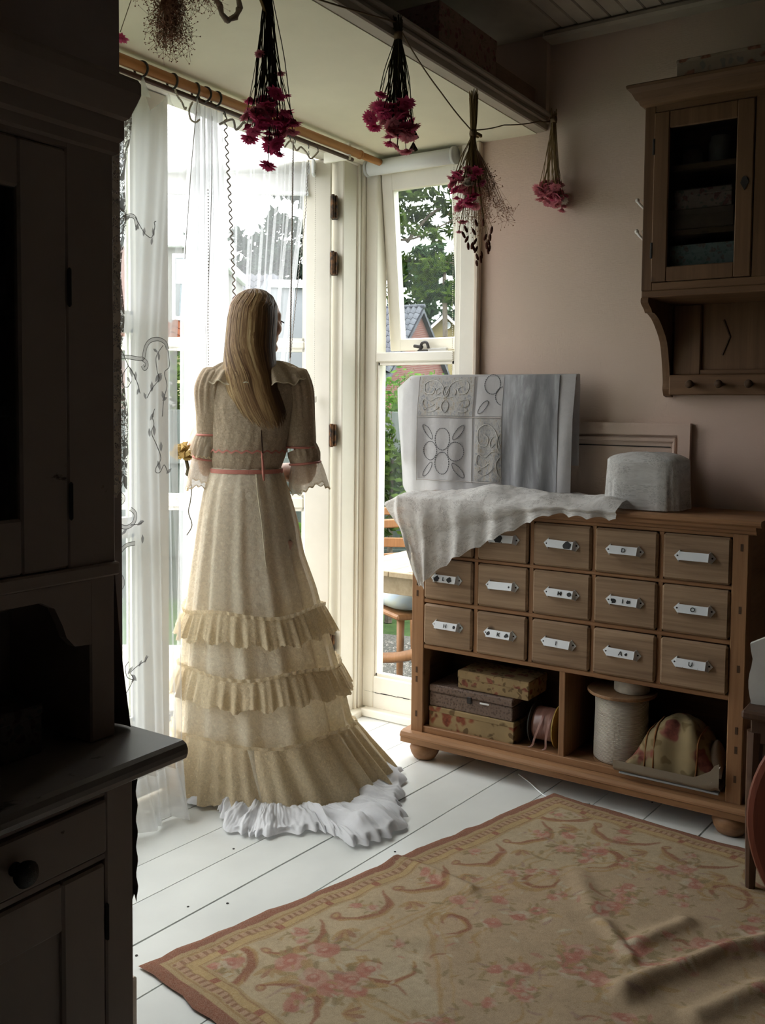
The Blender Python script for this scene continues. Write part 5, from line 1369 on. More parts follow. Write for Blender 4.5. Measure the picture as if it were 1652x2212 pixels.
# ------------------------------------------------------------------ linens on and behind the chest
def linen_sheet(name, col, a=1.0, t=0.35, bumps=True):
    n = NT(name); v = n.coord()
    f = n.noise(v, 9, 5, 0.6); c = n.ramp(f, [(0.3, tuple(x * 0.86 for x in col)), (0.7, col)])
    bm_ = n.n.new('ShaderNodeBump'); bm_.inputs['Strength'].default_value = 0.4; bm_.inputs['Distance'].default_value = 0.006
    n.link(n.noise(v, 22, 4, 0.55), bm_.inputs['Height'])
    n.sheet(c, a, t, bm_.outputs['Normal']); return n.m
m_lin = linen_sheet('white_linen', (0.52, 0.51, 0.51), 0.97, 0.35)
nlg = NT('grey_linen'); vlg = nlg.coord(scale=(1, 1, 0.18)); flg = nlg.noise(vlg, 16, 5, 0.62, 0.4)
nlg.sheet(nlg.ramp(flg, [(0.36, (0.20, 0.20, 0.21)), (0.52, (0.29, 0.29, 0.30)), (0.68, (0.50, 0.51, 0.53))]), 1.0, 0.2); m_ling = nlg.m  # pale upright streaks paint daylight showing through the cloth
rk = thing('drying_rack', 'wooden rail stand on the chest under the embroidered cloth', 'rack', (3.175, 1.60, 0.975))
for y in (-0.30, 0.22): bx('upright', (-0.008, y - 0.008, 0), (0.008, y + 0.008, 0.44), m_pineZ, rk, 0.002); bx('foot', (-0.04, y - 0.009, 0), (0.04, y + 0.009, 0.012), m_pineX, rk, 0.002)
MB().tube([(0, -0.32, 0.436), (0, 0.36, 0.436)], 0.010, 10).build('top_rail', m_pineY, rk, True)
tcloth = thing('embroidered_tablecloth', 'white embroidered tablecloth with lace squares hung before the window', 'tablecloth', (0, 0, 0))
def tc_top(y): return interp([(1.27, 1.424), (1.955, 1.427), (2.045, 1.378)], y)[0]
def tc_x(y, z):
    fold = 0.006 * sin(y * 38) + 0.004 * sin(y * 71 + z * 6)
    hang = (1.427 - z) / 0.45
    back = 0.05 * max(0, (y - 1.94) / 0.1)
    return 3.158 - 0.018 * min(1, hang * 3) + fold * min(1, hang * 1.5) + back
def tc_front(u, v):
    y = lerp(1.270, 2.045, u); zt = tc_top(y)
    zb = interp([(1.27, 1.005), (1.55, 1.0), (1.80, 0.985), (1.84, 0.968), (1.98, 0.955), (2.045, 0.99)], y)[0]
    z = lerp(zt, zb, v)
    y2 = y - 0.035 * v * max(0, (y - 1.9) / 0.145) + 0.006 * v * (1 - u)
    return (tc_x(y, z), y2, z)
MB().grid(tc_front, 90, 30).build('front_fall', m_lin, tcloth, True)
MB().grid(lambda u, v: (lerp(tc_x(lerp(1.27, 2.045, u), 1.44), 3.195, min(1, v * 6)), lerp(1.270, 2.0, u), lerp(tc_top(lerp(1.27, 2.045, u)), 1.10, max(0, v - 0.15) / 0.85) + 0.003 * (1 - abs(2 * min(1, v * 6) - 1))), 40, 20).build('back_fall', m_lin, tcloth, True)
def patch(name, y0, y1, z0, z1, mat, off=0.003, par=tcloth, nu=24, nv=18):
    return MB().grid(lambda u, v: (tc_x(lerp(y0, y1, u), lerp(z1, z0, v)) - off, lerp(y0, y1, u), lerp(z1, z0, v)), nu, nv, uvf=lambda u, v: (abs(2 * u - 1) * abs(y1 - y0), v * abs(z1 - z0))).build(name, mat, par, True)
def filet(name):
    n = NT(name); v = n.coord('UV', (1, 1, 1)); w = n.noise(v, 26, 4, 0.6, 1.6)
    c = n.ramp(w, [(0.34, (0.24, 0.26, 0.29)), (0.45, (0.36, 0.355, 0.345)), (0.52, (0.48, 0.465, 0.44)), (0.60, (0.38, 0.33, 0.26)), (0.7, (0.28, 0.29, 0.30))])
    d = n.vor(v, 55, 'DISTANCE_TO_EDGE'); c = n.mix(n.ramp(d, [(0.03, (1, 1, 1)), (0.09, (0, 0, 0))]), c, (0.46, 0.45, 0.44))
    n.sheet(c, 1.0, 0.25); return n.m
m_filet = filet('filet_lace')
patch('lace_square', 1.905, 1.672, 1.272, 1.418, m_filet); patch('lace_square', 1.655, 1.548, 1.03, 1.262, m_filet)
m_linw = linen_sheet('pale_linen_square', (0.54, 0.53, 0.53), 1.0, 0.30)
patch('linen_square', 1.905, 1.672, 1.028, 1.262, m_linw); patch('linen_square', 1.655, 1.548, 1.272, 1.418, m_linw)
patch('grey_panel', 1.545, 1.330, 1.004, 1.424, m_ling, 0.005)
m_stitch = fabric('slate_stitch', (0.13, 0.13, 0.145))
def stitch(pts, closed=True, dash=0.006):
    mb = MB(); P_ = [Vector((0, y, z)) for y, z in pts]
    if closed: P_.append(P_[0])
    for p, q in zip(P_, P_[1:]):
        n_ = max(1, int((q - p).length / dash))
        for k in range(n_):
            a, b = p.lerp(q, k / n_), p.lerp(q, (k + 0.62) / n_)
            if 1.548 < a.y < 1.665 or 1.672 < a.y < 1.91:
                mb.tube([(tc_x(a.y, a.z) - 0.0045, a.y, a.z), (tc_x(b.y, b.z) - 0.0045, b.y, b.z)], 0.0013, 4, False)
    o = mb.build('stitched_outline', m_stitch, tcloth); o['kind'] = 'stuff'
def ell(cy, cz, ry, rz, rot=0.0, n=28):
    return [(cy + ry * cos(t) * cos(rot) - rz * sin(t) * sin(rot), cz + ry * cos(t) * sin(rot) + rz * sin(t) * cos(rot)) for t in [2 * PI * k / n for k in range(n)]]
cy_, cz_ = 1.795, 1.137
for dy, dz, ry, rz in ((0, 0.046, 0.032, 0.042), (0, -0.046, 0.032, 0.042), (0.056, 0, 0.032, 0.036), (-0.056, 0, 0.032, 0.036)): stitch(ell(cy_ + dy, cz_ + dz, ry, rz))
for sy in (1, -1):
    for sz in (1, -1): stitch(ell(cy_ + sy * 0.068, cz_ + sz * 0.072, 0.034, 0.011, math.atan2(sz * 0.8, sy * 0.62)))
for dy, dz, ry, rz in ((0.0, 0.028, 0.032, 0.036), (-0.045, -0.015, 0.03, 0.034)): stitch(ell(1.585 + dy + 0.008, 1.372 + dz - 0.01, ry, rz))
stitch(ell(1.625, 1.305, 0.030, 0.011, -0.9))
for a, b in (((1.908, 1.42), (1.908, 1.02)), ((1.668, 1.42), (1.668, 1.02)), ((1.908, 1.267), (1.55, 1.267)), ((1.908, 1.024), (1.55, 1.026))):
    n_ = 30; MB().tube([(tc_x(lerp(a[0], b[0], k / n_), lerp(a[1], b[1], k / n_)) - 0.004, lerp(a[0], b[0], k / n_), lerp(a[1], b[1], k / n_)) for k in range(n_ + 1)], 0.0016, 4, False).build('seam_braid', m_trim, tcloth)
# lace runner, one corner hanging down the drawers
m_runner = NT('ivory_lace_runner'); nn = m_runner; v_ = nn.coord('UV', (1, 1, 1))
vor = nn.vor(v_, 130, 'DISTANCE_TO_EDGE'); big = nn.noise(v_, 16, 3, 0.5, 1.5)
net = nn.math('LESS_THAN', vor, 0.11); mot = nn.math('GREATER_THAN', big, 0.47)
al = nn.math('ADD', 0.76, nn.math('MULTIPLY', nn.math('MAXIMUM', net, mot), 0.23))
colr = nn.ramp(nn.noise(v_, 40, 3, 0.6, 1.0), [(0.3, (0.60, 0.58, 0.56)), (0.65, (0.76, 0.75, 0.73))])
bmp = nn.n.new('ShaderNodeBump'); bmp.inputs['Strength'].default_value = 0.6; bmp.inputs['Distance'].default_value = 0.004; nn.link(nn.noise(v_, 60, 4, 0.6), bmp.inputs['Height'])
nn.sheet(colr, al, 0.3, bmp.outputs['Normal']); m_runner = nn.m
def runner(u, v):
    y = lerp(1.915, 1.02, u)
    low = interp([(1.02, 0.952), (1.24, 0.955), (1.295, 0.935), (1.47, 0.845), (1.607, 0.77), (1.76, 0.655), (1.83, 0.66), (1.915, 0.80)], y)[0]
    low += 0.010 * abs(sin(y * 48)) - 0.005
    bump = 0.012 + 0.040 * math.exp(-((y - 1.52) / 0.13) ** 2) + 0.03 * math.exp(-((y - 1.28) / 0.1) ** 2) + 0.045 * math.exp(-((y - 1.08) / 0.09) ** 2)
    bump *= 0.75 + 0.5 * nz(y * 9, v * 5, 1.3)
    if v < 0.42:
        t = v / 0.42; x = lerp(3.205 if y < 1.80 else 3.12, 2.922, t)
        arch_ = sin(PI * (0.12 + 0.80 * t)) ** 0.8
        z = 0.981 + bump * arch_
        if y > 1.85: z -= (y - 1.85) * 0.55
        return (x, y, z + 0.004 * nz(y * 30, t * 8))
    t = (v - 0.42) / 0.58
    z = lerp(0.981 + (0.006 if y < 1.85 else -(y - 1.85) * 0.55), low, t)
    ry_ = y - max(0, y - 1.70) * 0.62 * t ** 1.2
    fold = 0.016 * sin(y * 42 + 1.2) * t ** 0.7 + 0.008 * sin(y * 90) * t
    x = 2.902 - 0.012 * sin(PI * min(1, t * 2)) - 0.004 + fold * 0.8 - 0.010 * t
    if y > 1.85: x += (y - 1.85) * 1.2 * (1 - t)
    return (min(x, 2.918), ry_, z)
tag(MB().grid(runner, 170, 60, uvf=lambda u, v: (u * 0.9, v * 0.55)).build('lace_runner', m_runner, None, True), 'rumpled ivory lace runner with one corner hanging over the drawers', 'lace runner')
# box covered by lace
lb = thing('lace_covered_box', 'small box draped with white lace on the chest top', 'box', (3.09, 0.985, 0.976))
bx('inner_box', (-0.068, -0.085, 0), (0.068, 0.085, 0.155), m_linw, lb, 0.02)
def lbx(u, v):
    a = u * 2 * PI; s_ = abs(cos(a)) ** 0.5 * (1 if cos(a) > 0 else -1); t_ = abs(sin(a)) ** 0.5 * (1 if sin(a) > 0 else -1)
    if v < 0.35:
        k = v / 0.35; r = k ** 0.8; z = 0.185 - 0.022 * r ** 4
    else:
        k = (v - 0.35) / 0.65; r = 1 + 0.04 * k; z = lerp(0.163, 0.004, k)
    fold = 1 + 0.045 * sin(a * 9 + 1) * max(0, v - 0.35) + 0.02 * sin(a * 21) * max(0, v - 0.35)
    return (0.098 * s_ * r * fold, 0.123 * t_ * r * fold, z + 0.004 * nz(a * 2, v * 4))
MB().grid(lbx, 110, 36, True, uvf=lambda u, v: (u * 0.8, v * 0.3)).build('lace_cover', m_runner, lb, True)
# corded motifs on the lace squares and streaks of light in the grey panel
m_cordw = fabric('cream_lace_cord', (0.60, 0.58, 0.55), 0.9)
def motif(cy, cz, w, h, half=False):
    base = [[(0.0, 0.05), (0.10, 0.35), (0.28, 0.46), (0.44, 0.36), (0.42, 0.12), (0.28, 0.08), (0.24, 0.22), (0.33, 0.28)], [(0.02, -0.05), (0.16, -0.02), (0.30, -0.12), (0.44, -0.08), (0.46, -0.24), (0.34, -0.30), (0.22, -0.22)], [(0.0, 0.30), (0.06, 0.20), (0.05, 0.05), (0.0, -0.02)], [(0.0, -0.10), (0.07, -0.22), (0.05, -0.38), (0.0, -0.46)], [(0.12, -0.30), (0.22, -0.40), (0.36, -0.44), (0.44, -0.38), (0.38, -0.34)], [(0.10, 0.12), (0.18, 0.05), (0.20, 0.16), (0.14, 0.24)]]
    for s_ in ((1,) if half else (1, -1)):
        for b in base:
            P_ = smooth_path([(0, cy + s_ * x * w, cz + z * h) for x, z in b], 5)
            MB().tube([(tc_x(p.y, p.z) - 0.0045, p.y, p.z) for p in P_], 0.0013, 5, True, 0.6).build('corded_motif', m_cordw, tcloth, True)
motif(1.788, 1.345, 0.215, 0.135); motif(1.552, 1.145, 0.20, 0.21, True)
# ------------------------------------------------------------------ woman in an antique lace gown
WO = (2.335, 2.044, 0.0)
wm = thing('person', 'woman with long blonde hair and tiered cream lace gown, seen from behind', 'person', WO, math.atan2(-0.8345, 0.551))
def gown_mat(name, c1, c2, transl=0.25, dots=True, alpha=1.0, sc=1.0):
    n = NT(name); v = n.coord()
    f = n.noise(v, 4, 2, 0.5)
    c = n.ramp(f, [(0.2, c2), (0.8, c1)])
    d = n.vor(v, 42 * sc)
    if dots:
        k = n.ramp(d, [(0.16, (1, 1, 1)), (0.24, (0, 0, 0))]); c = n.mix(n.math('MULTIPLY', k, 0.5), c, tuple(min(1, x * 1.2) for x in c1))
    fl = n.noise(v, 105 * sc, 4, 0.65, 0.8)
    c = n.mix(n.ramp(fl, [(0.44, (0, 0, 0)), (0.58, (0.38, 0.38, 0.38))]), c, tuple(x * 0.72 for x in c2))
    h = n.math('ADD', n.math('MULTIPLY', fl, 0.6), n.math('MULTIPLY', d, -0.8))
    b = n.n.new('ShaderNodeBump'); b.inputs['Strength'].default_value = 0.5; b.inputs['Distance'].default_value = 0.006; n.link(h, b.inputs['Height'])
    n.sheet(c, alpha, transl, b.outputs['Normal']); return n.m
m_gown = gown_mat('cream_lace', (0.86, 0.80, 0.66), (0.80, 0.72, 0.56), 0.42)
m_ruf = gown_mat('tea_stained_lace', (0.84, 0.73, 0.53), (0.75, 0.62, 0.42), 0.42, True, 1.0, 1.6)
m_bod = gown_mat('shaded_lace', (0.64, 0.54, 0.40), (0.44, 0.345, 0.25), 0.35, True, 1.0, 1.4)  # bodice shading put into the lace colour, browner than the skirt
m_cuff = gown_mat('ivory_net_frill', (0.66, 0.58, 0.46), (0.52, 0.43, 0.33), 0.45, True, 0.66, 2.0)
m_pink = fabric('pink_ribbon', (0.50, 0.20, 0.16), 0.5)
m_skin = NT('skin'); m_skin.base((0.56, 0.34, 0.25), 0.5, 0.3); m_skin.b.inputs['Subsurface Weight'].default_value = 0.0; m_skin = m_skin.m
m_petti = linen_sheet('white_cotton', (0.90, 0.90, 0.93), 1.0, 0.25)

# --- body: overlapping forms welded into one continuous surface
def build_body():
    mb = MB(); BY = 0.08
    def limb(pts, rs, n=14): mb.tube(smooth_path(pts, 6), [interp([(i / (len(rs) - 1), r) for i, r in enumerate(rs)], k / (6 * (len(pts) - 1)))[0] for k in range(6 * (len(pts) - 1) + 1)], n)
    # torso
    T = [(0.80, -0.02, 0.150, 0.10), (0.90, -0.025, 0.155, 0.105), (1.00, -0.03, 0.130, 0.09), (1.09, -0.032, 0.105, 0.075), (1.18, -0.022, 0.118, 0.085), (1.28, -0.01, 0.135, 0.09), (1.36, -0.004, 0.145, 0.08), (1.405, -0.003, 0.135, 0.062), (1.435, -0.003, 0.085, 0.05), (1.46, -0.002, 0.05, 0.046)]
    vs = []; n = 24
    for z, cx, a, b in T:
        for k in range(n): an = 2 * PI * k / n; vs.append((cx + a * cos(an), BY + b * sin(an), z))
    fs = [(j * n + k, j * n + (k + 1) % n, (j + 1) * n + (k + 1) % n, (j + 1) * n + k) for j in range(len(T) - 1) for k in range(n)]
    fs += [tuple(range(n - 1, -1, -1)), tuple((len(T) - 1) * n + k for k in range(n))]; mb.add(vs, fs)
    limb([(-0.003, BY, 1.42), (-0.002, BY + 0.006, 1.48), (-0.002, BY + 0.012, 1.54)], [0.052, 0.046, 0.048])
    # head turned towards her right shoulder side of the picture
    yaw = -math.radians(58); RH = Matrix.Rotation(yaw, 3, 'Z'); hc = Vector((-0.006, BY + 0.01, 1.582))
    def hd(p, r): mb.ball(hc + RH @ Vector(p), r, 20, 14, RH)
    hd((0, -0.004, 0.022), (0.070, 0.088, 0.086)); hd((0, 0.030, -0.035), (0.052, 0.052, 0.062)); hd((0, 0.062, -0.085), (0.022, 0.020, 0.018))
    hd((0, 0.070, 0.022), (0.045, 0.016, 0.018)); hd((0, 0.087, -0.020), (0.009, 0.012, 0.009)); hd((0, 0.086, -0.002), (0.007, 0.012, 0.024))
    hd((0, 0.075, -0.052), (0.020, 0.008, 0.005)); hd((0, 0.073, -0.061), (0.017, 0.008, 0.006)); hd((-0.036, 0.058, -0.022), (0.022, 0.02, 0.026)); hd((0.036, 0.058, -0.022), (0.022, 0.02, 0.026))
    for s_ in (-1, 1): hd((s_ * 0.072, -0.004, -0.012), (0.009, 0.018, 0.030)); hd((s_ * 0.030, 0.070, 0.006), (0.013, 0.010, 0.010))
    # arms
    SL, EL, WL = Vector((-0.140, BY, 1.395)), Vector((-0.158, BY + 0.012, 1.095)), Vector((-0.205, BY + 0.10, 1.235))
    limb([SL, SL.lerp(EL, 0.5) + Vector((-0.008, 0, 0)), EL, EL.lerp(WL, 0.5) + Vector((0, 0, -0.008)), WL], [0.044, 0.039, 0.035, 0.032, 0.026])
    SR, ER, WR = Vector((0.135, BY, 1.395)), Vector((0.165, BY + 0.0, 1.085)), Vector((0.035, BY + 0.17, 1.075))
    limb([SR, SR.lerp(ER, 0.5) + Vector((0.0, 0, 0)), ER, ER.lerp(WR, 0.5) + Vector((0.005, -0.01, -0.004)), WR], [0.044, 0.038, 0.036, 0.034, 0.026])
    # hands: palm, four fingers of unequal length and a thumb from the side of the palm
    def hand(W, d, up, side, curl):
        d, up = d.normalized(), up.normalized(); lat = d.cross(up).normalized() * side
        C_ = W + d * 0.045
        R = Matrix((d, lat, up)).transposed()
        mb.ball(C_, (0.048, 0.038, 0.016), 14, 10, R)
        for k, L in enumerate((0.066, 0.076, 0.070, 0.056)):
            b0 = W + d * 0.080 + lat * (0.028 - 0.0185 * k); p = [b0]
            ang = curl * 0.5
            for f in (0.45, 0.32, 0.26):
                p.append(p[-1] + (d * cos(ang) - up * sin(ang)) * L * f); ang += curl
            mb.tube([b0 - d * 0.02] + p, [0.009, 0.009, 0.0085, 0.0078, 0.0065], 10)
        t0 = W + d * 0.025 + lat * 0.028
        mb.tube([t0, t0 + (d * 0.5 + lat * 0.85) * 0.032, t0 + (d * 0.85 + lat * 0.45) * 0.058 - up * 0.014, t0 + (d * 0.95) * 0.072 - up * 0.028], [0.012, 0.0105, 0.009, 0.0072], 10)
    hand(WL, Vector((-0.42, 0.22, -0.80)), Vector((-0.80, -0.45, 0.30)), 1, 0.6)
    hand(WR, Vector((-0.85, 0.45, 0.05)), Vector((0.2, 0.3, 0.9)), -1, 0.5)
    # legs and feet under the skirt
    for s_ in (-1, 1):
        limb([(s_ * 0.075 - 0.02, BY, 0.86), (s_ * 0.07 - 0.02, BY, 0.46), (s_ * 0.065 - 0.02, BY - 0.01, 0.09)], [0.085, 0.058, 0.036])
        mb.ball((s_ * 0.065 - 0.02, BY + 0.06, 0.035), (0.038, 0.115, 0.034), 14, 10)
    o = mb.build('tmp_body', m_skin)
    md = o.modifiers.new('r', 'REMESH'); md.mode = 'VOXEL'; md.voxel_size = 0.0045; md.use_smooth_shade = True
    m2 = o.modifiers.new('s', 'SMOOTH'); m2.factor = 0.5; m2.iterations = 5
    dg = bpy.context.evaluated_depsgraph_get(); me = bpy.data.meshes.new_from_object(o.evaluated_get(dg))
    bpy.data.objects.remove(o); me.materials.clear(); me.materials.append(m_skin)
    me.polygons.foreach_set('use_smooth', [True] * len(me.polygons))
    return link('body', me, wm)
build_body()
ln = MB()   # lashes and brow on the visible side of the face
RHm = Matrix.Rotation(-math.radians(58), 3, 'Z'); hc = Vector((-0.006, 0.09, 1.582))
for p, q in (((0.030, 0.080, 0.004), (0.034, 0.090, -0.002)), ((0.026, 0.082, 0.004), (0.029, 0.092, -0.003))):
    ln.tube([hc + RHm @ Vector(p), hc + RHm @ Vector(q)], 0.0016, 5)
ln.build('eyelashes', m_ink, wm)['kind'] = 'stuff'

# --- skirt
SK = [(0.0, -0.336, 0.454, 0.200, 0.305, 0.19), (0.051, -0.329, 0.428, 0.195, 0.300, 0.185), (0.134, -0.314, 0.373, 0.186, 0.285, 0.18), (0.217, -0.296, 0.324, 0.177, 0.268, 0.18), (0.397, -0.273, 0.283, 0.158, 0.240, 0.18), (0.575, -0.253, 0.234, 0.138, 0.215, 0.175), (0.687, -0.239, 0.206, 0.126, 0.195, 0.165), (0.798, -0.223, 0.168, 0.114, 0.175, 0.155), (0.925, -0.200, 0.141, 0.099, 0.15, 0.14), (1.019, -0.179, 0.111, 0.089, 0.125, 0.12), (1.097, -0.150, 0.084, 0.080, 0.088, 0.085)]
def ring(z, a, off=0.0, fold=0.0, nf=26, ph=0.0):
    L, R, cy, bb, bf = interp(SK, z)
    cx, hw_ = (L + R) / 2, (R - L) / 2
    c_, s_ = cos(a), sin(a)
    k = 1 + (off + fold * (0.7 * sin(nf * a + ph) + 0.3 * sin(nf * 1.7 * a + 2.1 * ph + 1))) / hw_
    return Vector((cx + hw_ * c_ * k, cy + (bb if s_ < 0 else bf) * s_ * k, z))
def skirtf(u, v):
    z = lerp(1.097, 0.02, v); a = u * 2 * PI
    return ring(z, a, -0.012 * min(1, v * 4), 0.001 + 0.019 * v ** 0.9, 15, 0.8 * sin(3 * v))
MB().grid(skirtf, 300, 60, True).build('skirt', m_gown, wm, True)
def flounce(name, z0, z1, flare, nf, amp, seed, mat=m_ruf):
    r = random.Random(seed); ph = [r.uniform(0, 6.28) for _ in range(8)]
    def f(u, v):
        a = u * 2 * PI
        w = sin(nf * a + 1.5 * sin(3 * a + ph[0]) + ph[1]) * 0.6 + 0.4 * sin(nf * 1.63 * a + 2 * sin(5 * a + ph[2]) + ph[3])
        z = lerp(z0, z1, v) + 0.010 * sin(4 * a + ph[4]) * (1 - v * 0.3) + 0.008 * v * sin(nf * 0.5 * a + ph[5]) + 0.004 * v * abs(sin(nf * 2.0 * a))
        k = ring(max(0.006, z), a)
        o_ = ring(max(0.006, z), a, 0.004 + flare * v ** 0.8 + amp * w * (0.25 + 0.75 * v))
        return (o_.x, o_.y, max(0.006, z))
    o = MB().grid(f, 520, 9, True).build(name, mat, wm, True)
    # gathered heading
    MB().grid(lambda u, v: tuple(ring(z0 + 0.012 * v + 0.010 * sin(4 * u * 2 * PI + ph[4]), u * 2 * PI, 0.005 + 0.004 * v + 0.004 * sin(nf * 1.6 * u * 2 * PI))), 420, 2, True).build('ruffle_heading', mat, o, True)
    return o
flounce('ruffle', 0.622, 0.532, 0.018, 36, 0.012, 1)
flounce('ruffle', 0.424, 0.330, 0.020, 36, 0.013, 2)
flounce('ruffle', 0.205, 0.012, 0.026, 23, 0.023, 3)
for a in (-PI / 2 + 0.36,):
    MB().tube([ring(z, a + 0.10 * (1.08 - z), 0.004) for z in np.linspace(1.08, 0.78, 24)], 0.0022, 6).build('pleat_highlight', m_gown, wm, True)  # raised line shaped as the diagonal highlight along a skirt pleat
# --- bodice
BD = [(1.075, -0.033, 0.118, 0.092), (1.088, -0.033, 0.112, 0.086), (1.125, -0.030, 0.122, 0.095), (1.20, -0.018, 0.134, 0.104), (1.30, -0.008, 0.150, 0.108), (1.37, -0.003, 0.158, 0.094), (1.41, -0.003, 0.146, 0.076), (1.437, -0.003, 0.10, 0.062), (1.458, -0.003, 0.058, 0.054)]
def bodf(u, v):
    z = lerp(1.075, 1.458, v); cx, a_, b_ = interp(BD, z); a = u * 2 * PI
    k = 1 + 0.007 * sin(a * 23 + 2 * sin(z * 30)) * (1 if z < 1.39 else 0.2) + 0.012 * nz(cos(a) * 6, sin(a) * 6, z * 14)
    return (cx + a_ * cos(a) * k, 0.08 + b_ * sin(a) * k, z)
MB().grid(bodf, 220, 34, True).build('bodice', m_bod, wm, True)
def band(name, z0, z1, off, mat, wav=0.0, a0=0.0, a1=2 * PI):
    return MB().grid(lambda u, v: (interp(BD, z0)[0] + (interp(BD, z0)[1] + off) * cos(lerp(a0, a1, u)), 0.08 + (interp(BD, z0)[2] + off) * sin(lerp(a0, a1, u)), lerp(z0, z1, v) + wav * sin(lerp(a0, a1, u) * 24)), 120, 2).build(name, mat, wm, True)
band('sash', 1.080, 1.094, 0.006, m_pink); band('waist_braid', 1.150, 1.156, 0.005, m_pink, 0.004)
MB().tube([(0.030, -0.016, 1.155), (0.034, -0.020, 1.12), (0.036, -0.020, 1.085), (0.038, -0.022, 1.06)], [0.003, 0.004, 0.005, 0.003], 8).build('ribbon_tie', m_pink, wm, True)
MB().tube([(0.028, -0.018, 1.23), (0.030, -0.020, 1.19), (0.033, -0.018, 1.15)], [0.002, 0.003, 0.003], 6).build('back_opening', m_dkw, wm, True)
# --- sleeves
def sleeve(P, rad, name, mat, pleat=0.0, npl=16, nv=24):
    P_ = smooth_path(P, 6); m = len(P_)
    mb = MB()
    def f(u, v):
        k = min(m - 2, int(v * (m - 1))); t = v * (m - 1) - k; c = P_[k].lerp(P_[k + 1], t); tn = (P_[k + 1] - P_[k]).normalized()
        ax = Vector((1, 0, 0)); ax = (ax - tn * ax.dot(tn)).normalized(); ay = tn.cross(ax); a = u * 2 * PI
        r = interp(rad, v)[0] * (1 + pleat * sin(a * npl) * sin(PI * min(1, v * 1.2 + 0.1)))
        return c + ax * r * cos(a) + ay * r * sin(a)
    return mb.grid(f, 110, nv, True).build(name, mat, wm, True)
def frill(c, d, r0, r1, L, name, seed, n=22, amp=0.18):
    d = Vector(d).normalized(); ax = Vector((1, 0, 0)); ax = (ax - d * ax.dot(d)).normalized(); ay = d.cross(ax); c = Vector(c); rr = random.Random(seed); ph = rr.uniform(0, 6)
    def f(u, v):
        a = u * 2 * PI; r = lerp(r0, r1, v ** 0.8) * (1 + amp * v * (0.6 * sin(n * a + ph) + 0.4 * sin(n * 0.37 * a)))
        return c + d * (L * v * (1 + 0.15 * sin(3 * a + ph)) + 0.004 * v * sin(n * 2 * a)) + ax * r * cos(a) + ay * r * sin(a) - Vector((0, 0, 0.02 * v * v))
    o = MB().grid(f, 160, 8, True).build(name, m_cuff, wm, True)
    MB().tube([Vector(f(k / 120, 1.0)) for k in range(121)], 0.0016, 4, False).build('scalloped_edge', m_ruf, o)
    return o
def rib(c, d, r, name='sleeve_ribbon'):
    d = Vector(d).normalized(); ax = Vector((1, 0, 0)); ax = (ax - d * ax.dot(d)).normalized(); ay = d.cross(ax); c = Vector(c)
    MB().tube([c + ax * r * cos(k * 2 * PI / 40) + ay * r * sin(k * 2 * PI / 40) for k in range(41)], 0.0042, 6, False).build(name, m_pink, wm, True)
sleeve([(-0.118, 0.08, 1.415), (-0.140, 0.075, 1.36), (-0.142, 0.08, 1.28), (-0.146, 0.085, 1.204)], [(0, 0.034), (0.12, 0.055), (0.35, 0.062), (0.75, 0.058), (1, 0.052)], 'sleeve', m_bod, 0.045, 15)
sleeve([(-0.146, 0.085, 1.204), (-0.155, 0.088, 1.165), (-0.162, 0.098, 1.132)], [(0, 0.052), (0.5, 0.057), (1, 0.052)], 'lower_sleeve', m_bod, 0.03, 15, 8)
rib((-0.146, 0.085, 1.204), (0, 0, -1), 0.053); rib((-0.162, 0.098, 1.132), (-0.1, 0.2, -1), 0.053)
frill((-0.146, 0.085, 1.20), (-0.35, 0.1, -1), 0.052, 0.060, 0.050, 'sleeve_frill', 1, 13, 0.12)
frill((-0.162, 0.098, 1.132), (-0.10, 0.1, -1), 0.052, 0.066, 0.085, 'sleeve_frill', 2, 9, 0.14)
sleeve([(0.112, 0.08, 1.415), (0.135, 0.078, 1.36), (0.143, 0.08, 1.27), (0.150, 0.082, 1.166)], [(0, 0.034), (0.12, 0.052), (0.4, 0.054), (1, 0.050)], 'sleeve', m_bod, 0.035, 15)
sleeve([(0.150, 0.082, 1.166), (0.160, 0.082, 1.14), (0.163, 0.082, 1.113)], [(0, 0.050), (0.5, 0.054), (1, 0.050)], 'lower_sleeve', m_bod, 0.03, 15, 8)
rib((0.150, 0.082, 1.166), (0, 0, -1), 0.051); rib((0.163, 0.082, 1.113), (0.1, 0, -1), 0.051)
frill((0.165, 0.082, 1.113), (0.18, 0.0, -1), 0.050, 0.064, 0.066, 'sleeve_frill', 3, 8, 0.12)
# shoulder frills of the yoke
def yoke(a0, a1, r0, r1, zc, name, seed):
    rr = random.Random(seed); ph = rr.uniform(0, 6)
    def f(u, v):
        a = lerp(a0, a1, u); r = lerp(r0, r1, v); w = 0.012 * v * sin(40 * u + ph) + 0.006 * v * sin(83 * u)
        z = zc - 0.075 * v ** 1.5 * (0.6 + 0.4 * abs(sin(a))) - 0.4 * max(0, r - 0.12) + w * 0.5
        return (-0.003 + r * 1.25 * cos(a), 0.078 + (r * 0.80 + w) * sin(a), z)
    o = MB().grid(f, 160, 10).build(name, m_bod, wm, True)
    MB().tube([Vector(f(k / 160, 1.0)) for k in range(161)], 0.0022, 4, False).build('scalloped_edge', m_gown, o)
yoke(-PI - 0.3, 0.3, 0.066, 0.140, 1.452, 'yoke_frill', 1)
for s_, x, z in ((-1, -0.098, 1.437), (1, 0.105, 1.432)):
    def ros(u, v, x=x, z=z):
        a = u * 2 * PI * 2.4; r = lerp(0.006, 0.036, u); return (x + r * cos(a) * 1.0, 0.075 + r * sin(a) * 0.6 - 0.02 * v, z + 0.012 * (v - 0.3) + 0.006 * sin(u * 50) * v - 0.4 * r)
    MB().grid(ros, 90, 4).build('lace_rosette', m_cuff, wm, True)
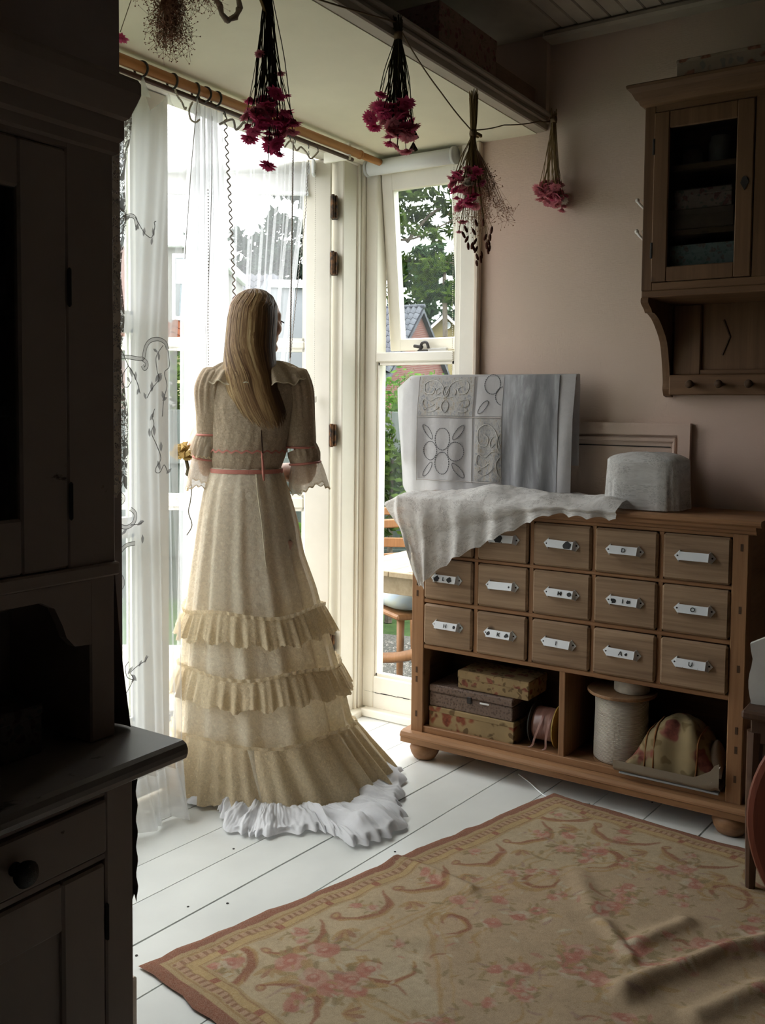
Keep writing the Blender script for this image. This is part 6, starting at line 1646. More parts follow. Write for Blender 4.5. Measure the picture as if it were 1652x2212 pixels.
# --- hair
HR = [(1.690, -0.004, -0.002, 0.085, 0.004), (1.683, -0.034, 0.026, 0.085, 0.050), (1.665, -0.062, 0.050, 0.085, 0.082), (1.635, -0.082, 0.068, 0.085, 0.104), (1.59, -0.093, 0.072, 0.085, 0.112), (1.53, -0.097, 0.068, 0.075, 0.104), (1.47, -0.099, 0.066, 0.055, 0.092), (1.41, -0.099, 0.070, 0.030, 0.072), (1.35, -0.083, 0.080, 0.015, 0.058), (1.29, -0.054, 0.100, 0.005, 0.046), (1.245, -0.018, 0.110, 0.0, 0.038), (1.215, 0.02, 0.100, 0.0, 0.028)]
HRt = sorted((z, l, r, y, d) for z, l, r, y, d in HR)
def hairpt(u, z, off=0.0):
    l, r, yc, dp = interp(HRt, z); c, w = (l + r) / 2, (r - l) / 2
    a = lerp(PI + 0.9, 2 * PI - 0.9 + 0.55, u) if z > 1.5 else lerp(PI + 0.55, 2 * PI - 0.55, u)
    top_ = max(0.0, min(1.0, (z - 1.62) / 0.04)); mid_ = max(0.0, min(1.0, (z - 1.40) / 0.1)); a = lerp(lerp(PI * 1.02, PI * 0.80, mid_), lerp(PI * 1.97, PI * 1.92, mid_) + 0.14 * PI * top_, u)
    return Vector((c + (w + off) * cos(a), yc + (dp + off) * sin(a), z))
def hm():
    n = NT('blonde_hair'); tcn = n.n.new('ShaderNodeTexCoord'); sp = n.n.new('ShaderNodeSeparateXYZ'); n.link(tcn.outputs['UV'], sp.inputs[0])
    cm = n.n.new('ShaderNodeCombineXYZ'); n.link(sp.outputs['X'], cm.inputs['X']); n.link(n.math('MULTIPLY', sp.outputs['Y'], 0.02), cm.inputs['Y'])
    f = n.noise(cm.outputs[0], 55, 4, 0.7); g = n.noise(cm.outputs[0], 9, 2, 0.5)
    grad = n.ramp(sp.outputs['X'], [(0.0, (0.24, 0.24, 0.24)), (0.40, (0.15, 0.15, 0.15)), (0.5, (0.13, 0.13, 0.13)), (0.70, (0.16, 0.16, 0.16)), (0.80, (0.06, 0.06, 0.06)), (0.88, (0.0, 0.0, 0.0)), (1.0, (0.0, 0.0, 0.0))])  # right edge darkened in the colour to hold down its backlit sheen
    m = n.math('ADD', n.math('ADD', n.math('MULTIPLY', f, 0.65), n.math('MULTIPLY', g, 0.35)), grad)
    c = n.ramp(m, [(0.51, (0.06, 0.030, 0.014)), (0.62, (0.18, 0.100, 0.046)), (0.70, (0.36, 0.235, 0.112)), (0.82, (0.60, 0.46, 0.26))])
    n.base(c, 0.55, 0.25); n.bump(f, 0.4, 0.003); return n.m
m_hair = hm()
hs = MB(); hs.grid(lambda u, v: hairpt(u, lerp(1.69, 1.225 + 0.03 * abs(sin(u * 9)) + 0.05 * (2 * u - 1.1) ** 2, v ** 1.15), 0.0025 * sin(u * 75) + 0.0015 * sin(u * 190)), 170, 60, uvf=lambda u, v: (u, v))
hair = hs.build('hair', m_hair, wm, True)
hst = MB(); rh_ = random.Random(9)
for k in range(520):
    u = rh_.random(); zt = rh_.uniform(1.60, 1.688); zb = rh_.uniform(1.222, 1.27) + 0.05 * (2 * u - 1.1) ** 2; off = rh_.uniform(0.001, 0.007); w = rh_.uniform(0.0012, 0.0032); du = rh_.uniform(-0.04, 0.04)
    vs = []; uv = []
    for j in range(15):
        t = j / 14; z = lerp(zt, zb, t); uu = min(0.995, max(0.005, u + du * t * t)); p = hairpt(uu, z, off * (0.4 + 0.6 * t)); q = hairpt(min(1, uu + 0.01), z, off * (0.4 + 0.6 * t)); tn = (q - p).normalized()
        ww = w * (1 - 0.85 * max(0, t - 0.8) / 0.2); vs += [p - tn * ww, p + tn * ww]; uv += [(u, t), (u + 0.002, t)]
    hst.add(vs, [(2 * j, 2 * j + 1, 2 * j + 3, 2 * j + 2) for j in range(14)], uv)
so_ = hst.build('hair_strands', m_hair, hair, True); so_['kind'] = 'stuff'
# --- petticoat spread on the floor
OUT = [(-0.33, 0.16), (-0.22, -0.045), (-0.105, -0.085), (-0.077, -0.154), (-0.042, -0.258), (0.019, -0.285), (0.076, -0.295), (0.143, -0.278), (0.24, -0.258), (0.298, -0.297), (0.349, -0.355), (0.438, -0.305), (0.495, -0.23), (0.504, -0.141), (0.485, -0.036), (0.507, 0.062), (0.492, 0.241), (0.40, 0.34)]
OP = smooth_path([(x, y, 0) for x, y in OUT], 14)
def petti(u, v):
    k = u * (len(OP) - 1); i = min(len(OP) - 2, int(k)); p = OP[i].lerp(OP[i + 1], k - i)
    c = Vector((0.06, 0.17, 0)); q = c.lerp(p, lerp(0.55, 1.0, v))
    reach = (p - c).length
    w = nz(u * 34, v * 1.6, 7.0) + 0.5; w2 = 1.6 * nz(u * 13, v * 2.2, 2.0)
    z = 0.006 + (0.010 + 0.020 * w + 0.026 * (w2 * 0.5 + 0.5)) * (0.35 + 0.65 * sin(PI * min(1, v * 0.9))) + 0.016 * nz(q.x * 14, q.y * 14, 3) * (v < 0.95) + 0.005 * nz(u * 150, v * 7, 4)
    if v > 0.93: z = max(0.004, z * (1 - (v - 0.93) / 0.07 * 0.6)); q = q + (p - c).normalized() * 0.012 * sin(u * 170 + 3 * sin(u * 40))
    return (q.x, q.y, max(0.004, z))
MB().grid(petti, 420, 26).build('petticoat', m_petti, wm, True)
# --- dried rose held in her left hand
hf = thing('dried_rose', 'faded yellow dried rose held in the hand of the woman', 'flower', tuple(Matrix.Rotation(math.atan2(-0.8345, 0.551), 3, 'Z') @ Vector((-0.262, 0.165, 1.135)) + Vector(WO)), math.atan2(-0.8345, 0.551))
m_rose = gown_mat('ochre_petals', (0.48, 0.36, 0.15), (0.34, 0.23, 0.08), 0.4, False)
rr_ = random.Random(14)
for k in range(26):
    a = k * 2.4; e = lerp(-0.5, 1.2, (k % 13) / 12); L = rr_.uniform(0.03, 0.05)
    d = Vector((cos(a) * cos(e), sin(a) * cos(e), sin(e))); t_ = d.orthogonal().normalized(); 
    MB().grid(lambda u, v, d=d, t_=t_, L=L, a=a: d * (L * v) + t_ * ((u - 0.5) * 0.036 * sin(PI * (0.15 + 0.75 * v))) + d.cross(t_) * (0.010 * sin(u * 7 + a) * v), 6, 5).build('petal', m_rose, hf, True)
MB().tube(smooth_path([(0.01, 0, -0.02), (0.018, 0.0, -0.06), (0.012, 0, -0.075)], 4), [0.006] * 4 + [0.009] * 4 + [0.004], 8).build('rose_hip', m_stemd, hf, True)
MB().tube(smooth_path([(0.012, 0, -0.06), (0.028, 0, -0.11), (0.025, 0, -0.16), (0.018, 0, -0.20), (0.030, 0, -0.245), (0.012, 0, -0.28)], 5), 0.0018, 5).build('rose_stem', m_stemd, hf, True)
# ------------------------------------------------------------------ garden and neighbouring houses
fh = Vector((0.83488, 0.55044, 0)); rh = Vector((0.55044, -0.83488, 0))   # view heading and its right, on the ground
def out(s_, d_, z=0.0): p = fh * d_ + rh * s_; return Vector((p.x, p.y, z))
GZ = -0.20
def noisecol(name, c1, c2, scale, rough=0.9, bump=0.3):
    n = NT(name); v = n.coord(); f = n.noise(v, scale, 5, 0.65); n.base(n.ramp(f, [(0.35, c1), (0.65, c2)]), rough, 0.15); n.bump(f, bump, 0.01); return n.m
m_lawn = noisecol('lawn', (0.02, 0.042, 0.012), (0.045, 0.075, 0.022), 8)
struct(bx('ground', (-5, 2.45, GZ - 0.05), (70, 70, GZ - 0.005), m_lawn))
struct(bx('ground_east', (3.42, -40, GZ - 0.05), (70, 2.45, GZ - 0.005), m_lawn))
m_grav = noisecol('grey_gravel', (0.045, 0.043, 0.038), (0.12, 0.115, 0.10), 60)
struct(MB().prism([(3.42, 1.0), (5.6, 1.6), (5.2, 3.4), (3.9, 4.2), (1.2, 4.2), (1.2, 2.45), (3.42, 2.45)], lambda x, y: (x, y, GZ - 0.004), lambda x, y: (x, y, GZ)).build('path', m_grav))
gv = MB(); rg = random.Random(7)
for k in range(2600):
    x, y = rg.uniform(3.45, 5.1), rg.uniform(1.7, 3.3); r = rg.uniform(0.006, 0.016)
    gv.add([(x + r, y, GZ), (x, y + r, GZ), (x - r, y, GZ), (x, y - r * 0.8, GZ), (x + rg.uniform(-.004, .004), y, GZ + r * 0.7)], [(0, 1, 4), (1, 2, 4), (2, 3, 4), (3, 0, 4)])
tag(gv.build('gravel', noisecol('pebbles', (0.07, 0.065, 0.055), (0.30, 0.28, 0.25), 120)), 'loose grey gravel on the patio outside', 'gravel', kind='stuff')

# fence of upright boards
m_fence = wood('weathered_green_grey_board', (0.06, 0.072, 0.062), (0.03, 0.038, 0.033), 2, 1.0, 0.9, False)
m_fencel = wood('pale_weathered_board', (0.10, 0.11, 0.10), (0.055, 0.065, 0.06), 2, 1.0, 0.9, False)
fc = thing('garden_fence', 'weathered grey-green board fence at the end of the garden', 'fence', out(0, 7.2, GZ), math.atan2(rh.y, rh.x))
me_bd = MB().box((-0.062, -0.01, 0.02), (0.062, 0.01, 1.06), 0.003).mesh('fence_board', m_fence)
me_bd2 = MB().box((-0.062, -0.008, 1.10), (0.062, 0.008, 1.47), 0.003).mesh('fence_board', m_fencel)
for k in range(-24, 12):
    link('fence_board', me_bd, fc, (k * 0.128 + rg.uniform(-.002, .002), rg.uniform(-.004, .004), 0)); link('fence_board', me_bd2, fc, (k * 0.128, rg.uniform(-.004, .004), 0))
bx('fence_rail', (-3.2, -0.035, 1.06), (1.6, -0.008, 1.12), m_fencel, fc, 0.004); bx('fence_rail', (-3.2, -0.035, 0.35), (1.6, -0.01, 0.42), m_fence, fc, 0.004)
for k in (-2.9, -1.1, 0.7): bx('fence_post', (k - 0.04, 0.01, 0), (k + 0.04, 0.09, 1.5), m_fence, fc, 0.004)

# foliage
def leafmat(name, c1, c2):
    n = NT(name); v = n.coord(); f = n.noise(v, 11.0, 3); n.sheet(n.ramp(f, [(0.35, c1), (0.65, c2)]), 1.0, 0.35); return n.m
m_lf1 = leafmat('hedge_leaf', (0.0224, 0.0561, 0.0102), (0.0867, 0.1632, 0.0286)); m_lf2 = leafmat('pine_needle', (0.0078, 0.0182, 0.0104), (0.0364, 0.0624, 0.0260)); m_lf3 = leafmat('oak_leaf', (0.0088, 0.0198, 0.0055), (0.0601, 0.0928, 0.0198)); m_lf4 = leafmat('hazy_conifer', (0.0130, 0.0216, 0.0151), (0.0432, 0.0595, 0.0432))
m_bark = noisecol('bark', (0.05, 0.04, 0.03), (0.13, 0.11, 0.085), 25)
def puff(mb, c, rad, n, size, r, aspect=1.6):
    c = Vector(c)
    for k in range(n):
        d = Vector((r.gauss(0, 1), r.gauss(0, 1), r.gauss(0, 1))).normalized() * (r.random() ** 0.45)
        p = c + Vector((d.x * rad[0], d.y * rad[1], d.z * rad[2]))
        a = Vector((r.gauss(0, 1), r.gauss(0, 1), r.gauss(0, 1))).normalized(); b = a.orthogonal().normalized(); s_ = size * r.uniform(0.6, 1.3)
        mb.add([p - a * s_ * aspect * 0.5, p + b * s_ * 0.4, p + a * s_ * aspect * 0.5, p - b * s_ * 0.4], [(0, 1, 2, 3)])
def shrub(label, s_, d_, top, w, n, mat, size, seed):
    o = thing('garden_shrub', label, 'shrub', out(s_, d_, GZ), 0, 'shrubs along the fence'); r = random.Random(seed); mb = MB()
    H = top - GZ
    for k in range(16):
        puff(mb, (r.uniform(-w, w) * rh.x + r.uniform(-.3, .3), r.uniform(-w, w) * rh.y + r.uniform(-.3, .3), H * r.uniform(0.5, 0.9)), (w * 0.5, w * 0.5, H * 0.16), n // 16, size, r)
    mb.build('foliage', mat, o)['kind'] = 'stuff'
    MB().tube([(0, 0, 0), (0.03, 0, H * 0.75)], [0.03, 0.012], 6).build('stem', m_bark, o)
shrub('bright green shrub above the fence behind the side window', 0.32, 7.95, 1.62, 0.46, 2600, m_lf1, 0.045, 1)
shrub('green shrub in front of the fence, low behind the side window', 0.05, 6.55, 1.32, 0.24, 1800, m_lf3, 0.045, 2)
shrub('green shrub over the fence seen past the open door stile', -0.62, 7.95, 1.70, 0.40, 2400, m_lf1, 0.045, 3)
shrub('leafy shrub over the fence behind the woman', -1.9, 8.1, 1.75, 0.55, 2200, m_lf3, 0.05, 4)
shrub('dark leafy shrub at the fence foot behind the skirt', -0.50, 6.5, 0.50, 0.35, 1400, m_lf1, 0.05, 5)
def tree(label, s_, d_, trunk_h, puffs, n, mat, size, seed, lean=(0, 0), tr=0.15, aspect=1.8, branches=()):
    o = thing('garden_tree', label, 'tree', out(s_, d_, GZ), math.atan2(rh.y, rh.x), 'trees beyond the garden'); r = random.Random(seed); mb = MB()
    for (x, y, z, rx, rz) in puffs: puff(mb, (x, y, z), (rx, rx, rz), int(n / len(puffs)), size, r, aspect)
    mb.build('foliage', mat, o)['kind'] = 'stuff'
    MB().tube(smooth_path([(0, 0, 0), (lean[0] * 0.5, 0, trunk_h * 0.5), (lean[0], 0, trunk_h)], 4), [tr] * 4 + [tr * 0.7] * 4 + [tr * 0.4], 8).build('trunk', m_bark, o, True)
    for b in branches: MB().tube(smooth_path([(p[0], p[1], p[2]) for p in b], 5), [0.03 - 0.022 * k / (5 * (len(b) - 1)) for k in range(5 * (len(b) - 1) + 1)], 6).build('branch', m_bark, o, True)
    return o
# big pine close behind the window (px/m about 157 at 13 m)
rp = random.Random(31); pf = []
for k in range(260):
    x, z = rp.uniform(-0.5, 1.5), rp.uniform(2.7, 5.3)
    if z < 3.7 and x > 0.70 and rp.random() < 0.6: continue
    if z < 3.2 and rp.random() < 0.5: continue
    if nz(x * 2.6 + 3, z * 3.0, 5) < -0.22: continue
    pf.append((x, rp.uniform(-.5, .5), z + 0.2, rp.uniform(0.10, 0.26), rp.uniform(0.06, 0.14)))
tree('large spreading pine filling the upper side window', 0.0, 13.0, 3.2, pf, 6000, m_lf3, 0.066, 8, (-0.8, 0), 0.12, 2.2,
     [[(-0.8, 0, 3.4), (-0.2, 0, 3.75), (0.4, 0, 3.8), (1.0, 0, 4.1)], [(-0.7, 0, 3.0), (0.0, 0.1, 3.45), (0.6, 0, 3.5), (1.1, 0, 3.45)], [(-0.8, 0, 3.9), (0.0, 0, 4.5), (0.9, 0.1, 4.6)], [(-0.5, 0, 4.2), (0.3, 0, 4.9), (1.2, 0, 5.2)], [(0.3, 0, 3.75), (0.7, 0.1, 4.2), (1.3, 0, 4.4)]])
pf = [(rp.uniform(-2.2, 1.4), rp.uniform(-1, 1), rp.uniform(4.2, 7.6), rp.uniform(0.3, 0.8), rp.uniform(0.18, 0.4)) for k in range(46)]
tree('dark green pine behind the brick gable', 2.2, 39.0, 5.5, pf, 3000, m_lf2, 0.22, 9, (0.2, 0), 0.13)
pf = [(rp.uniform(-.7, .7) * (1 - k / 16) - 0.1, rp.uniform(-.5, .5), 3.4 + k * 0.26, 0.9 * (1 - k / 15), 0.28) for k in range(14)]
tree('tall dark pine with a bare trunk beside the yellow shed', 2.0, 29.5, 5.8, [(rp.uniform(-1.0, 0.9), 0, rp.uniform(4.7, 6.6), rp.uniform(0.2, 0.45), 0.22) for k in range(20)], 1300, m_lf2, 0.15, 10, (-0.15, 0), 0.11)
tree('dark pine seen through the swagged curtain by the open door', -2.2, 24.0, 5.5, [(rp.uniform(-1.05, 1.0), rp.uniform(-.5, .5), rp.uniform(4.4, 7.2) , rp.uniform(0.18, 0.5), rp.uniform(0.14, 0.34)) for k in range(44)], 2200, m_lf4, 0.15, 11, (0, 0), 0.06)
tree('tall slim pine left of the dark one beyond the door', -3.75, 27.5, 5.2, [(rp.uniform(-.6, .6), 0, rp.uniform(4.2, 6.4), rp.uniform(0.15, 0.42), rp.uniform(0.12, 0.28)) for k in range(28)], 1400, m_lf4, 0.15, 12, (0, 0), 0.06)
tree('small distant conifer above the flat roofed house', -10.3, 50.0, 9.5, [(rp.uniform(-.5, .5) * (1 - k / 11), 0, 7.4 + k * 0.32, 0.75 * (1 - k / 12), 0.3) for k in range(10)], 400, m_lf4, 0.22, 13)
tree('spreading pine above the grey roof behind the curtain', -5.0, 30.0, 5.2, [(rp.uniform(-1.6, 1.5), 0, rp.uniform(4.6, 6.2), rp.uniform(0.2, 0.6), 0.28) for k in range(24)], 1300, m_lf4, 0.18, 14, (0, 0), 0.06)

# pantiles
def tile_mesh(mat, w=0.17, L=0.27):
    mb = MB(); n = 7; top = []; 
    for j in range(2):
        for i in range(n): 
            u = i / (n - 1); top.append(((u - 0.5) * w * 1.08, -j * L, 0.03 * sin(u * 2 * PI - 0.6) + 0.012 + (0.014 if j else 0)))
    vs = top + [(x, y, z - 0.014) for x, y, z in top]
    fs = [(i, i + 1, n + i + 1, n + i) for i in range(n - 1)] + [(n + i, n + i + 1, 3 * n + i + 1, 3 * n + i) for i in range(n - 1)] + [(2 * n + i, 3 * n + i, 3 * n + i + 1, 2 * n + i + 1) for i in range(n - 1)]
    mb.add(vs, fs); return mb.mesh('roof_tile', mat, False)
def tiles(parent, me, origin, xdir, pitch, nx, ny, w, L):
    """rows going down from the ridge; local x along the ridge, -y down the slope"""
    R = Matrix.Rotation(pitch, 4, 'X')
    for j in range(ny):
        for i in range(nx):
            p = Vector((origin[0] + xdir * i * w, 0, 0)) 
            d = Vector((0, -cos(pitch), -sin(pitch))) * (j * L * 0.86)
            o = link('roof_tile', me, parent, (p.x, origin[1] + d.y, origin[2] + d.z), (pitch, 0, 0))
def brickmat(name, c1, c2, mortar, scale):
    n = NT(name); v = n.coord(rot=(PI / 2, 0, 0)); b = n.n.new('ShaderNodeTexBrick'); b.inputs['Scale'].default_value = scale
    b.inputs['Color1'].default_value = c4(c1); b.inputs['Color2'].default_value = c4(c2); b.inputs['Mortar'].default_value = c4(mortar); b.inputs['Mortar Size'].default_value = 0.02
    n.link(v, b.inputs['Vector']); n.base(b.outputs['Color'], 0.9, 0.1); n.bump(b.outputs['Fac'], -0.4, 0.01); return n.m
m_grey_tile = noisecol('slate_grey_tile', (0.0270, 0.0297, 0.0360), (0.0765, 0.0828, 0.0945), 6, 0.6)
m_or_tile = noisecol('orange_tile', (0.0975, 0.0285, 0.0120), (0.1500, 0.0488, 0.0225), 6, 0.7)
m_hz_tile = noisecol('hazy_grey_tile', (0.0378, 0.0378, 0.0437), (0.0714, 0.0714, 0.0823), 6, 0.6)
# brick house with grey pantiles
ap = out(1.02, 26.0, 0); hA = thing('brick_house', 'red brick house with grey pantile roof behind the side window', 'building', (ap.x, ap.y, GZ), math.atan2(rh.y, rh.x) - math.radians(29))
zr = 4.05 - GZ; hw = 2.0
bn = NT('red_brick'); v_ = bn.coord(rot=(0, PI / 2, 0))
m_brickA = brickmat('red_brick_wall', (0.1028, 0.0393, 0.0299), (0.0796, 0.0281, 0.0235), (0.1122, 0.0935, 0.0842), 7.0)
nb = NT('gable_brick'); tcn = nb.n.new('ShaderNodeTexCoord'); sp_ = nb.n.new('ShaderNodeSeparateXYZ'); cm = nb.n.new('ShaderNodeCombineXYZ'); nb.link(tcn.outputs['Object'], sp_.inputs[0]); nb.link(sp_.outputs['Y'], cm.inputs['X']); nb.link(sp_.outputs['Z'], cm.inputs['Y'])
b_ = nb.n.new('ShaderNodeTexBrick'); b_.inputs['Scale'].default_value = 5.0; b_.inputs['Color1'].default_value = (0.14, 0.05, 0.039, 1); b_.inputs['Color2'].default_value = (0.10, 0.035, 0.028, 1); b_.inputs['Mortar'].default_value = (0.15, 0.125, 0.11, 1); b_.inputs['Mortar Size'].default_value = 0.03
nb.link(cm.outputs[0], b_.inputs['Vector']); nb.base(b_.outputs['Color'], 0.9, 0.1)
MB().prism([(-hw, 0), (hw, 0), (hw, zr - hw - 0.06), (0, zr - 0.06), (-hw, zr - hw - 0.06)], lambda y, z: (-0.25, y, z), lambda y, z: (-0.05, y, z)).build('gable_wall', nb.m, hA)
bx('front_wall', (-4.5, -hw, 0), (-0.2, -hw + 0.2, zr - hw), m_brickA, hA)
for s_ in (-1, 1): MB().prism([(0, zr - 0.05), (s_ * (hw + 0.15), zr - hw - 0.20), (s_ * (hw + 0.15), zr - hw - 0.30), (0, zr - 0.16)], lambda y, z: (-4.5, y, z), lambda y, z: (0.08, y, z)).build('roof_slope', m_grey_tile, hA)
me_t = tile_mesh(m_grey_tile)
tiles(hA, me_t, (-0.02, -0.02, zr + 0.0), -1, PI / 4, 13, 11, 0.165, 0.27)
MB().tube([(-4.5, 0, zr + 0.02), (0.1, 0, zr + 0.02)], 0.06, 8).build('ridge_tile', m_grey_tile, hA, True)
sk = MB(); RR = Matrix.Rotation(PI / 4, 3, 'X'); sk.box((-0.55, -0.65, 0.03), (0, 0, 0.09), 0.01, RR, (-1.05, -0.38, zr - 0.36)); sk.build('skylight', paint('pale_skylight', (0.55, 0.60, 0.68), 0.2), hA)
# yellow shed
sh = out(2.04, 32.0, 0); hB = thing('garden_shed', 'ochre shed with a round gable window beyond the garden', 'building', (sh.x, sh.y, GZ), math.atan2(rh.y, rh.x))
zs = 4.42 - GZ; m_ochre = paint('ochre_boards', (0.1836, 0.1458, 0.0648), 0.8, 0.15, 3)
MB().prism([(-1.15, 0), (1.15, 0), (1.15, zs - 1.1), (0, zs), (-1.15, zs - 1.1)], lambda x, z: (x, 0, z), lambda x, z: (x, 3, z)).build('wall', m_ochre, hB)
for s_ in (-1, 1):
    MB().prism([(0, zs + 0.10), (s_ * 1.4, zs - 1.22), (s_ * 1.4, zs - 1.30), (0, zs + 0.02)], lambda x, z: (x, -0.18, z), lambda x, z: (x, 3, z)).build('roof_slope', m_grey_tile, hB)
    MB().prism([(0, zs + 0.06), (s_ * 1.4, zs - 1.26), (s_ * 1.4, zs - 1.36), (0, zs - 0.05)], lambda x, z: (x, -0.21, z), lambda x, z: (x, -0.185, z)).build('barge_board', m_cream, hB)
wq = MB().lathe([(0.10, -0.03), (0.125, -0.03), (0.125, 0.02), (0.10, 0.02)], 24, (0.08, -0.02, 4.08 - GZ), Matrix.Rotation(PI / 2, 3, 'X')); wo = wq.build('round_window', m_blind, hB)
MB().lathe([(0.10, 0.0), (0.10, 0.01)], 24, (0.08, -0.03, 4.08 - GZ), Matrix.Rotation(PI / 2, 3, 'X')).build('pane', m_dkw, wo)
bx('glazing_bar', (-0.02, -0.055, 4.075 - GZ), (0.18, -0.04, 4.09 - GZ), m_blind, wo)
# house with long grey roof behind the curtain
hc = out(-2.25, 18.0, 0); hC = thing('white_house', 'pale house with a long grey tiled roof behind the curtain', 'building', (hc.x, hc.y, GZ), math.atan2(rh.y, rh.x))
zc = 4.03 - GZ; m_pale = paint('pale_render', (0.1800, 0.1860, 0.1980), 0.8, 0.06, 3)
bx('wall', (-2.6, 0.9, 0), (0.0, 4.0, zc - 1.25), m_pale, hC)
MB().prism([(0, zc), (-1.25, zc - 1.25), (-1.25, zc - 1.35), (0, zc - 0.1)], lambda y, z: (-2.6, y + 1.9, z - 0.03), lambda y, z: (0.05, y + 1.9, z - 0.03)).build('roof_slope', m_hz_tile, hC)
me_t2 = tile_mesh(m_hz_tile, 0.155, 0.22)
tiles(hC, me_t2, (-0.03, 1.86, zc + 0.0), -1, PI / 4, 17, 10, 0.153, 0.22)
MB().prism([(-0.25, zc - 1.0), (0.25, zc - 1.0), (0.25, zc - 0.55), (0.0, zc - 0.2), (-0.25, zc - 0.55)], lambda x, z: (x + 0.0, 0.55, z), lambda x, z: (x + 0.0, 1.6, z)).build('gable_dormer', m_pale, hC)
bx('extension', (0.05, 0.6, 0), (0.95, 3.0, zc - 0.42), m_pale, hC); bx('fascia', (0.0, 0.52, zc - 0.42), (1.0, 3.0, zc - 0.27), m_blind, hC)
w2 = bx('window', (0.72, 0.57, zc - 1.6), (0.93, 0.60, zc - 0.95), m_blind, hC); bx('pane', (0.745, 0.555, zc - 1.57), (0.905, 0.572, zc - 0.98), paint('sky_pane', (0.25, 0.32, 0.36), 0.2), w2)
# flat-roofed cream house nearest the closed door
hd = out(-2.52, 13.0, 0); hD = thing('cream_house', 'cream house with a white upstairs window and orange porch tiles', 'building', (hd.x, hd.y, GZ), math.atan2(rh.y, rh.x))
m_crh = paint('cream_render', (0.2142, 0.2079, 0.1890), 0.8, 0.06, 3); zd = -GZ
bx('wall', (-1.9, 0, 0), (0, 4, 3.50 + zd), m_crh, hD); bx('cornice', (-1.95, -0.12, 3.44 + zd), (0.10, 4, 3.60 + zd), m_blind, hD, 0.02)
bx('brick_pier', (-1.05, -0.06, 0), (-0.88, 0, 3.44 + zd), paint('salmon_brick', (0.18, 0.07, 0.05), 0.8), hD)
wd = bx('window', (-0.36, -0.05, 2.46 + zd), (-0.06, 0.0, 3.36 + zd), m_blind, hD, 0.01)
bx('pane', (-0.31, -0.06, 2.52 + zd), (-0.11, -0.045, 3.30 + zd), paint('grey_pane', (0.17, 0.19, 0.20), 0.15), wd); bx('half_curtain', (-0.30, -0.065, 2.95 + zd), (-0.20, -0.058, 3.28 + zd), m_blind, wd)
me_t3 = tile_mesh(m_or_tile, 0.17, 0.16)
tiles(hD, me_t3, (0.05, -0.02, 2.44 + zd), -1, 0.7, 11, 3, 0.165, 0.16)
MB().prism([(-0.02, 2.42), (-0.42, 2.08), (-0.42, 2.02), (-0.02, 2.36)], lambda y, z: (-1.85, y, z + zd), lambda y, z: (0.1, y, z + zd)).build('porch_roof', m_or_tile, hD)
wy = bx('window', (-0.30, -0.05, 1.40 + zd), (-0.02, 0.0, 1.98 + zd), paint('yellow_frame', (0.45, 0.40, 0.20), 0.6), hD, 0.01); bx('pane', (-0.25, -0.06, 1.45 + zd), (-0.07, -0.045, 1.93 + zd), paint('dark_pane', (0.10, 0.10, 0.10), 0.15), wy)
bx('chimney', (-1.18, 0.3, 3.5 + zd), (-1.02, 0.55, 5.0 + zd), noisecol('grey_brick', (0.12, 0.12, 0.12), (0.18, 0.18, 0.18), 8), hD, 0.01)

# garden table and chairs
m_deal = wood('pale_deal', (0.27, 0.205, 0.135), (0.19, 0.135, 0.08), 0, 1.0, 0.6); m_oak = wood('honey_oak', (0.24, 0.11, 0.045), (0.14, 0.06, 0.022), 2, 1.0, 0.5, False)
m_greyw = wood('weathered_leg', (0.20, 0.16, 0.14), (0.12, 0.095, 0.08), 2, 1.0, 0.8, False); m_ochw = paint('ochre_turned', (0.22, 0.15, 0.05), 0.5)
gt = thing('garden_table', 'pale wooden garden table with turned legs outside the window', 'table', (4.15, 2.20, GZ))
for k in range(4): bx('table_plank', (-0.40, -0.62 + k * 0.285, 0.695), (0.40, -0.62 + k * 0.285 + 0.282, 0.722), m_deal, gt, 0.003)
for y in (-0.50, 0.40): bx('apron', (-0.31, y - 0.012, 0.60), (0.31, y + 0.012, 0.695), m_deal, gt, 0.002)
for x in (-0.32, 0.32): bx('apron', (x - 0.012, -0.50, 0.60), (x + 0.012, 0.40, 0.695), m_deal, gt, 0.002)
for x in (-0.30, 0.30):
    for y in (-0.49, 0.39):
        MB().lathe([(0.030, 0.0), (0.026, 0.06), (0.030, 0.10), (0.030, 0.38), (0.040, 0.41)], 14, (x, y, 0)).build('leg', m_greyw, gt, True)
        MB().lathe([(0.030, 0.40), (0.040, 0.47), (0.026, 0.54), (0.034, 0.555), (0.022, 0.575), (0.046, 0.61), (0.062, 0.65), (0.060, 0.69), (0.055, 0.695)], 16, (x, y, 0)).build('turned_collar', m_ochw, gt, True)
MB().tube(smooth_path([(-0.30, 0.39, 0.26), (-0.30, 0.22, 0.29), (-0.28, 0.0, 0.36), (-0.28, -0.2, 0.36), (-0.30, -0.49, 0.26)], 6), 0.026, 8).build('curved_stretcher', m_oak, gt, True)
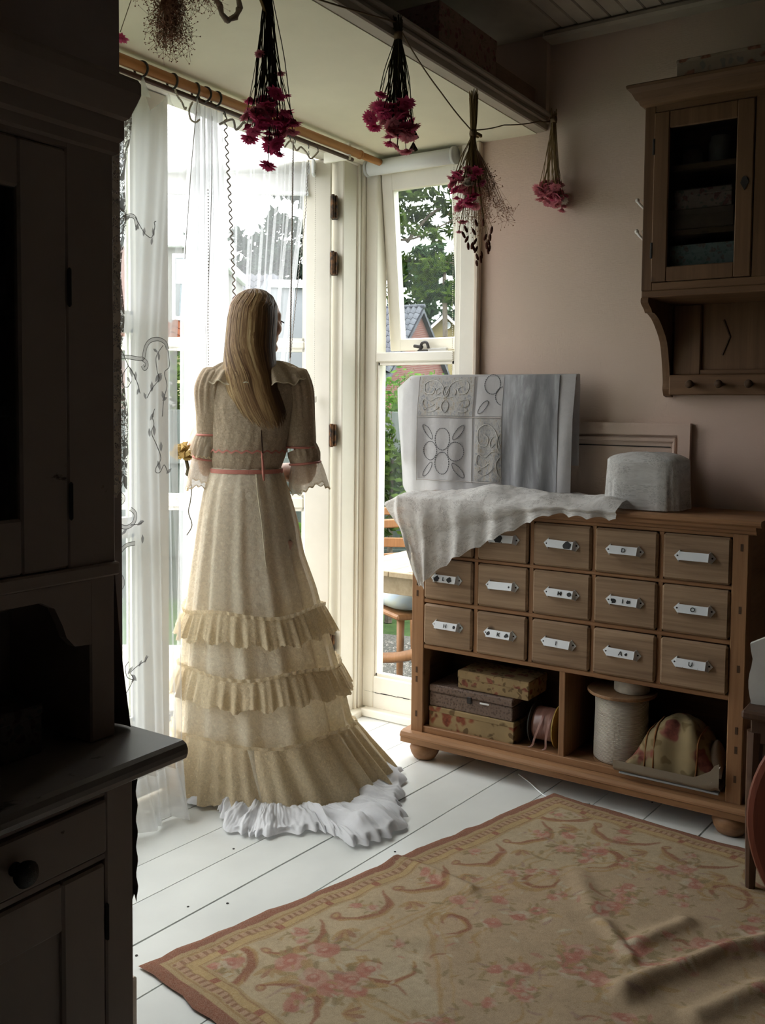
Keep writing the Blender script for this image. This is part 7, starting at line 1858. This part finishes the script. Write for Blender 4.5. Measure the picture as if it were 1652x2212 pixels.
def gchair(label, loc, rz, cushion):
    o = thing('garden_chair', label, 'chair', loc, rz, 'chairs at the garden table')
    bx('seat', (-0.21, -0.21, 0.40), (0.21, 0.21, 0.43), m_oak, o, 0.01)
    for x in (-0.18, 0.18):
        MB().tube([(x, -0.18, 0), (x * 0.95, -0.17, 0.41)], [0.016, 0.022], 8).build('leg', m_oak, o, True)
        MB().tube(smooth_path([(x, 0.20, 0), (x, 0.19, 0.42), (x * 1.05, 0.24, 0.65), (x * 1.0, 0.27, 0.80), (x * 0.85, 0.27, 0.86)], 5), 0.018, 8).build('back_post', m_oak, o, True)
    bx('back_slat', (-0.18, 0.235, 0.62), (0.18, 0.25, 0.68), m_oak, o, 0.004); bx('top_rail', (-0.17, 0.26, 0.82), (0.17, 0.28, 0.87), m_oak, o, 0.006)
    if cushion:
        def cf(u, v):
            a = u * 2 * PI; k = abs(cos(a)) ** 0.5 * (1 if cos(a) > 0 else -1), abs(sin(a)) ** 0.5 * (1 if sin(a) > 0 else -1)
            t = v * PI; return (0.21 * k[0] * sin(t) ** 0.4, 0.21 * k[1] * sin(t) ** 0.4, 0.477 - 0.045 * cos(t))
        c = thing('seat_cushion', 'faded blue and cream cushion on the chair under the garden table', 'cushion', loc, rz)
        nn_ = NT('faded_blue_ticking'); v_ = nn_.coord(); nn_.base(nn_.ramp(nn_.noise(v_, 5, 3), [(0.4, (0.28, 0.27, 0.20)), (0.6, (0.20, 0.24, 0.29))]), 0.9, 0.1)
        MB().grid(cf, 28, 12, True).build('cushion_cover', nn_.m, c, True)
    return o
gchair('honey wooden garden chair with cushion under the table', (4.36, 2.66, GZ), math.radians(-30), True)
gchair('honey wooden garden chair standing past the table', (4.78, 3.12, GZ), math.radians(-60), False)
bench = thing('low_stool', 'low orange wooden stool on the gravel before the garden chairs', 'stool', (4.20, 2.36, GZ), 0.5)
bx('seat', (-0.20, -0.16, 0.30), (0.20, 0.16, 0.325), m_oak, bench, 0.006)
for x in (-0.16, 0.16):
    for y in (-0.12, 0.12): MB().tube([(x * 1.1, y * 1.1, 0), (x, y, 0.30)], [0.014, 0.019], 8).build('leg', m_oak, bench, True)
